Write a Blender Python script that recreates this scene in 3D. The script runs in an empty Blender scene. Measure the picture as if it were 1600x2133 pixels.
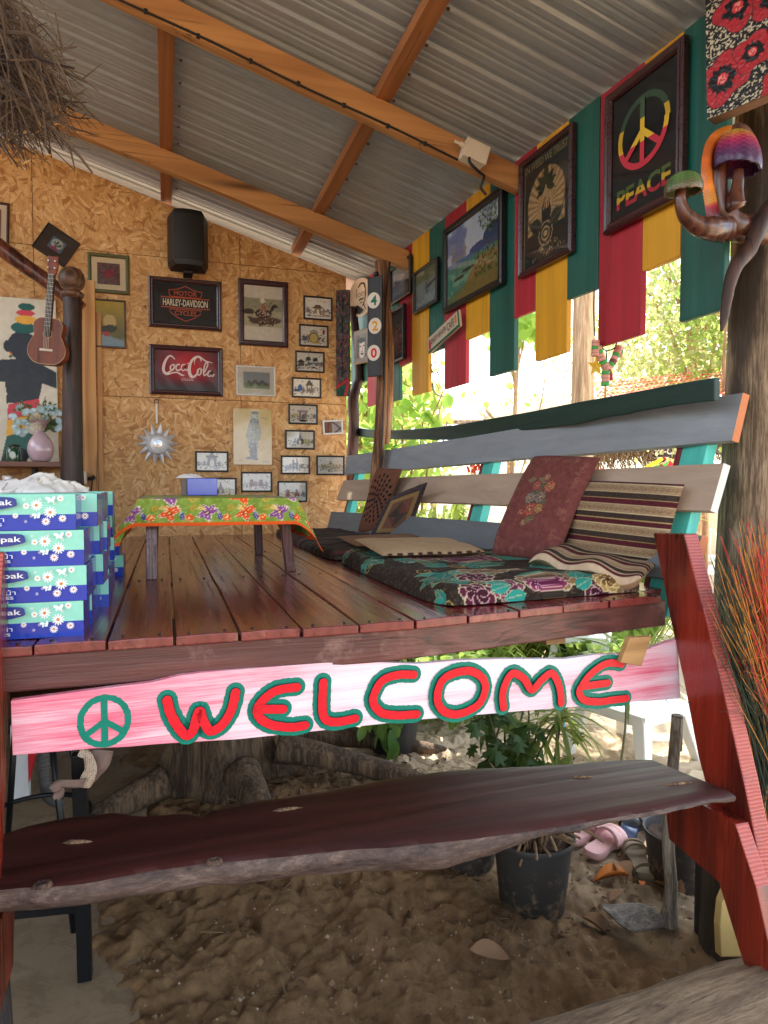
import bpy, math, random
import numpy as np
from mathutils import Vector, Matrix
from mathutils.geometry import tessellate_polygon
random.seed(7); RNG = np.random.default_rng(11)
SC = bpy.context.scene
COL = SC.collection

# ------------------------------------------------------------------ camera
FPX = 1422.0; YAW = math.radians(17.67); PITCH = math.atan(55.5 / 1422)
EYE = np.array([0.0, 0.0, 1.5])
cam_d = bpy.data.cameras.new('camera'); cam = bpy.data.objects.new('camera', cam_d); COL.objects.link(cam)
cam_d.sensor_fit = 'HORIZONTAL'; cam_d.sensor_width = 36; cam_d.lens = 36 * FPX / 1600
cam_d.clip_start = 0.02; cam_d.clip_end = 500
cam.location = EYE; cam.rotation_euler = (math.pi / 2 - PITCH, 0, -YAW)
SC.camera = cam

# ------------------------------------------------------------------ sky, sun, exposure
SUN_EL, SUN_AZ = math.radians(60), math.radians(14)      # azimuth from +Y towards +X
w = bpy.data.worlds.new('World'); SC.world = w; w.use_nodes = True
nt = w.node_tree; nt.nodes.clear()
wo = nt.nodes.new('ShaderNodeOutputWorld'); bg = nt.nodes.new('ShaderNodeBackground')
sky = nt.nodes.new('ShaderNodeTexSky'); sky.sky_type = 'NISHITA'; sky.sun_disc = False
sky.sun_elevation = SUN_EL; sky.sun_rotation = SUN_AZ; sky.air_density = 1.0; sky.dust_density = 1.5
tc = nt.nodes.new('ShaderNodeTexCoord'); mp = nt.nodes.new('ShaderNodeMapping'); mp.inputs['Scale'].default_value = (1, 1, 2.2)
nz = nt.nodes.new('ShaderNodeTexNoise'); nz.inputs['Scale'].default_value = 1.9; nz.inputs['Detail'].default_value = 7; nz.inputs['Roughness'].default_value = .58
cr = nt.nodes.new('ShaderNodeValToRGB'); cr.color_ramp.elements[0].position = .45; cr.color_ramp.elements[1].position = .62
mx = nt.nodes.new('ShaderNodeMix'); mx.data_type = 'RGBA'
nt.links.new(tc.outputs['Generated'], mp.inputs[0]); nt.links.new(mp.outputs[0], nz.inputs['Vector'])
nt.links.new(nz.outputs[0], cr.inputs[0]); nt.links.new(cr.outputs[0], mx.inputs[0])
nt.links.new(sky.outputs[0], mx.inputs[6]); mx.inputs[7].default_value = (9.4, 9.9, 10.8, 1)
nt.links.new(mx.outputs[2], bg.inputs[0]); bg.inputs[1].default_value = 0.12
nt.links.new(bg.outputs[0], wo.inputs[0])
sl = bpy.data.lights.new('sun', 'SUN'); sl.energy = 4.3; sl.angle = math.radians(.6); sl.color = (1, .95, .86)
so = bpy.data.objects.new('sun', sl); COL.objects.link(so)
so.rotation_euler = (math.pi / 2 - SUN_EL, 0, math.pi - SUN_AZ)
so.location = (6, 6, 9)
SC.view_settings.view_transform = 'Standard'; SC.view_settings.look = 'None'
SC.view_settings.exposure = 2.33; SC.view_settings.gamma = 1
SC.view_settings.use_curve_mapping = False
SC.render.engine = 'CYCLES'
SC.cycles.max_bounces = 9; SC.cycles.diffuse_bounces = 5; SC.cycles.transparent_max_bounces = 16

# ------------------------------------------------------------------ measuring helpers (sight lines onto real planes)
_f = np.array([math.sin(YAW) * math.cos(PITCH), math.cos(YAW) * math.cos(PITCH), -math.sin(PITCH)])
_r = np.array([math.cos(YAW), -math.sin(YAW), 0.0]); _u = np.cross(_r, _f)
def ray(px, py): return _f + _r * (px - 800) / FPX - _u * (py - 1066.5) / FPX
def onX(px, py, X): d = ray(px, py); return EYE + d * (X / d[0])
def onY(px, py, Y): d = ray(px, py); return EYE + d * (Y / d[1])
def onZ(px, py, Z): d = ray(px, py); return EYE + d * ((Z - 1.5) / d[2])
def onP(px, py, n, p0):
    d = ray(px, py); n = np.array(n, float); return EYE + d * (np.dot(n, np.array(p0, float) - EYE) / np.dot(n, d))
def dist(px, py, D): return EYE + ray(px, py) * D
WN = (1, .0625, 0)
def wallX(Y): return 1.635 - .0625 * Y
def onW(px, py, off=0.0): return onP(px, py, WN, (1.635 - off, 0, 0))
SLOPE = .285; ROOF0 = 3.33
def roofz(x): return ROOF0 - SLOPE * x
DECK = 1.18; YB = 4.54

# ------------------------------------------------------------------ noise
def _h(ix, iy, iz, s):
    n = (ix.astype(np.int64) * 374761393 + iy.astype(np.int64) * 668265263 + iz.astype(np.int64) * 2147483647 + s * 974711) & 0xffffffff
    n = ((n ^ (n >> 13)) * 1274126177) & 0xffffffff
    return ((n ^ (n >> 16)) & 0xffff) / 65535.0
def vnoise(x, y, z=0, s=0):
    x, y, z = np.broadcast_arrays(np.asarray(x, float), np.asarray(y, float), np.asarray(z, float))
    ix, iy, iz = np.floor(x), np.floor(y), np.floor(z); fx, fy, fz = x - ix, y - iy, z - iz
    fx, fy, fz = [t * t * (3 - 2 * t) for t in (fx, fy, fz)]
    r = 0
    for a in (0, 1):
        for b in (0, 1):
            for c in (0, 1):
                r = r + _h(ix + a, iy + b, iz + c, s) * (fx if a else 1 - fx) * (fy if b else 1 - fy) * (fz if c else 1 - fz)
    return r
def fbm(x, y, z=0, o=4, s=0):
    r = 0; a = .5; f = 1
    for k in range(o):
        r = r + a * (vnoise(np.asarray(x) * f, np.asarray(y) * f, np.asarray(z) * f, s + k * 17) - .5); a *= .5; f *= 2.03
    return r

# ------------------------------------------------------------------ colours
def lin1(v): v = v / 255.0; return v / 12.92 if v <= .04045 else ((v + .055) / 1.055) ** 2.4
def C(r, g=None, b=None):
    if g is None: r, g, b = r
    return (lin1(r), lin1(g), lin1(b))
def linarr(a):
    a = np.asarray(a, float) / 255; return np.where(a <= .04045, a / 12.92, ((a + .055) / 1.055) ** 2.4)

# ------------------------------------------------------------------ objects
WOFF = {}
def tag(o, label=None, cat=None, group=None, kind=None):
    if label: o['label'] = label
    if cat: o['category'] = cat
    if group: o['group'] = group
    if kind: o['kind'] = kind
    return o
def thing(name, label, cat, loc=(0, 0, 0), group=None, rot=None):
    o = bpy.data.objects.new(name, None); COL.objects.link(o); o.empty_display_size = .05
    o.location = Vector(loc)
    if rot is not None: o.rotation_euler = rot
    WOFF[o.name] = None if rot is not None else Vector(loc)
    return tag(o, label, cat, group)
def place(o, parent):
    COL.objects.link(o)
    if parent is not None:
        o.parent = parent
        off = WOFF.get(parent.name)
        if off is not None: o.location = -off
        WOFF[o.name] = Vector((0, 0, 0)) if off is not None else None
    else: WOFF[o.name] = Vector((0, 0, 0))
    return o
def copy_thing(src, loc=None, rot=None, label=None):
    r = src.copy(); COL.objects.link(r)
    if loc is not None: r.location = loc
    if rot is not None: r.rotation_euler = rot
    if label: r['label'] = label
    for ch in list(src.children):
        c = ch.copy(); COL.objects.link(c); c.parent = r
        for g in list(ch.children):
            d = g.copy(); COL.objects.link(d); d.parent = c
    return r
def empty_local(name, label, cat, loc, rot=(0, 0, 0), group=None):
    return thing(name, label, cat, loc, group, rot)

class B:
    def __init__(s): s.v = []; s.f = []; s.m = []; s.c = []; s.hascol = False
    def add(s, vs, fs, m=0, col=None):
        o = len(s.v); s.v.extend([tuple(map(float, p)) for p in vs])
        for f in fs: s.f.append(tuple(i + o for i in f)); s.m.append(m); s.c.append(col)
        if col is not None: s.hascol = True
        return s
    def hexa(s, p, m=0, col=None):   # 8 points: bottom 4 ccw then top 4 ccw
        return s.add(p, [(3, 2, 1, 0), (4, 5, 6, 7), (0, 1, 5, 4), (1, 2, 6, 5), (2, 3, 7, 6), (3, 0, 4, 7)], m, col)
    def box(s, a, b, m=0, col=None):
        x0, y0, z0 = a; x1, y1, z1 = b
        return s.hexa([(x0, y0, z0), (x1, y0, z0), (x1, y1, z0), (x0, y1, z0), (x0, y0, z1), (x1, y0, z1), (x1, y1, z1), (x0, y1, z1)], m, col)
    def beam(s, p, q, wv, tv, m=0, col=None):   # from p to q, half-vectors wv, tv
        p, q, wv, tv = [np.array(t, float) for t in (p, q, wv, tv)]
        return s.hexa([p - wv - tv, p + wv - tv, p + wv + tv, p - wv + tv, q - wv - tv, q + wv - tv, q + wv + tv, q - wv + tv], m, col)
    def quadslab(s, q, t, m=0, col=None):       # four points, thickness vector
        q = [np.array(p, float) for p in q]; t = np.array(t, float)
        return s.hexa(q + [p + t for p in q], m, col)
    def tube(s, pts, rad, n=8, m=0, col=None, cap=True, noise=0, seed=0):
        pts = np.array(pts, float); k = len(pts)
        rad = np.full(k, rad, float) if np.isscalar(rad) else np.array(rad, float)
        tan = np.gradient(pts, axis=0); tan /= np.linalg.norm(tan, axis=1)[:, None] + 1e-9
        ref = np.array([0, 0, 1.0]) if abs(tan[0][2]) < .9 else np.array([1.0, 0, 0])
        a = np.cross(tan[0], ref); a /= np.linalg.norm(a); vs = []
        for i in range(k):
            a = a - tan[i] * np.dot(a, tan[i]); a /= np.linalg.norm(a) + 1e-9; b = np.cross(tan[i], a)
            for j in range(n):
                th = 2 * math.pi * j / n
                rr = rad[i]
                if noise: rr *= 1 + noise * (float(fbm(i * .5 + seed, math.cos(th) * 1.3, math.sin(th) * 1.3 + seed, 3, seed)) * 2)
                vs.append(pts[i] + rr * (a * math.cos(th) + b * math.sin(th)))
        fs = [(i * n + j, i * n + (j + 1) % n, (i + 1) * n + (j + 1) % n, (i + 1) * n + j) for i in range(k - 1) for j in range(n)]
        if cap: fs += [tuple(range(n - 1, -1, -1)), tuple((k - 1) * n + j for j in range(n))]
        return s.add(vs, fs, m, col)
    def lathe(s, prof, c=(0, 0, 0), n=24, m=0, col=None, ax='z', sc=(1, 1)):
        vs = []; fs = []; k = len(prof)
        for r, h in prof:
            for j in range(n):
                th = 2 * math.pi * j / n; x, y = r * math.cos(th) * sc[0], r * math.sin(th) * sc[1]
                p = (x, y, h) if ax == 'z' else ((x, -h, y) if ax == 'y' else (h, x, y))
                vs.append((c[0] + p[0], c[1] + p[1], c[2] + p[2]))
        for i in range(k - 1):
            for j in range(n): fs.append((i * n + j, i * n + (j + 1) % n, (i + 1) * n + (j + 1) % n, (i + 1) * n + j))
        return s.add(vs, fs, m, col)
    def grid(s, P, m=0, closed=False):
        ny, nx = P.shape[:2]
        fs = [(j * nx + i, j * nx + i + 1, (j + 1) * nx + i + 1, (j + 1) * nx + i) for j in range(ny - 1) for i in range(nx - 1)]
        if closed: fs += [(j * nx + nx - 1, j * nx, (j + 1) * nx, (j + 1) * nx + nx - 1) for j in range(ny - 1)]
        return s.add(P.reshape(-1, 3), fs, m)
    def prism(s, poly, y0, y1, m=0, col=None):   # poly in (x,z), extruded along y
        tris = tessellate_polygon([[Vector((p[0], 0, p[1])) for p in poly]]); n = len(poly)
        vs = [(p[0], y0, p[1]) for p in poly] + [(p[0], y1, p[1]) for p in poly]
        fs = [tuple(t) for t in tris] + [tuple(i + n for i in t[::-1]) for t in tris]
        fs += [(i, (i + 1) % n, (i + 1) % n + n, i + n) for i in range(n)]
        return s.add(vs, fs, m, col)
    def build(s, name, mats, parent=None, smooth=False, bevel=0, label=None, kind=None, seg=2, sub=0, auto=None):
        me = bpy.data.meshes.new(name); me.from_pydata(s.v, [], s.f)
        if not isinstance(mats, (list, tuple)): mats = [mats]
        for m in mats: me.materials.append(m)
        if len(mats) > 1: me.polygons.foreach_set('material_index', s.m)
        if s.hascol:
            ca = me.color_attributes.new('Col', 'FLOAT_COLOR', 'CORNER'); arr = []
            for f, c in zip(s.f, s.c):
                c = c or (.5, .5, .5); arr.extend((c[0], c[1], c[2], 1.0) * len(f))
            ca.data.foreach_set('color', arr)
        me.validate(); me.update()
        fix_normals(me)
        if smooth: me.polygons.foreach_set('use_smooth', [True] * len(me.polygons))
        if auto is not None: me.set_sharp_from_angle(angle=math.radians(auto))
        o = place(bpy.data.objects.new(name, me), parent)
        if sub:
            md = o.modifiers.new('sub', 'SUBSURF'); md.levels = sub; md.render_levels = sub
        if bevel:
            md = o.modifiers.new('bevel', 'BEVEL'); md.width = bevel; md.segments = seg; md.limit_method = 'ANGLE'; md.angle_limit = math.radians(40)
        return tag(o, label, None, None, kind)
def fix_normals(me):
    import bmesh
    if len(me.polygons) > 60000: return
    bm = bmesh.new(); bm.from_mesh(me); bmesh.ops.recalc_face_normals(bm, faces=bm.faces); bm.to_mesh(me); bm.free()

# ------------------------------------------------------------------ materials
MATS = {}
class NT:
    def __init__(s, name):
        s.m = bpy.data.materials.new(name); s.m.use_nodes = True; s.t = s.m.node_tree; s.t.nodes.clear()
        s.o = s.t.nodes.new('ShaderNodeOutputMaterial'); s.p = s.t.nodes.new('ShaderNodeBsdfPrincipled'); s.t.links.new(s.p.outputs[0], s.o.inputs[0])
    def n(s, typ, **k):
        x = s.t.nodes.new('ShaderNode' + typ)
        for a, b in k.items():
            if a in x.inputs.keys(): x.inputs[a].default_value = b
            else: setattr(x, a, b)
        return x
    def l(s, a, b): s.t.links.new(a, b)
    def coord(s, kind='Object', scale=(1, 1, 1), rot=(0, 0, 0)):
        t = s.n('TexCoord'); m = s.n('Mapping'); m.inputs['Scale'].default_value = scale; m.inputs['Rotation'].default_value = rot
        s.l(t.outputs[kind], m.inputs[0]); return m.outputs[0]
    def noise(s, vec, scale=5, detail=4, rough=.5, dist=0):
        x = s.n('TexNoise'); x.inputs['Scale'].default_value = scale; x.inputs['Detail'].default_value = detail
        x.inputs['Roughness'].default_value = rough; x.inputs['Distortion'].default_value = dist
        if vec is not None: s.l(vec, x.inputs['Vector'])
        return x.outputs[0]
    def ramp(s, fac, stops, interp='LINEAR'):
        x = s.n('ValToRGB'); e = x.color_ramp.elements; x.color_ramp.interpolation = interp
        while len(e) < len(stops): e.new(.5)
        for i, (p, c) in enumerate(stops):
            e[i].position = p; c = (c, c, c) if np.isscalar(c) else c; e[i].color = (*c, 1)
        s.l(fac, x.inputs[0]); return x.outputs[0]
    def mix(s, fac, a, b, mode='MIX'):
        x = s.n('Mix', data_type='RGBA', blend_type=mode)
        for sock, val in ((x.inputs[0], fac), (x.inputs[6], a), (x.inputs[7], b)):
            if hasattr(val, 'links') or hasattr(val, 'is_output'): s.l(val, sock)
            elif np.isscalar(val): sock.default_value = val
            else: sock.default_value = (*val, 1)
        return x.outputs[2]
    def math(s, op, a, b=0):
        x = s.n('Math', operation=op)
        for i, v in ((0, a), (1, b)):
            if hasattr(v, 'is_output'): s.l(v, x.inputs[i])
            else: x.inputs[i].default_value = v
        return x.outputs[0]
    def bump(s, h, strength=.3, dist=.01):
        x = s.n('Bump'); x.inputs['Strength'].default_value = strength; x.inputs['Distance'].default_value = dist
        s.l(h, x.inputs['Height']); s.l(x.outputs[0], s.p.inputs['Normal']); return x
    def col(s, c):
        if hasattr(c, 'is_output'): s.l(c, s.p.inputs['Base Color'])
        else: s.p.inputs['Base Color'].default_value = (*c, 1)
    def rough(s, r):
        if hasattr(r, 'is_output'): s.l(r, s.p.inputs['Roughness'])
        else: s.p.inputs['Roughness'].default_value = r
    def set(s, k, v): s.p.inputs[k].default_value = v

def flat(name, c, rough=.6, metal=0, bump=0, bscale=60, var=.12, coat=0, trans=0, spec=.5):
    if name in MATS: return MATS[name]
    x = NT(name); v = x.coord()
    n = x.noise(v, 9, 5, .6); n2 = x.noise(v, bscale, 3)
    x.col(x.mix(n, tuple(t * (1 - var * 1.6) for t in c), tuple(min(1, t * (1 + var)) for t in c)))
    x.rough(x.ramp(n2, [(.3, max(0, rough - .08)), (.7, min(1, rough + .08))])); x.set('Metallic', metal)
    x.set('Specular IOR Level', spec)
    if coat: x.set('Coat Weight', coat); x.set('Coat Roughness', .12)
    if bump: x.bump(n2, bump, .004)
    if trans: x.set('Transmission Weight', trans)
    MATS[name] = x.m; return x.m

def wood(name, light, dark, axis='x', rough=.45, ring=7, fine=70, bump=.25, vary=.25, coat=0, knots=True, wear=None, wearamt=.5, bd=.003, contrast=1.0):
    if name in MATS: return MATS[name]
    x = NT(name); st = {'x': (.10, 1, 1), 'y': (1, .10, 1), 'z': (1, 1, .10)}[axis]
    oi = x.n('ObjectInfo')
    add = x.n('VectorMath', operation='ADD'); t = x.n('TexCoord'); sc = x.n('VectorMath', operation='SCALE'); sc.inputs[3].default_value = 7.3
    cmb = x.n('CombineXYZ'); [x.l(oi.outputs['Random'], cmb.inputs[i]) for i in range(3)]
    x.l(cmb.outputs[0], sc.inputs[0]); x.l(t.outputs['Object'], add.inputs[0]); x.l(sc.outputs[0], add.inputs[1])
    m = x.n('Mapping'); m.inputs['Scale'].default_value = st; x.l(add.outputs[0], m.inputs[0]); v = m.outputs[0]
    big = x.noise(v, ring, 5, .55, 1.2)
    wv = x.n('TexWave', wave_type='BANDS', bands_direction={'x': 'Y', 'y': 'X', 'z': 'X'}[axis]); wv.inputs['Scale'].default_value = ring * 1.3
    wv.inputs['Distortion'].default_value = 9; wv.inputs['Detail'].default_value = 3; wv.inputs['Detail Scale'].default_value = 1.2; x.l(v, wv.inputs[0])
    m2 = x.n('Mapping'); m2.inputs['Scale'].default_value = tuple(.25 if q < .5 else 1 for q in st); x.l(v, m2.inputs[0])
    f = x.noise(m2.outputs[0], fine, 5, .7)
    g = x.mix(.5, wv.outputs[0], big); g2 = x.mix(.45, g, f)
    lo = .5 - .22 / contrast; hi = .5 + .22 / contrast
    base = x.ramp(g2, [(lo, dark), (hi, light)])
    vr = x.n('HueSaturation'); x.l(base, vr.inputs['Color'])
    x.l(x.math('ADD', x.math('MULTIPLY', oi.outputs['Random'], 2 * vary), 1 - vary), vr.inputs['Value'])
    c = vr.outputs[0]
    if knots:
        vo = x.n('TexVoronoi'); vo.inputs['Scale'].default_value = 3.2; x.l(m.outputs[0], vo.inputs[0])
        k = x.ramp(vo.outputs[0], [(.03, 0.0), (.10, 1.0)]); c = x.mix(k, tuple(t * .35 for t in dark), c)
    if wear:
        wn = x.noise(add.outputs[0], 5, 7, .72); wf = x.ramp(wn, [(.56, 0.0), (.66, wearamt)]); c = x.mix(wf, c, wear)
    m3 = x.n('Mapping'); m3.inputs['Scale'].default_value = tuple(.35 if q < .5 else 1 for q in st); x.l(v, m3.inputs[0])
    ck = x.ramp(x.noise(m3.outputs[0], 11, 3, .5, .6), [(.488, 0.0), (.498, .75), (.504, .75), (.514, 0.0)]); ck = x.math('MULTIPLY', ck, x.ramp(x.noise(add.outputs[0], 2.3, 3), [(.48, 0.0), (.58, 1.0)])); c = x.mix(ck, c, tuple(t * .3 for t in dark))
    x.col(c); x.rough(x.ramp(f, [(.3, max(.05, rough - .1)), (.7, min(1, rough + .14))]))
    if coat: x.set('Coat Weight', coat); x.set('Coat Roughness', .18)
    x.bump(g2, bump, bd); MATS[name] = x.m; return x.m

def painted(name, c, axis='z', rough=.55, show=.35, under=None, strength=.2):
    if name in MATS: return MATS[name]
    x = NT(name); st = {'x': (.06, 1, 1), 'y': (1, .06, 1), 'z': (1, 1, .06)}[axis]
    oi = x.n('ObjectInfo'); t = x.n('TexCoord'); add = x.n('VectorMath', operation='ADD'); cmb = x.n('CombineXYZ')
    for i in range(3): x.l(x.math('MULTIPLY', oi.outputs['Random'], 9.0), cmb.inputs[i])
    x.l(t.outputs['Object'], add.inputs[0]); x.l(cmb.outputs[0], add.inputs[1])
    m = x.n('Mapping'); m.inputs['Scale'].default_value = st; x.l(add.outputs[0], m.inputs[0])
    f = x.noise(m.outputs[0], 60, 6, .7, .3); g = x.noise(m.outputs[0], 9, 5, .6, 1.5); b = x.noise(add.outputs[0], 3, 4, .6)
    d = tuple(q * (1 - show) for q in c); l = tuple(min(1, q * 1.18 + .006) for q in c)
    cc = x.mix(x.ramp(g, [(.35, 0.0), (.65, 1.0)]), d, l); cc = x.mix(x.ramp(f, [(.38, .0), (.6, .75)]), cc, c)
    cc = x.mix(x.ramp(b, [(.3, .25), (.6, 0.0)]), cc, d)
    vo = x.n('TexVoronoi'); vo.inputs['Scale'].default_value = 4.1; x.l(add.outputs[0], vo.inputs[0])
    cc = x.mix(x.ramp(vo.outputs[0], [(.012, 1.0), (.03, 0.0)]), cc, tuple(q * .2 for q in c))
    if under: cc = x.mix(x.ramp(x.noise(add.outputs[0], 16, 8, .75), [(.66, 0.0), (.72, .8)]), cc, under)
    x.col(cc); x.rough(x.ramp(f, [(.3, rough - .1), (.7, rough + .12)])); x.bump(x.mix(.5, f, g), strength, .003)
    MATS[name] = x.m; return x.m

def ink(name='ink', rough=.55, coat=0, weave=0, sheen=0, ws=900, brush=0):
    if name in MATS: return MATS[name]
    x = NT(name); a = x.n('VertexColor', layer_name='Col'); v = x.coord(); n = x.noise(v, 35, 5, .65)
    x.col(x.mix(.35 if not brush else .75, a.outputs[0], x.mix(n if not brush else x.noise(x.coord(scale=(.35, 1, 1.6)), 60, 6, .75, .8), (.5, .5, .5), (1.15, 1.15, 1.15)), 'MULTIPLY')); x.rough(rough); x.set('Specular IOR Level', .3)
    if coat: x.set('Coat Weight', coat); x.set('Coat Roughness', .06)
    if sheen: x.set('Sheen Weight', sheen); x.set('Sheen Roughness', .5)
    if weave:
        f1 = x.noise(x.coord(scale=(1, .25, 1)), ws, 2); f2 = x.noise(x.coord(scale=(.25, 1, 1)), ws, 2)
        big = x.noise(v, 26, 3); x.bump(x.mix(.6, x.mix(.5, f1, f2), big), weave, .003)
    else: x.bump(n, .12 + brush, .002)
    MATS[name] = x.m; return x.m

def leafmat(name, c, c2, rough=.45):
    if name in MATS: return MATS[name]
    x = NT(name); oi = x.n('ObjectInfo'); g = x.n('NewGeometry'); rnd = x.math('FRACT', x.math('ADD', oi.outputs['Random'], g.outputs['Random Per Island']))
    n = x.noise(x.coord(), 1.5, 3); cc = x.mix(x.mix(.6, n, rnd), c, c2); cc = x.mix(x.math('MULTIPLY', x.noise(x.coord(), 40, 3), .3), cc, c)
    x.col(cc); x.rough(rough); x.set('Specular IOR Level', .35)
    tr = x.n('BsdfTranslucent'); x.l(x.mix(.4, cc, (.42, .48, .14), 'MIX'), tr.inputs[0])
    ms = x.n('MixShader'); ms.inputs[0].default_value = .5; x.l(x.p.outputs[0], ms.inputs[1]); x.l(tr.outputs[0], ms.inputs[2]); x.l(ms.outputs[0], x.o.inputs[0])
    MATS[name] = x.m; return x.m

def glass_mat():
    if 'clear_glass' in MATS: return MATS['clear_glass']
    m = bpy.data.materials.new('clear_glass'); m.use_nodes = True; t = m.node_tree; t.nodes.clear()
    o = t.nodes.new('ShaderNodeOutputMaterial'); tr = t.nodes.new('ShaderNodeBsdfTransparent'); gl = t.nodes.new('ShaderNodeBsdfGlossy'); gl.inputs['Roughness'].default_value = .03
    fr = t.nodes.new('ShaderNodeFresnel'); fr.inputs[0].default_value = 1.5; mi = t.nodes.new('ShaderNodeMixShader')
    t.links.new(fr.outputs[0], mi.inputs[0]); t.links.new(tr.outputs[0], mi.inputs[1]); t.links.new(gl.outputs[0], mi.inputs[2]); t.links.new(mi.outputs[0], o.inputs[0])
    MATS['clear_glass'] = m; return m

# ------------------------------------------------------------------ printed art: canvases (vertex colours) and cut shapes
class Cv:
    def __init__(s, W, H, res, bg):
        s.W, s.H = W, H; s.nx = max(2, int(W / res) + 1); s.ny = max(2, int(H / res) + 1)
        s.x, s.z = np.meshgrid(np.linspace(0, W, s.nx), np.linspace(0, H, s.ny)); s.a = np.empty((s.ny, s.nx, 3)); s.a[:] = bg
    def put(s, m, col, a=1.0): s.a[m] = s.a[m] * (1 - a) + np.array(col, float) * a
    def ell(s, cx, cz, rx, rz, col, rot=0, a=1.0):
        c, n = math.cos(rot), math.sin(rot); dx, dz = s.x - cx, s.z - cz
        s.put(((dx * c + dz * n) / rx) ** 2 + ((-dx * n + dz * c) / rz) ** 2 < 1, col, a)
    def rect(s, x0, z0, x1, z1, col, a=1.0): s.put((s.x >= x0) & (s.x <= x1) & (s.z >= z0) & (s.z <= z1), col, a)
    def poly(s, P, col, a=1.0):
        ins = np.zeros(s.x.shape, bool); n = len(P)
        for i in range(n):
            x1, z1 = P[i]; x2, z2 = P[(i + 1) % n]
            if z1 == z2: continue
            ins ^= ((z1 > s.z) != (z2 > s.z)) & (s.x < (x2 - x1) * (s.z - z1) / (z2 - z1) + x1)
        s.put(ins, col, a)
    def line(s, P, wd, col, a=1.0):
        for (x1, z1), (x2, z2) in zip(P[:-1], P[1:]):
            dx, dz = x2 - x1, z2 - z1; L = dx * dx + dz * dz + 1e-12
            t = np.clip(((s.x - x1) * dx + (s.z - z1) * dz) / L, 0, 1)
            s.put((s.x - x1 - t * dx) ** 2 + (s.z - z1 - t * dz) ** 2 < wd * wd / 4, col, a)
    def vgrad(s, c0, c1): t = (s.z / s.H)[..., None]; s.a = np.array(c0, float) * (1 - t) + np.array(c1, float) * t
    def mottle(s, amt=20, sc=30, seed=0, o=4): s.a = s.a + (fbm(s.x * sc, s.z * sc, 0, o, seed) * 2 * amt)[..., None]
    def flower(s, cx, cz, r, col, cen, n=5, rot=0, edge=None, wid=.34):
        for k in range(n):
            t = rot + 2 * math.pi * k / n; q = (cx + math.cos(t) * r * .55, cz + math.sin(t) * r * .55)
            if edge is not None: s.ell(*q, r * .56, r * wid * 1.22, edge, t)
            s.ell(*q, r * .48, r * wid, col, t)
        if cen is not None: s.ell(cx, cz, r * .22, r * .22, cen)
    def leaf(s, x, z, L, t, col, edge=None, wd=.25):
        P = lambda k: [(x + math.cos(t) * L * u - math.sin(t) * L * wd * k * math.sin(math.pi * u ** .8), z + math.sin(t) * L * u + math.cos(t) * L * wd * k * math.sin(math.pi * u ** .8)) for u in np.linspace(0, 1, 9)]
        pts = P(1) + P(-1)[::-1]
        if edge is not None: s.poly([((p[0] - x) * 1.06 + x, (p[1] - z) * 1.1 + z) for p in pts], edge)
        s.poly(pts, col)
        if edge is not None: s.line([(x, z), (x + math.cos(t) * L * .9, z + math.sin(t) * L * .9)], L * .04, edge)
    def curl(s, x, z, r, col, wd, k=1, turns=1.3):
        s.line([(x + r * (1 - u * .85) * math.cos(k * u * turns * 6.28), z + r * (1 - u * .85) * math.sin(k * u * turns * 6.28)) for u in np.linspace(0, 1, 18)], wd, col)
    def mesh(s, name, fn, mat, parent, smooth=True, kind=None):
        P = fn(s.x / s.W, s.z / s.H); nx, ny = s.nx, s.ny
        idx = np.arange(nx * ny).reshape(ny, nx); q = np.stack([idx[:-1, :-1], idx[:-1, 1:], idx[1:, 1:], idx[1:, :-1]], -1).reshape(-1, 4)
        me = bpy.data.meshes.new(name); V = P.reshape(-1, 3)
        me.vertices.add(len(V)); me.vertices.foreach_set('co', V.astype('f').ravel())
        me.loops.add(q.size); me.loops.foreach_set('vertex_index', q.ravel().astype('i'))
        me.polygons.add(len(q)); me.polygons.foreach_set('loop_start', np.arange(0, q.size, 4, dtype='i'))
        ca = me.color_attributes.new('Col', 'FLOAT_COLOR', 'POINT'); c = np.ones((len(V), 4)); c[:, :3] = linarr(np.clip(s.a, 0, 255)).reshape(-1, 3)
        ca.data.foreach_set('color', c.astype('f').ravel()); me.materials.append(mat); me.update(); me.validate()
        if smooth: me.polygons.foreach_set('use_smooth', [True] * len(me.polygons))
        return tag(place(bpy.data.objects.new(name, me), parent), kind=kind)

def spline(P, n=8, closed=False):
    P = [np.array(p, float) for p in P]; out = []; k = len(P)
    for i in range(k if closed else k - 1):
        g = (lambda j: P[j % k]) if closed else (lambda j: P[min(max(j, 0), k - 1)])
        a, b, c, d = g(i - 1), g(i), g(i + 1), g(i + 2)
        for t in np.linspace(0, 1, n, endpoint=False):
            out.append(.5 * ((2 * b) + (-a + c) * t + (2 * a - 5 * b + 4 * c - d) * t * t + (-a + 3 * b - 3 * c + d) * t ** 3))
    if not closed: out.append(P[-1])
    return out

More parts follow.
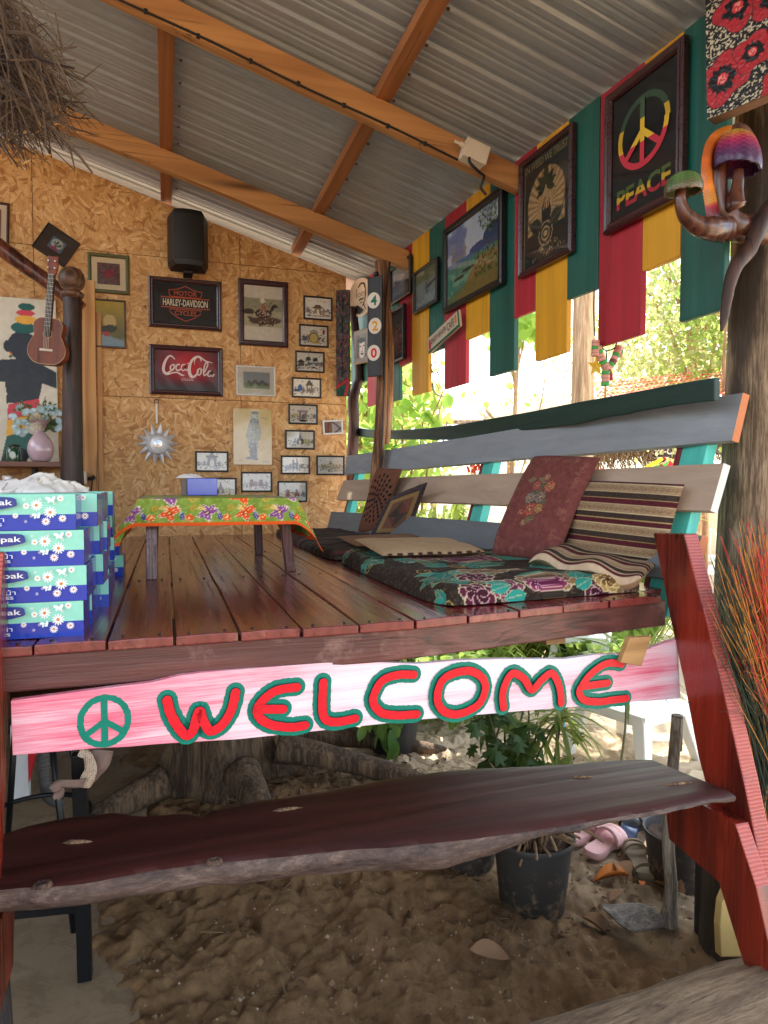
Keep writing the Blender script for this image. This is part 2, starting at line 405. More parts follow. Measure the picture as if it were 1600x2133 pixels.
_fc = {}
class Art:
    """flat print in local (x,z); faces at y=-depth, each shape a hair prouder than the last"""
    def __init__(s, y=0, step=.00012): s.b = B(); s.y = y; s.step = step
    def _n(s): s.y -= s.step; return s.y
    def poly(s, P, col):
        y = s._n(); P = [(float(p[0]), float(p[1])) for p in P]
        tr = tessellate_polygon([[Vector((p[0], p[1], 0)) for p in P]]); s.b.add([(p[0], y, p[1]) for p in P], [tuple(t) for t in tr], 0, C(col)); return s
    def rect(s, x0, z0, x1, z1, col): return s.poly([(x0, z0), (x1, z0), (x1, z1), (x0, z1)], col)
    def ell(s, cx, cz, rx, rz, col, rot=0, n=24):
        c, q = math.cos(rot), math.sin(rot)
        return s.poly([(cx + rx * math.cos(t) * c - rz * math.sin(t) * q, cz + rx * math.cos(t) * q + rz * math.sin(t) * c) for t in np.linspace(0, 2 * math.pi, n, endpoint=False)], col)
    def ring(s, cx, cz, rx, rz, wd, col, n=40, t0=0, t1=2 * math.pi):
        y = s._n(); T = np.linspace(t0, t1, n + 1); vs = []
        for t in T:
            for k in (1, -1): vs.append((cx + (rx + k * wd / 2) * math.cos(t), y, cz + (rz + k * wd / 2) * math.sin(t)))
        s.b.add(vs, [(2 * i, 2 * i + 2, 2 * i + 3, 2 * i + 1) for i in range(n)], 0, C(col)); return s
    def stroke(s, P, wd, col, smooth=6, closed=False, rough=0, taper=None, caps=True):
        Q = np.array(spline(P, smooth, closed) if smooth else P, float)
        if closed: Q = np.vstack([Q, Q[:1]])
        y = s._n(); d = np.gradient(Q, axis=0)
        if closed: d[0] = d[-1] = Q[1] - Q[-2]
        d /= np.linalg.norm(d, axis=1)[:, None] + 1e-9; nr = np.stack([-d[:, 1], d[:, 0]], 1); vs = []
        for i, (p, n) in enumerate(zip(Q, nr)):
            h = wd / 2 * (1 if taper is None else float(np.interp(i / (len(Q) - 1), np.linspace(0, 1, len(taper)), taper)))
            e = [1 + (random.random() - .5) * rough * 2 for _ in (0, 1)]
            vs += [(p[0] + n[0] * h * e[0], y, p[1] + n[1] * h * e[0]), (p[0] - n[0] * h * e[1], y, p[1] - n[1] * h * e[1])]
        c = C(col); s.b.add(vs, [(2 * i, 2 * i + 2, 2 * i + 3, 2 * i + 1) for i in range(len(Q) - 1)], 0, c)
        if caps and not closed:
            for p, dd, i in ((Q[0], -d[0], 0), (Q[-1], d[-1], -1)):
                h = wd / 2 * (1 if taper is None else taper[i]); a0 = math.atan2(dd[1], dd[0]); yy = s._n()
                s.b.add([(p[0], yy, p[1])] + [(p[0] + h * math.cos(a0 + t), yy, p[1] + h * math.sin(a0 + t)) for t in np.linspace(-math.pi / 2, math.pi / 2, 9)], [(0, i + 1, i + 2) for i in range(8)], 0, c)
        return s
    def text(s, txt, x0, z0, x1, z1, col, bold=0.0, shear=0, rot=0, keep=False):
        key = (txt, bold, shear)
        if key not in _fc:
            cu = bpy.data.curves.new('lettering', 'FONT'); cu.body = txt; cu.fill_mode = 'FRONT'; cu.offset = bold; cu.shear = shear; cu.resolution_u = 3
            ob = bpy.data.objects.new('lettering', cu); COL.objects.link(ob); bpy.context.view_layer.update()
            me = ob.to_mesh(); V = [tuple(v.co)[:2] for v in me.vertices]; F = [tuple(p.vertices) for p in me.polygons]; ob.to_mesh_clear()
            bpy.data.objects.remove(ob); bpy.data.curves.remove(cu); _fc[key] = (V, F)
        V, F = _fc[key]
        if not V: return s
        A = np.array(V); lo, hi = A.min(0), A.max(0); sx = (x1 - x0) / (hi[0] - lo[0]); sz = (z1 - z0) / (hi[1] - lo[1])
        if keep: sx = sz = min(sx, sz)
        y = s._n(); c, q = math.cos(rot), math.sin(rot); out = []
        for p in (A - lo): X, Z = p[0] * sx, p[1] * sz; out.append((x0 + X * c - Z * q, y, z0 + X * q + Z * c))
        s.b.add(out, F, 0, C(col)); return s
    def build(s, name, parent, mat=None): return s.b.build(name, mat or ink(), parent)
def flip_ok(): pass
# ================================================================== GROUND
def sand_mat():
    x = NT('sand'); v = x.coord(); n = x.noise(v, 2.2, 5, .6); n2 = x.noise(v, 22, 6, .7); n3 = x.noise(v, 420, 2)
    c = x.mix(n, C(122, 92, 62), C(168, 134, 94)); c = x.mix(x.ramp(n2, [(.38, .0), (.70, .6)]), c, C(82, 60, 40)); sy = x.n('SeparateXYZ'); x.l(v, sy.inputs[0]); c = x.mix(x.ramp(x.math('MULTIPLY', x.math('ADD', x.math('ADD', sy.outputs[0], x.math('MULTIPLY', sy.outputs[1], .5)), x.math('MULTIPLY', n2, .6)), .2), [(.52, 0.0), (.66, .85)]), c, C(204, 184, 154))  # last mix pales the sand toward far right: skylight put into the colour
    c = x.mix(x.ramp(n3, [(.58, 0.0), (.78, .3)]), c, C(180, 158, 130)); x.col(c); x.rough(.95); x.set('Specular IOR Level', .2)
    x.bump(x.mix(.35, x.noise(v, 60, 8, .8), n3), 1.0, .012); return x.m
def axis_pts(lo, hi, d, far, g=1.22):
    a = list(np.arange(lo, hi + d, d)); s = d
    while a[-1] < far: s *= g; a.append(a[-1] + s)
    s = d
    while a[0] > -far: s *= g; a.insert(0, a[0] - s)
    return np.array(a)
PAD = -.13
def ground_h(X, Y):
    near = np.exp(-np.maximum(0, np.hypot(X - .7, Y - 2.2) - 2.4) * .8)
    h = fbm(X * 1.1, Y * 1.1, 0, 3, 3) * .05
    wx, wy = X + fbm(X * 5, Y * 5, 0, 2, 40) * .12, Y + fbm(X * 5, Y * 5, 5, 2, 41) * .12
    h = h + (fbm(wx * 8, wy * 9, 0, 5, 5)) * .075 * near
    h = h + (.25 - np.abs(fbm(wx * 11, wy * 12, 4, 4, 15))) * .05 * near - .0125 * near + fbm(X * 44, Y * 44, 0, 3, 60) * .024 * near + fbm(wx * 20, wy * 20, 0, 3, 61) * .024 * near
    d = vnoise(wx * 15, wy * 17, 0, 9); h = h - np.clip(d - .62, 0, 1) * .055 * near     # foot dimples
    h = h + np.clip(.36 - vnoise(wx * 24, wy * 21, 2, 12), 0, 1) * .045 * near
    t = np.clip((PAD - .02 - X + fbm(Y * 3, X * 2, 0, 4, 8) * .42) / .16, 0, 1); h = h + .022 * np.exp(-((X - PAD) / .12) ** 2) * near; h = h * (1 - t) - .05 * t * (Y < 5.5)
    return h
gx = axis_pts(-.35, 2.5, .0088, 120); gy = axis_pts(1.15, 3.9, .0092, 140)
GX, GY = np.meshgrid(gx, gy); GZ = ground_h(GX, GY)
def bigmesh(name, P, mat, kind):
    ny, nx = P.shape[:2]; idx = np.arange(nx * ny).reshape(ny, nx); q = np.stack([idx[:-1, :-1], idx[:-1, 1:], idx[1:, 1:], idx[1:, :-1]], -1).reshape(-1, 4)
    me = bpy.data.meshes.new(name); V = P.reshape(-1, 3); me.vertices.add(len(V)); me.vertices.foreach_set('co', V.astype('f').ravel())
    me.loops.add(q.size); me.loops.foreach_set('vertex_index', q.ravel().astype('i')); me.polygons.add(len(q)); me.polygons.foreach_set('loop_start', np.arange(0, q.size, 4, dtype='i'))
    me.materials.append(mat); me.update(); me.validate(); me.polygons.foreach_set('use_smooth', [True] * len(me.polygons))
    return tag(place(bpy.data.objects.new(name, me), None), kind=kind)
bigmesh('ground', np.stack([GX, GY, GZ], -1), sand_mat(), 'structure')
def gh(x, y): return float(ground_h(np.array(x), np.array(y)))
px_, py_ = np.meshgrid(np.linspace(-4, PAD, 120), np.linspace(.2, 4.6, 120))
edge = PAD + .03 + fbm(py_ * 1.6, 0, 0, 4, 3) * .16
px_ = -4 + (px_ + 4) / (PAD + 4) * (edge + 4)
cm = NT('concrete'); v = cm.coord(); a_ = cm.noise(v, 3, 6, .65); b_ = cm.noise(v, 60, 4, .6)
c_ = cm.mix(a_, C(124, 104, 78), C(158, 136, 106)); c_ = cm.mix(cm.ramp(cm.noise(v, 9, 7, .75, .6), [(.48, 0.0), (.6, .6)]), c_, C(112, 90, 66))
cm.col(c_); cm.rough(.9); cm.bump(b_, .3, .003)
P = np.stack([px_, py_, fbm(px_ * 4, py_ * 4, 0, 4, 22) * .004 + .0], -1); P = P[:, :, :]
pp = np.concatenate([P, np.stack([P[:, -1, 0] + .004, P[:, -1, 1], P[:, -1, 2] - .08], -1)[:, None, :]], 1)
bigmesh('concrete_pad', pp, cm.m, 'structure')

# ================================================================== ROOF
x = NT('roof_metal'); v = x.coord('Object', (.25, 5, 5)); n = x.noise(v, 6, 5, .6); n2 = x.noise(x.coord('Object', (.4, 18, 18)), 9, 4)
x.col(x.mix(x.mix(.5, n, n2), C(138, 148, 158), C(192, 202, 212))); x.set('Metallic', .3); x.rough(x.ramp(n2, [(.3, .34), (.7, .5)])); x.bump(n2, .15, .002); ROOFM = x.m
roof = thing('metal_roof', 'ribbed grey-brown metal sheet roof sloping down to the right over the platform', 'roof', (0, 3, ROOF0))
def roof_profile(y):
    t = (y % .19) / .19; r = 0.0
    for c_, w_, h_ in ((.20, .12, .0125), (.50, .035, .004), (.66, .035, .004), (.84, .05, .006)): r += h_ * max(0.0, min(1.0, (w_ - abs(t - c_)) / (w_ * .45)))
    return r
ys0 = -1.1; k = 0
while ys0 < 5.0:
    y1 = min(ys0 + .75, 5.02); ys = sorted(set([round(q, 5) for q in np.arange(ys0, y1 + .0001, .0048)] + [y1]))
    b = B(); vs = []; off = .0016 * (k % 2)
    for y in ys:
        for xx in (-3.6, -1.2, 2.25): vs.append((xx, y, roofz(xx) + .003 + off + roof_profile(y)))
    n = len(ys); b.add(vs, [(3 * i + j, 3 * i + j + 1, 3 * i + j + 4, 3 * i + j + 3) for i in range(n - 1) for j in (0, 1)])
    o = b.build('roof_sheet', ROOFM, roof); md = o.modifiers.new('thick', 'SOLIDIFY'); md.thickness = .0012; md.offset = 1
    ys0 += .74; k += 1

ORANGE = wood('orange_timber', C(200, 148, 94), C(156, 106, 62), 'x', .5, 5, 60, .18, .08, 0, True, contrast=.8)
ORANGEY = wood('orange_timber_y', C(184, 124, 78), C(140, 86, 50), 'y', .55, 5, 60, .18, .08, 0, True, contrast=.6)
def sloped(name, label, x0, x1, y0, y1, z0, z1, mat, cat='roof beam'):   # z offsets below roof
    e = thing(name, label, cat, ((x0 + x1) / 2, y0, roofz((x0 + x1) / 2) + z0))
    b = B(); n = 12; vs = []
    for i in range(n + 1):
        xx = x0 + (x1 - x0) * i / n; j = float(fbm(i * .6, y0 * 3, 0, 2, 6)) * .006
        vs += [(xx, y0, roofz(xx) + z0 + j), (xx, y1, roofz(xx) + z0 + j), (xx, y1, roofz(xx) + z1), (xx, y0, roofz(xx) + z1)]
    fs = [(4 * i + k, 4 * i + (k + 1) % 4, 4 * i + 4 + (k + 1) % 4, 4 * i + 4 + k) for i in range(n) for k in range(4)] + [(3, 2, 1, 0), (4 * n, 4 * n + 1, 4 * n + 2, 4 * n + 3)]
    b.add(vs, fs); b.build('timber', mat, e, bevel=.003); return e
bA = sloped('roof_beam', 'nearer sloping orange timber roof beam carrying the black cable', -3.4, wallX(2.67) - .01, 2.655, 2.705, -.155, -.052, ORANGE)
bB = sloped('roof_beam', 'farther sloping orange timber roof beam meeting the round post', -3.4, wallX(3.86) - .01, 3.85, 3.90, -.16, -.052, ORANGE)
bC = sloped('roof_beam', 'orange timber roof beam over the front, above the top of the photo', -3.4, wallX(1.2) - .01, 1.18, 1.23, -.155, -.052, ORANGE)
for xc, lab in ((.845, 'thin orange purlin slanting under the roof right of the middle'), (.02, 'thin orange purlin under the roof above the black speaker'), (-.95, 'thin orange purlin under the roof at the left behind the twigs')):
    e = thing('roof_purlin', lab, 'purlin', (xc, 2, roofz(xc) - .05)); b = B()
    z0, z1 = roofz(xc) - .05, roofz(xc) - .002
    b.hexa([(xc - .033, -.9, z0), (xc + .033, -.9, z0), (xc + .033, 4.60, z0), (xc - .033, 4.60, z0), (xc - .033, -.9, z1), (xc + .033, -.9, z1 - .008), (xc + .033, 4.60, z1 - .008), (xc - .033, 4.60, z1)])
    b.build('timber', ORANGEY, e, bevel=.002)
b = B()
for xc in (.845, .02, -.95):
    for yy in np.arange(-.9, 4.6, .19): b.lathe([(0, roofz(xc + .06) - .004), (.006, roofz(xc + .06) - .003), (.007, roofz(xc + .06) + .002)], (xc + .06, yy + random.uniform(-.01, .01), 0), 6)
b.build('roof_screws', flat('rusty_screw', C(120, 84, 60), .6, .4), roof, kind='stuff')
# cable with clips on the near beam
e = thing('black_cable', 'thin black cable clipped along the nearer orange roof beam', 'cable', (.5, 2.65, roofz(.5) - .15)); b = B(); cl = []
xs = np.linspace(-.6, 1.165, 40); yc = 2.6535
pts = [(xx, 2.650, roofz(xx) - .150 + .003 * math.sin(xx * 9)) for xx in xs]
b.tube(pts, .0045, 6); b.build('cord', flat('black_rubber', C(26, 25, 26), .45), e, smooth=True)
for xx in (-.05, .13, .32, .50, .68, .86, 1.02):
    c = B(); c.box((xx - .007, 2.6435, roofz(xx) - .158), (xx + .007, 2.6553, roofz(xx) - .142)); c.build('cable_clip', flat('black_rubber', C(26, 25, 26)), e, bevel=.002)
# junction box at the end of the cable
e = thing('junction_box', 'small white electrical junction box at the wall end of the near roof beam', 'junction box', (1.22, 2.64, 2.86)); b = B()
q = np.array([1.225, 2.60, roofz(1.225) - .115]); s_ = np.array([1, 0, -SLOPE]); s_ /= np.linalg.norm(s_); u_ = np.array([SLOPE, 0, 1]); u_ /= np.linalg.norm(u_)
b.beam(q + [0, .054, 0], q, s_ * .052, u_ * .037); b.build('box_body', flat('white_plastic', C(226, 214, 196), .4), e, bevel=.004)
b = B(); b.beam(q - [0, .001, 0], q - [0, .008, 0], s_ * .054, u_ * .039); b.build('lid', flat('white_plastic', C(226, 214, 196), .4), e, bevel=.003)
b = B(); g = q - s_ * .055; b.tube([g - s_ * .045, g - s_ * .01], [.006, .006], 8); b.tube([g - s_ * .02, g], [.010, .010], 10); b.build('gland', flat('white_plastic', C(226, 214, 196), .4), e, smooth=False)
b = B(); p0 = q - u_ * .038; b.tube(spline([p0 + [-.02, 0, .01], p0 + [-.025, -.015, -.02], p0 + [.02, -.01, -.05], p0 + [.06, .03, -.045], p0 + [.055, .05, -.08], p0 + [.08, .05, -.11]], 6), .006, 8); b.build('tail_cable', flat('black_rubber', C(26, 25, 26)), e, smooth=True)

# ================================================================== OSB BACK WALL
def osb():
    x = NT('strand_board'); t = x.n('TexCoord'); oi = x.n('ObjectInfo'); cm = x.n('CombineXYZ'); sp = x.n('SeparateXYZ'); x.l(t.outputs['Object'], sp.inputs[0])
    x.l(x.math('ADD', sp.outputs[0], x.math('MULTIPLY', oi.outputs['Random'], 5.0)), cm.inputs[0]); x.l(sp.outputs[2], cm.inputs[1]); base = cm.outputs[0]
    def layer(sc, seed, wob):
        off = x.n('VectorMath', operation='ADD'); off.inputs[1].default_value = (seed * 3.1, seed * 1.7, seed * .9); x.l(base, off.inputs[0])
        nn = x.n('TexNoise'); nn.inputs['Scale'].default_value = 7; nn.inputs['Detail'].default_value = 2; x.l(off.outputs[0], nn.inputs[0])
        sub = x.n('VectorMath', operation='SUBTRACT'); x.l(nn.outputs[1], sub.inputs[0]); sub.inputs[1].default_value = (.5, .5, .5)
        scl = x.n('VectorMath', operation='SCALE'); scl.inputs[3].default_value = wob; x.l(sub.outputs[0], scl.inputs[0])
        ad = x.n('VectorMath', operation='ADD'); x.l(off.outputs[0], ad.inputs[0]); x.l(scl.outputs[0], ad.inputs[1])
        vo = x.n('TexVoronoi', voronoi_dimensions='3D'); vo.inputs['Scale'].default_value = sc; vo.inputs['Randomness'].default_value = 1; x.l(ad.outputs[0], vo.inputs[0])
        s3 = x.n('SeparateColor'); x.l(vo.outputs['Color'], s3.inputs[0])
        vr = x.n('VectorRotate', rotation_type='Z_AXIS'); x.l(off.outputs[0], vr.inputs['Vector']); x.l(x.math('MULTIPLY', s3.outputs[0], 6.283), vr.inputs['Angle'])
        mp = x.n('Mapping'); mp.inputs['Scale'].default_value = (14, 170, 1); x.l(vr.outputs[0], mp.inputs[0])
        st = x.noise(mp.outputs[0], 1, 4, .6); 
        vs2 = x.n('VectorRotate', rotation_type='Z_AXIS'); x.l(off.outputs[0], vs2.inputs['Vector']); x.l(x.math('MULTIPLY', s3.outputs[0], 6.283), vs2.inputs['Angle'])
        m2 = x.n('Mapping'); m2.inputs['Scale'].default_value = (11, 58, 1); x.l(vs2.outputs[0], m2.inputs[0])
        v2 = x.n('TexVoronoi', voronoi_dimensions='2D'); v2.inputs['Scale'].default_value = 1; x.l(m2.outputs[0], v2.inputs[0])
        s4 = x.n('SeparateColor'); x.l(v2.outputs['Color'], s4.inputs[0])
        return s4.outputs[0], st, v2.outputs[0], s4.outputs[1]
    a, sa, da, pa = layer(11, 1, .10); b_, sb, db, pb = layer(17, 5, .11)
    ca = x.ramp(a, [(0, C(184, 134, 78)), (.25, C(206, 156, 96)), (.6, C(222, 174, 114)), (1, C(240, 204, 150))])
    cb = x.ramp(b_, [(0, C(170, 116, 64)), (.3, C(208, 156, 98)), (1, C(232, 188, 130))])
    c = x.mix(x.ramp(pb, [(.45, 0.0), (.5, 1.0)]), ca, cb)
    st = x.mix(x.ramp(pb, [(.45, 0.0), (.5, 1.0)]), sa, sb)
    c = x.mix(x.ramp(st, [(.3, .42), (.62, 0.0)]), c, C(146, 98, 54), 'MIX')
    c = x.mix(x.ramp(da, [(.6, 0.0), (.95, .4)]), c, C(112, 72, 38))
    nn = x.noise(base, 30, 3, .6, 1.0); c = x.mix(x.ramp(nn, [(.71, 0.0), (.74, .85)]), c, C(70, 40, 24))
    c = x.mix(x.ramp(x.noise(base, 1.6, 3), [(.35, .22), (.65, 0.0)]), c, C(150, 98, 52))
    x.col(c); x.rough(x.ramp(st, [(.3, .42), (.7, .62)])); x.set('Specular IOR Level', .35); x.bump(x.mix(.5, st, a), .35, .003); return x.m
OSB = osb()
ow = thing('strand_board_wall', 'back wall of golden strand board hung with pictures', 'wall', (0, YB, DECK))
WR = onY(722, 800, YB)[0]
def wtop(xx): return 3.263 - .297 * xx
xs = [-3.4, -1.95, -.73, .475, WR]; zrow = [.9, 1.71, 2.03, 3.0]
zs = [.95, onY(320, 828, YB)[2] , 9]
b_seams = [(-3.4, -1.95), (-1.95, -.735), (-.735, .47), (.47, WR)]
zc = zs[1]; zc2 = 2.925
for i, (xa, xb) in enumerate(b_seams):
    g = .0018
    rows = [(.95, zc), (zc, zc2), (zc2, None)] if xa < -.0 or True else [(.95, zc), (zc, None)]
    for (za, zb) in rows:
        tl, tr = wtop(xa), wtop(xb)
        if zb is None:
            if tl < za: continue
            xe = xb
            if tr < za + .01: xe = (3.263 - za) / .297 - .01
            poly = [(xa + g, za + g), (xe - g, za + g), (xe - g, wtop(xe)), (xa + g, tl)]
        else:
            if tr < zb:
                xk = (3.263 - zb) / .297; poly = [(xa + g, za + g), (xb - g, za + g), (xb - g, tr)]
                if xk > xa: poly += [(xk, zb - g), (xa + g, zb - g)]
                else: poly += [(xa + g, tl)]
            else: poly = [(xa + g, za + g), (xb - g, za + g), (xb - g, zb - g), (xa + g, zb - g)]
        b = B(); b.prism(poly, YB + random.random() * .002, YB + .014); b.build('strand_board_panel', OSB, ow)
b = B(); b.prism([(-3.4, .94), (WR - .004, .94), (WR - .004, wtop(WR) - .004), (-3.4, wtop(-3.4) - .004)], YB + .0165, YB + .03); b.build('dark_backing', flat('dark_backing', C(60, 44, 32), .9), ow)
b = B()
for zr in (1.72, 2.05, 2.9):
    for xx in np.arange(-2.0, 1.1, .29):
        if zr < wtop(xx) - .05: b.lathe([(0, -.0012), (.0045, -.0008), (.005, .001)], (xx + random.uniform(-.02, .02), YB, zr + random.uniform(-.01, .01)), 8, ax='y')
b.build('screw_heads', flat('screw', C(70, 52, 40), .4, .5), ow, kind='stuff')
lw = thing('light_block_wall', 'pale plank wall added unseen at left to cut sky light and glare', 'wall', (-3.3, 2, 0)); LWM = wood('light_block_wood', C(228, 214, 190), C(196, 180, 154), 'z', .7, 6, 60)  # unseen wall added to cut sky reflections, pale and low to let light through
for i in range(20): yy = -.6 + i * .257; b = B(); b.box((-3.34, yy, 0), (-3.32, yy + .25, 2.5)); b.build('light_block_board', LWM, lw)
# pale light strip of translucent fascia beyond the gap over the wall
tr_ = NT('pale_fascia'); tr_.col(C(240, 184, 188)); tr_.rough(.5); tl_ = tr_.n('BsdfTranslucent'); tl_.inputs[0].default_value = (*C(250, 216, 214), 1); ms_ = tr_.n('MixShader'); ms_.inputs[0].default_value = .6
tr_.l(tr_.p.outputs[0], ms_.inputs[1]); tr_.l(tl_.outputs[0], ms_.inputs[2]); tr_.l(ms_.outputs[0], tr_.o.inputs[0])
b = B(); vs = []
for i in range(61):
    xx = -3.4 + (4.9) * i / 60; yy = 4.80 + .0; vs += [(xx, yy, roofz(xx) - .20), (xx, yy, roofz(xx) + .05)]
b.add(vs, [(2 * i, 2 * i + 2, 2 * i + 3, 2 * i + 1) for i in range(60)])
o = b.build('pale_fascia_strip', tr_.m); tag(o, 'pale pink translucent strip closing the gap above the back wall', 'fascia')
# pale vertical stud on the wall
sx0, sx1 = onY(166, 800, YB - .02)[0], onY(213, 800, YB - .02)[0]
e = thing('wall_stud', 'pale vertical timber board on the wall beside the dark post', 'board', (sx0, YB - .02, DECK)); b = B()
b.box((sx0, YB - .022, DECK + .003), ((sx0 + sx1) / 2 + .03, YB - .003, 2.74)); b.build('plank', wood('pale_timber', C(210, 160, 104), C(166, 114, 66), 'z', .6, 5, 60, .15, .06), e, bevel=.002)
b = B(); b.box(((sx0 + sx1) / 2 + .033, YB - .014, DECK + .003), (sx1, YB - .003, 2.55)); b.build('plank', wood('pale_timber2', C(196, 146, 92), C(150, 100, 58), 'z', .6, 5, 60, .15, .06), e, bevel=.002)

# ================================================================== PAINTED BOARD WALL (right)
GRN = painted('green_paint', C(20, 92, 80), 'z', .5, .45); RED = painted('red_paint', C(176, 32, 50), 'z', .5, .4, None); YEL = painted('yellow_paint', C(222, 160, 30), 'z', .5, .28)
bw = thing('painted_board_wall', 'wall of hanging green, yellow and red boards with stepped lower ends', 'wall', (1.5, 1.6, 2.0))
edges = [1.60, 1.768, 1.935, 2.155, 2.338, 2.556, 2.718, 2.935, 3.165, 3.408, 3.607, 3.836, 4.035, 4.22, 4.40, 4.615, 4.97]
cols = 'GYRGYRGYRGYRGYRG'; bots = [2.009, 2.21, 2.006, 2.218, 2.018, 2.235, 2.01, 2.225, 2.013, 2.238, 2.03, 2.235, 2.035, 2.22, 2.05, 2.238]
for i, (cc, bt) in enumerate(zip(cols, bots)):
    ya, yb = edges[i] + .0015, edges[i + 1] - .0015; of = .004 * random.random(); n = 8
    prof = []
    b = B(); q = []
    for yy in (ya, yb):
        for dx in (0, .022):
            X = wallX(yy) + dx + of
            q.append((X, yy, bt + random.uniform(-.003, .003))); q.append((X, yy, roofz(X) - .002))
    # q: ya/in bot,top ; ya/out bot,top ; yb/in ; yb/out
    b.add(q, [(0, 4, 5, 1), (2, 3, 7, 6), (0, 1, 3, 2), (4, 6, 7, 5), (0, 2, 6, 4), (1, 5, 7, 3)])
    b.build('board', {'G': GRN, 'R': RED, 'Y': YEL}[cc], bw, bevel=.0025)
b = B(); RAIL = wood('grey_rail', C(120, 96, 76), C(70, 52, 40), 'y', .7, 5, 60)
b.quadslab([(wallX(1.6) + .034, 1.6, 2.42), (wallX(1.6) + .034, 1.6, 2.48), (wallX(4.97) + .034, 4.97, 2.48), (wallX(4.97) + .034, 4.97, 2.42)], (.03, 0, 0)); b.build('back_rail', RAIL, bw)

# ================================================================== PLATFORM DECK
DK = wood('red_varnish_deck', C(138, 40, 40), C(78, 22, 26), 'y', .20, 5, 60, .45, .12, .5, True, C(66, 34, 32), .5, .005, .6)
def deck_rough():
    m = DK; return m
END = wood('sawn_end', C(140, 64, 58), C(98, 38, 36), 'y', .32, 5, 60, .25, .12, .3, False, C(176, 120, 104), .4, .003, .5)
deck = thing('timber_platform', 'raised platform of dark red varnished planks', 'platform', (.4, 1.5, 0))
def yfront(xx): return 1.507 + max(0, xx - .55) * .165
gaps = [-1.42, -1.28, -1.14, -1.0, -.86, -.72, -.585, -.452, -.254 - .005, -.121, .012, .149, .285, .42, .557, .705, .859, 1.005, 1.17, 1.372, 1.50]
for i in range(len(gaps) - 1):
    xa, xb = gaps[i] + .0022, gaps[i + 1] - .0022; yf = yfront((xa + xb) / 2) - random.uniform(0, .008)
    if i == len(gaps) - 2: yf = 1.74
    ny = 26; b = B(); top = []; t = .026; sk = (yfront(xb) - yfront(xa)) if xa > .5 else 0
    W = 5; P = np.zeros((ny, W, 3)); t = .0215; Yn = np.linspace(0, 1, ny)
    warp = fbm(Yn * 5, i * 3.3, 0, 3, 2) * .004
    for j in range(W):
        u = j / (W - 1); P[:, j, 0] = xa + (xb - xa) * u + (fbm(Yn * 6, i * 1.7 + (j > 2) * 5, 0, 2, 4) * .004 if j in (0, W - 1) else 0)
        y0 = yf + sk * (u - .5) if sk else yf + (u - .5) * .004; P[:, j, 1] = y0 + (4.53 - y0) * Yn
        P[:, j, 2] = DECK + warp - .0016 * (2 * u - 1) ** 2 + (i % 3) * .0007
    Q = P.copy(); Q[..., 2] = DECK - t
    b.grid(P); b.grid(Q); n0 = ny * W
    sid = [(k * W, (k + 1) * W, (k + 1) * W + n0, k * W + n0) for k in range(ny - 1)] + [(k * W + W - 1, (k + 1) * W + W - 1, (k + 1) * W + W - 1 + n0, k * W + W - 1 + n0) for k in range(ny - 1)]
    vs, fs = list(b.v), list(b.f)
    b.f += sid; b.m += [0] * len(sid); b.c += [None] * len(sid)
    fr = [(k, k + 1, k + 1 + n0, k + n0) for k in range(W - 1)]; b.f += fr; b.m += [1] * len(fr); b.c += [None] * len(fr)
    bk = [((ny - 1) * W + k, (ny - 1) * W + k + 1, (ny - 1) * W + k + 1 + n0, (ny - 1) * W + k + n0) for k in range(W - 1)]; b.f += bk; b.m += [0] * len(bk); b.c += [None] * len(bk)
    b.build('plank', [DK, END], deck, bevel=.003)
BEAM = wood('dark_red_beam', C(112, 62, 56), C(66, 34, 32), 'x', .40, 9, 160, .7, .05, .2, True, C(156, 122, 112), .5, .006, .7)
b = B(); n = 30; vs = []
for i in range(n + 1):
    xx = -.75 + (1.41 + .75) * i / n; yy = 1.512 + max(0, xx - .5) * .16 + .008; j = float(fbm(i * .35, 3, 0, 3, 7)) * .006
    vs += [(xx, yy, 1.083 + j * .5), (xx, yy + .05, 1.083 + j * .5), (xx, yy + .05, DECK - .0225), (xx, yy, DECK - .0225)]
b.add(vs, [(4 * i + k, 4 * i + (k + 1) % 4, 4 * i + 4 + (k + 1) % 4, 4 * i + 4 + k) for i in range(n) for k in range(4)] + [(3, 2, 1, 0), (4 * n, 4 * n + 1, 4 * n + 2, 4 * n + 3)])
b.build('front_beam', BEAM, deck, bevel=.004)
b = B()
for i in range(len(gaps) - 2):
    for yy in (yfront(gaps[i]) + .022, 2.42, 3.32, 4.22):
        for q in (.03, -.03):
            xc = (gaps[i + 1] if q < 0 else gaps[i]) + q; b.lathe([(0, DECK + .0035), (.0035, DECK + .003), (.004, DECK - .002)], (xc, yy + random.uniform(-.006, .006), 0), 8)
b.build('nail_heads', flat('nail_iron', C(40, 26, 26), .4, .6), deck, kind='stuff')
sk = thing('dark_skirting', 'dark brown board skirting closing the back under the platform', 'skirting', (-.8, 4.56, 0)); SKM = wood('skirt_wood', C(58, 44, 36), C(30, 22, 20), 'z', .8, 6, 60)
for i in range(17): xx = -3.4 + i * .235; b = B(); b.box((xx, 4.555 + .004 * (i % 2), -.05), (xx + .238, 4.575 + .004 * (i % 2), .948)); b.build('skirting_board', SKM, sk)
b = B(); b.box((-1.62, 2.0, -.05), (-1.60, 4.55, 1.1)); b.build('side_board', SKM, sk)
RAW = wood('raw_timber', C(200, 158, 104), C(150, 106, 62), 'x', .7, 6, 60, .2, .06)
for yy in (2.4, 3.3, 4.2):
    b = B(); b.box((-1.4, yy, 1.05), (1.42, yy + .05, DECK - .0225)); b.build('joist', RAW, deck, bevel=.002)
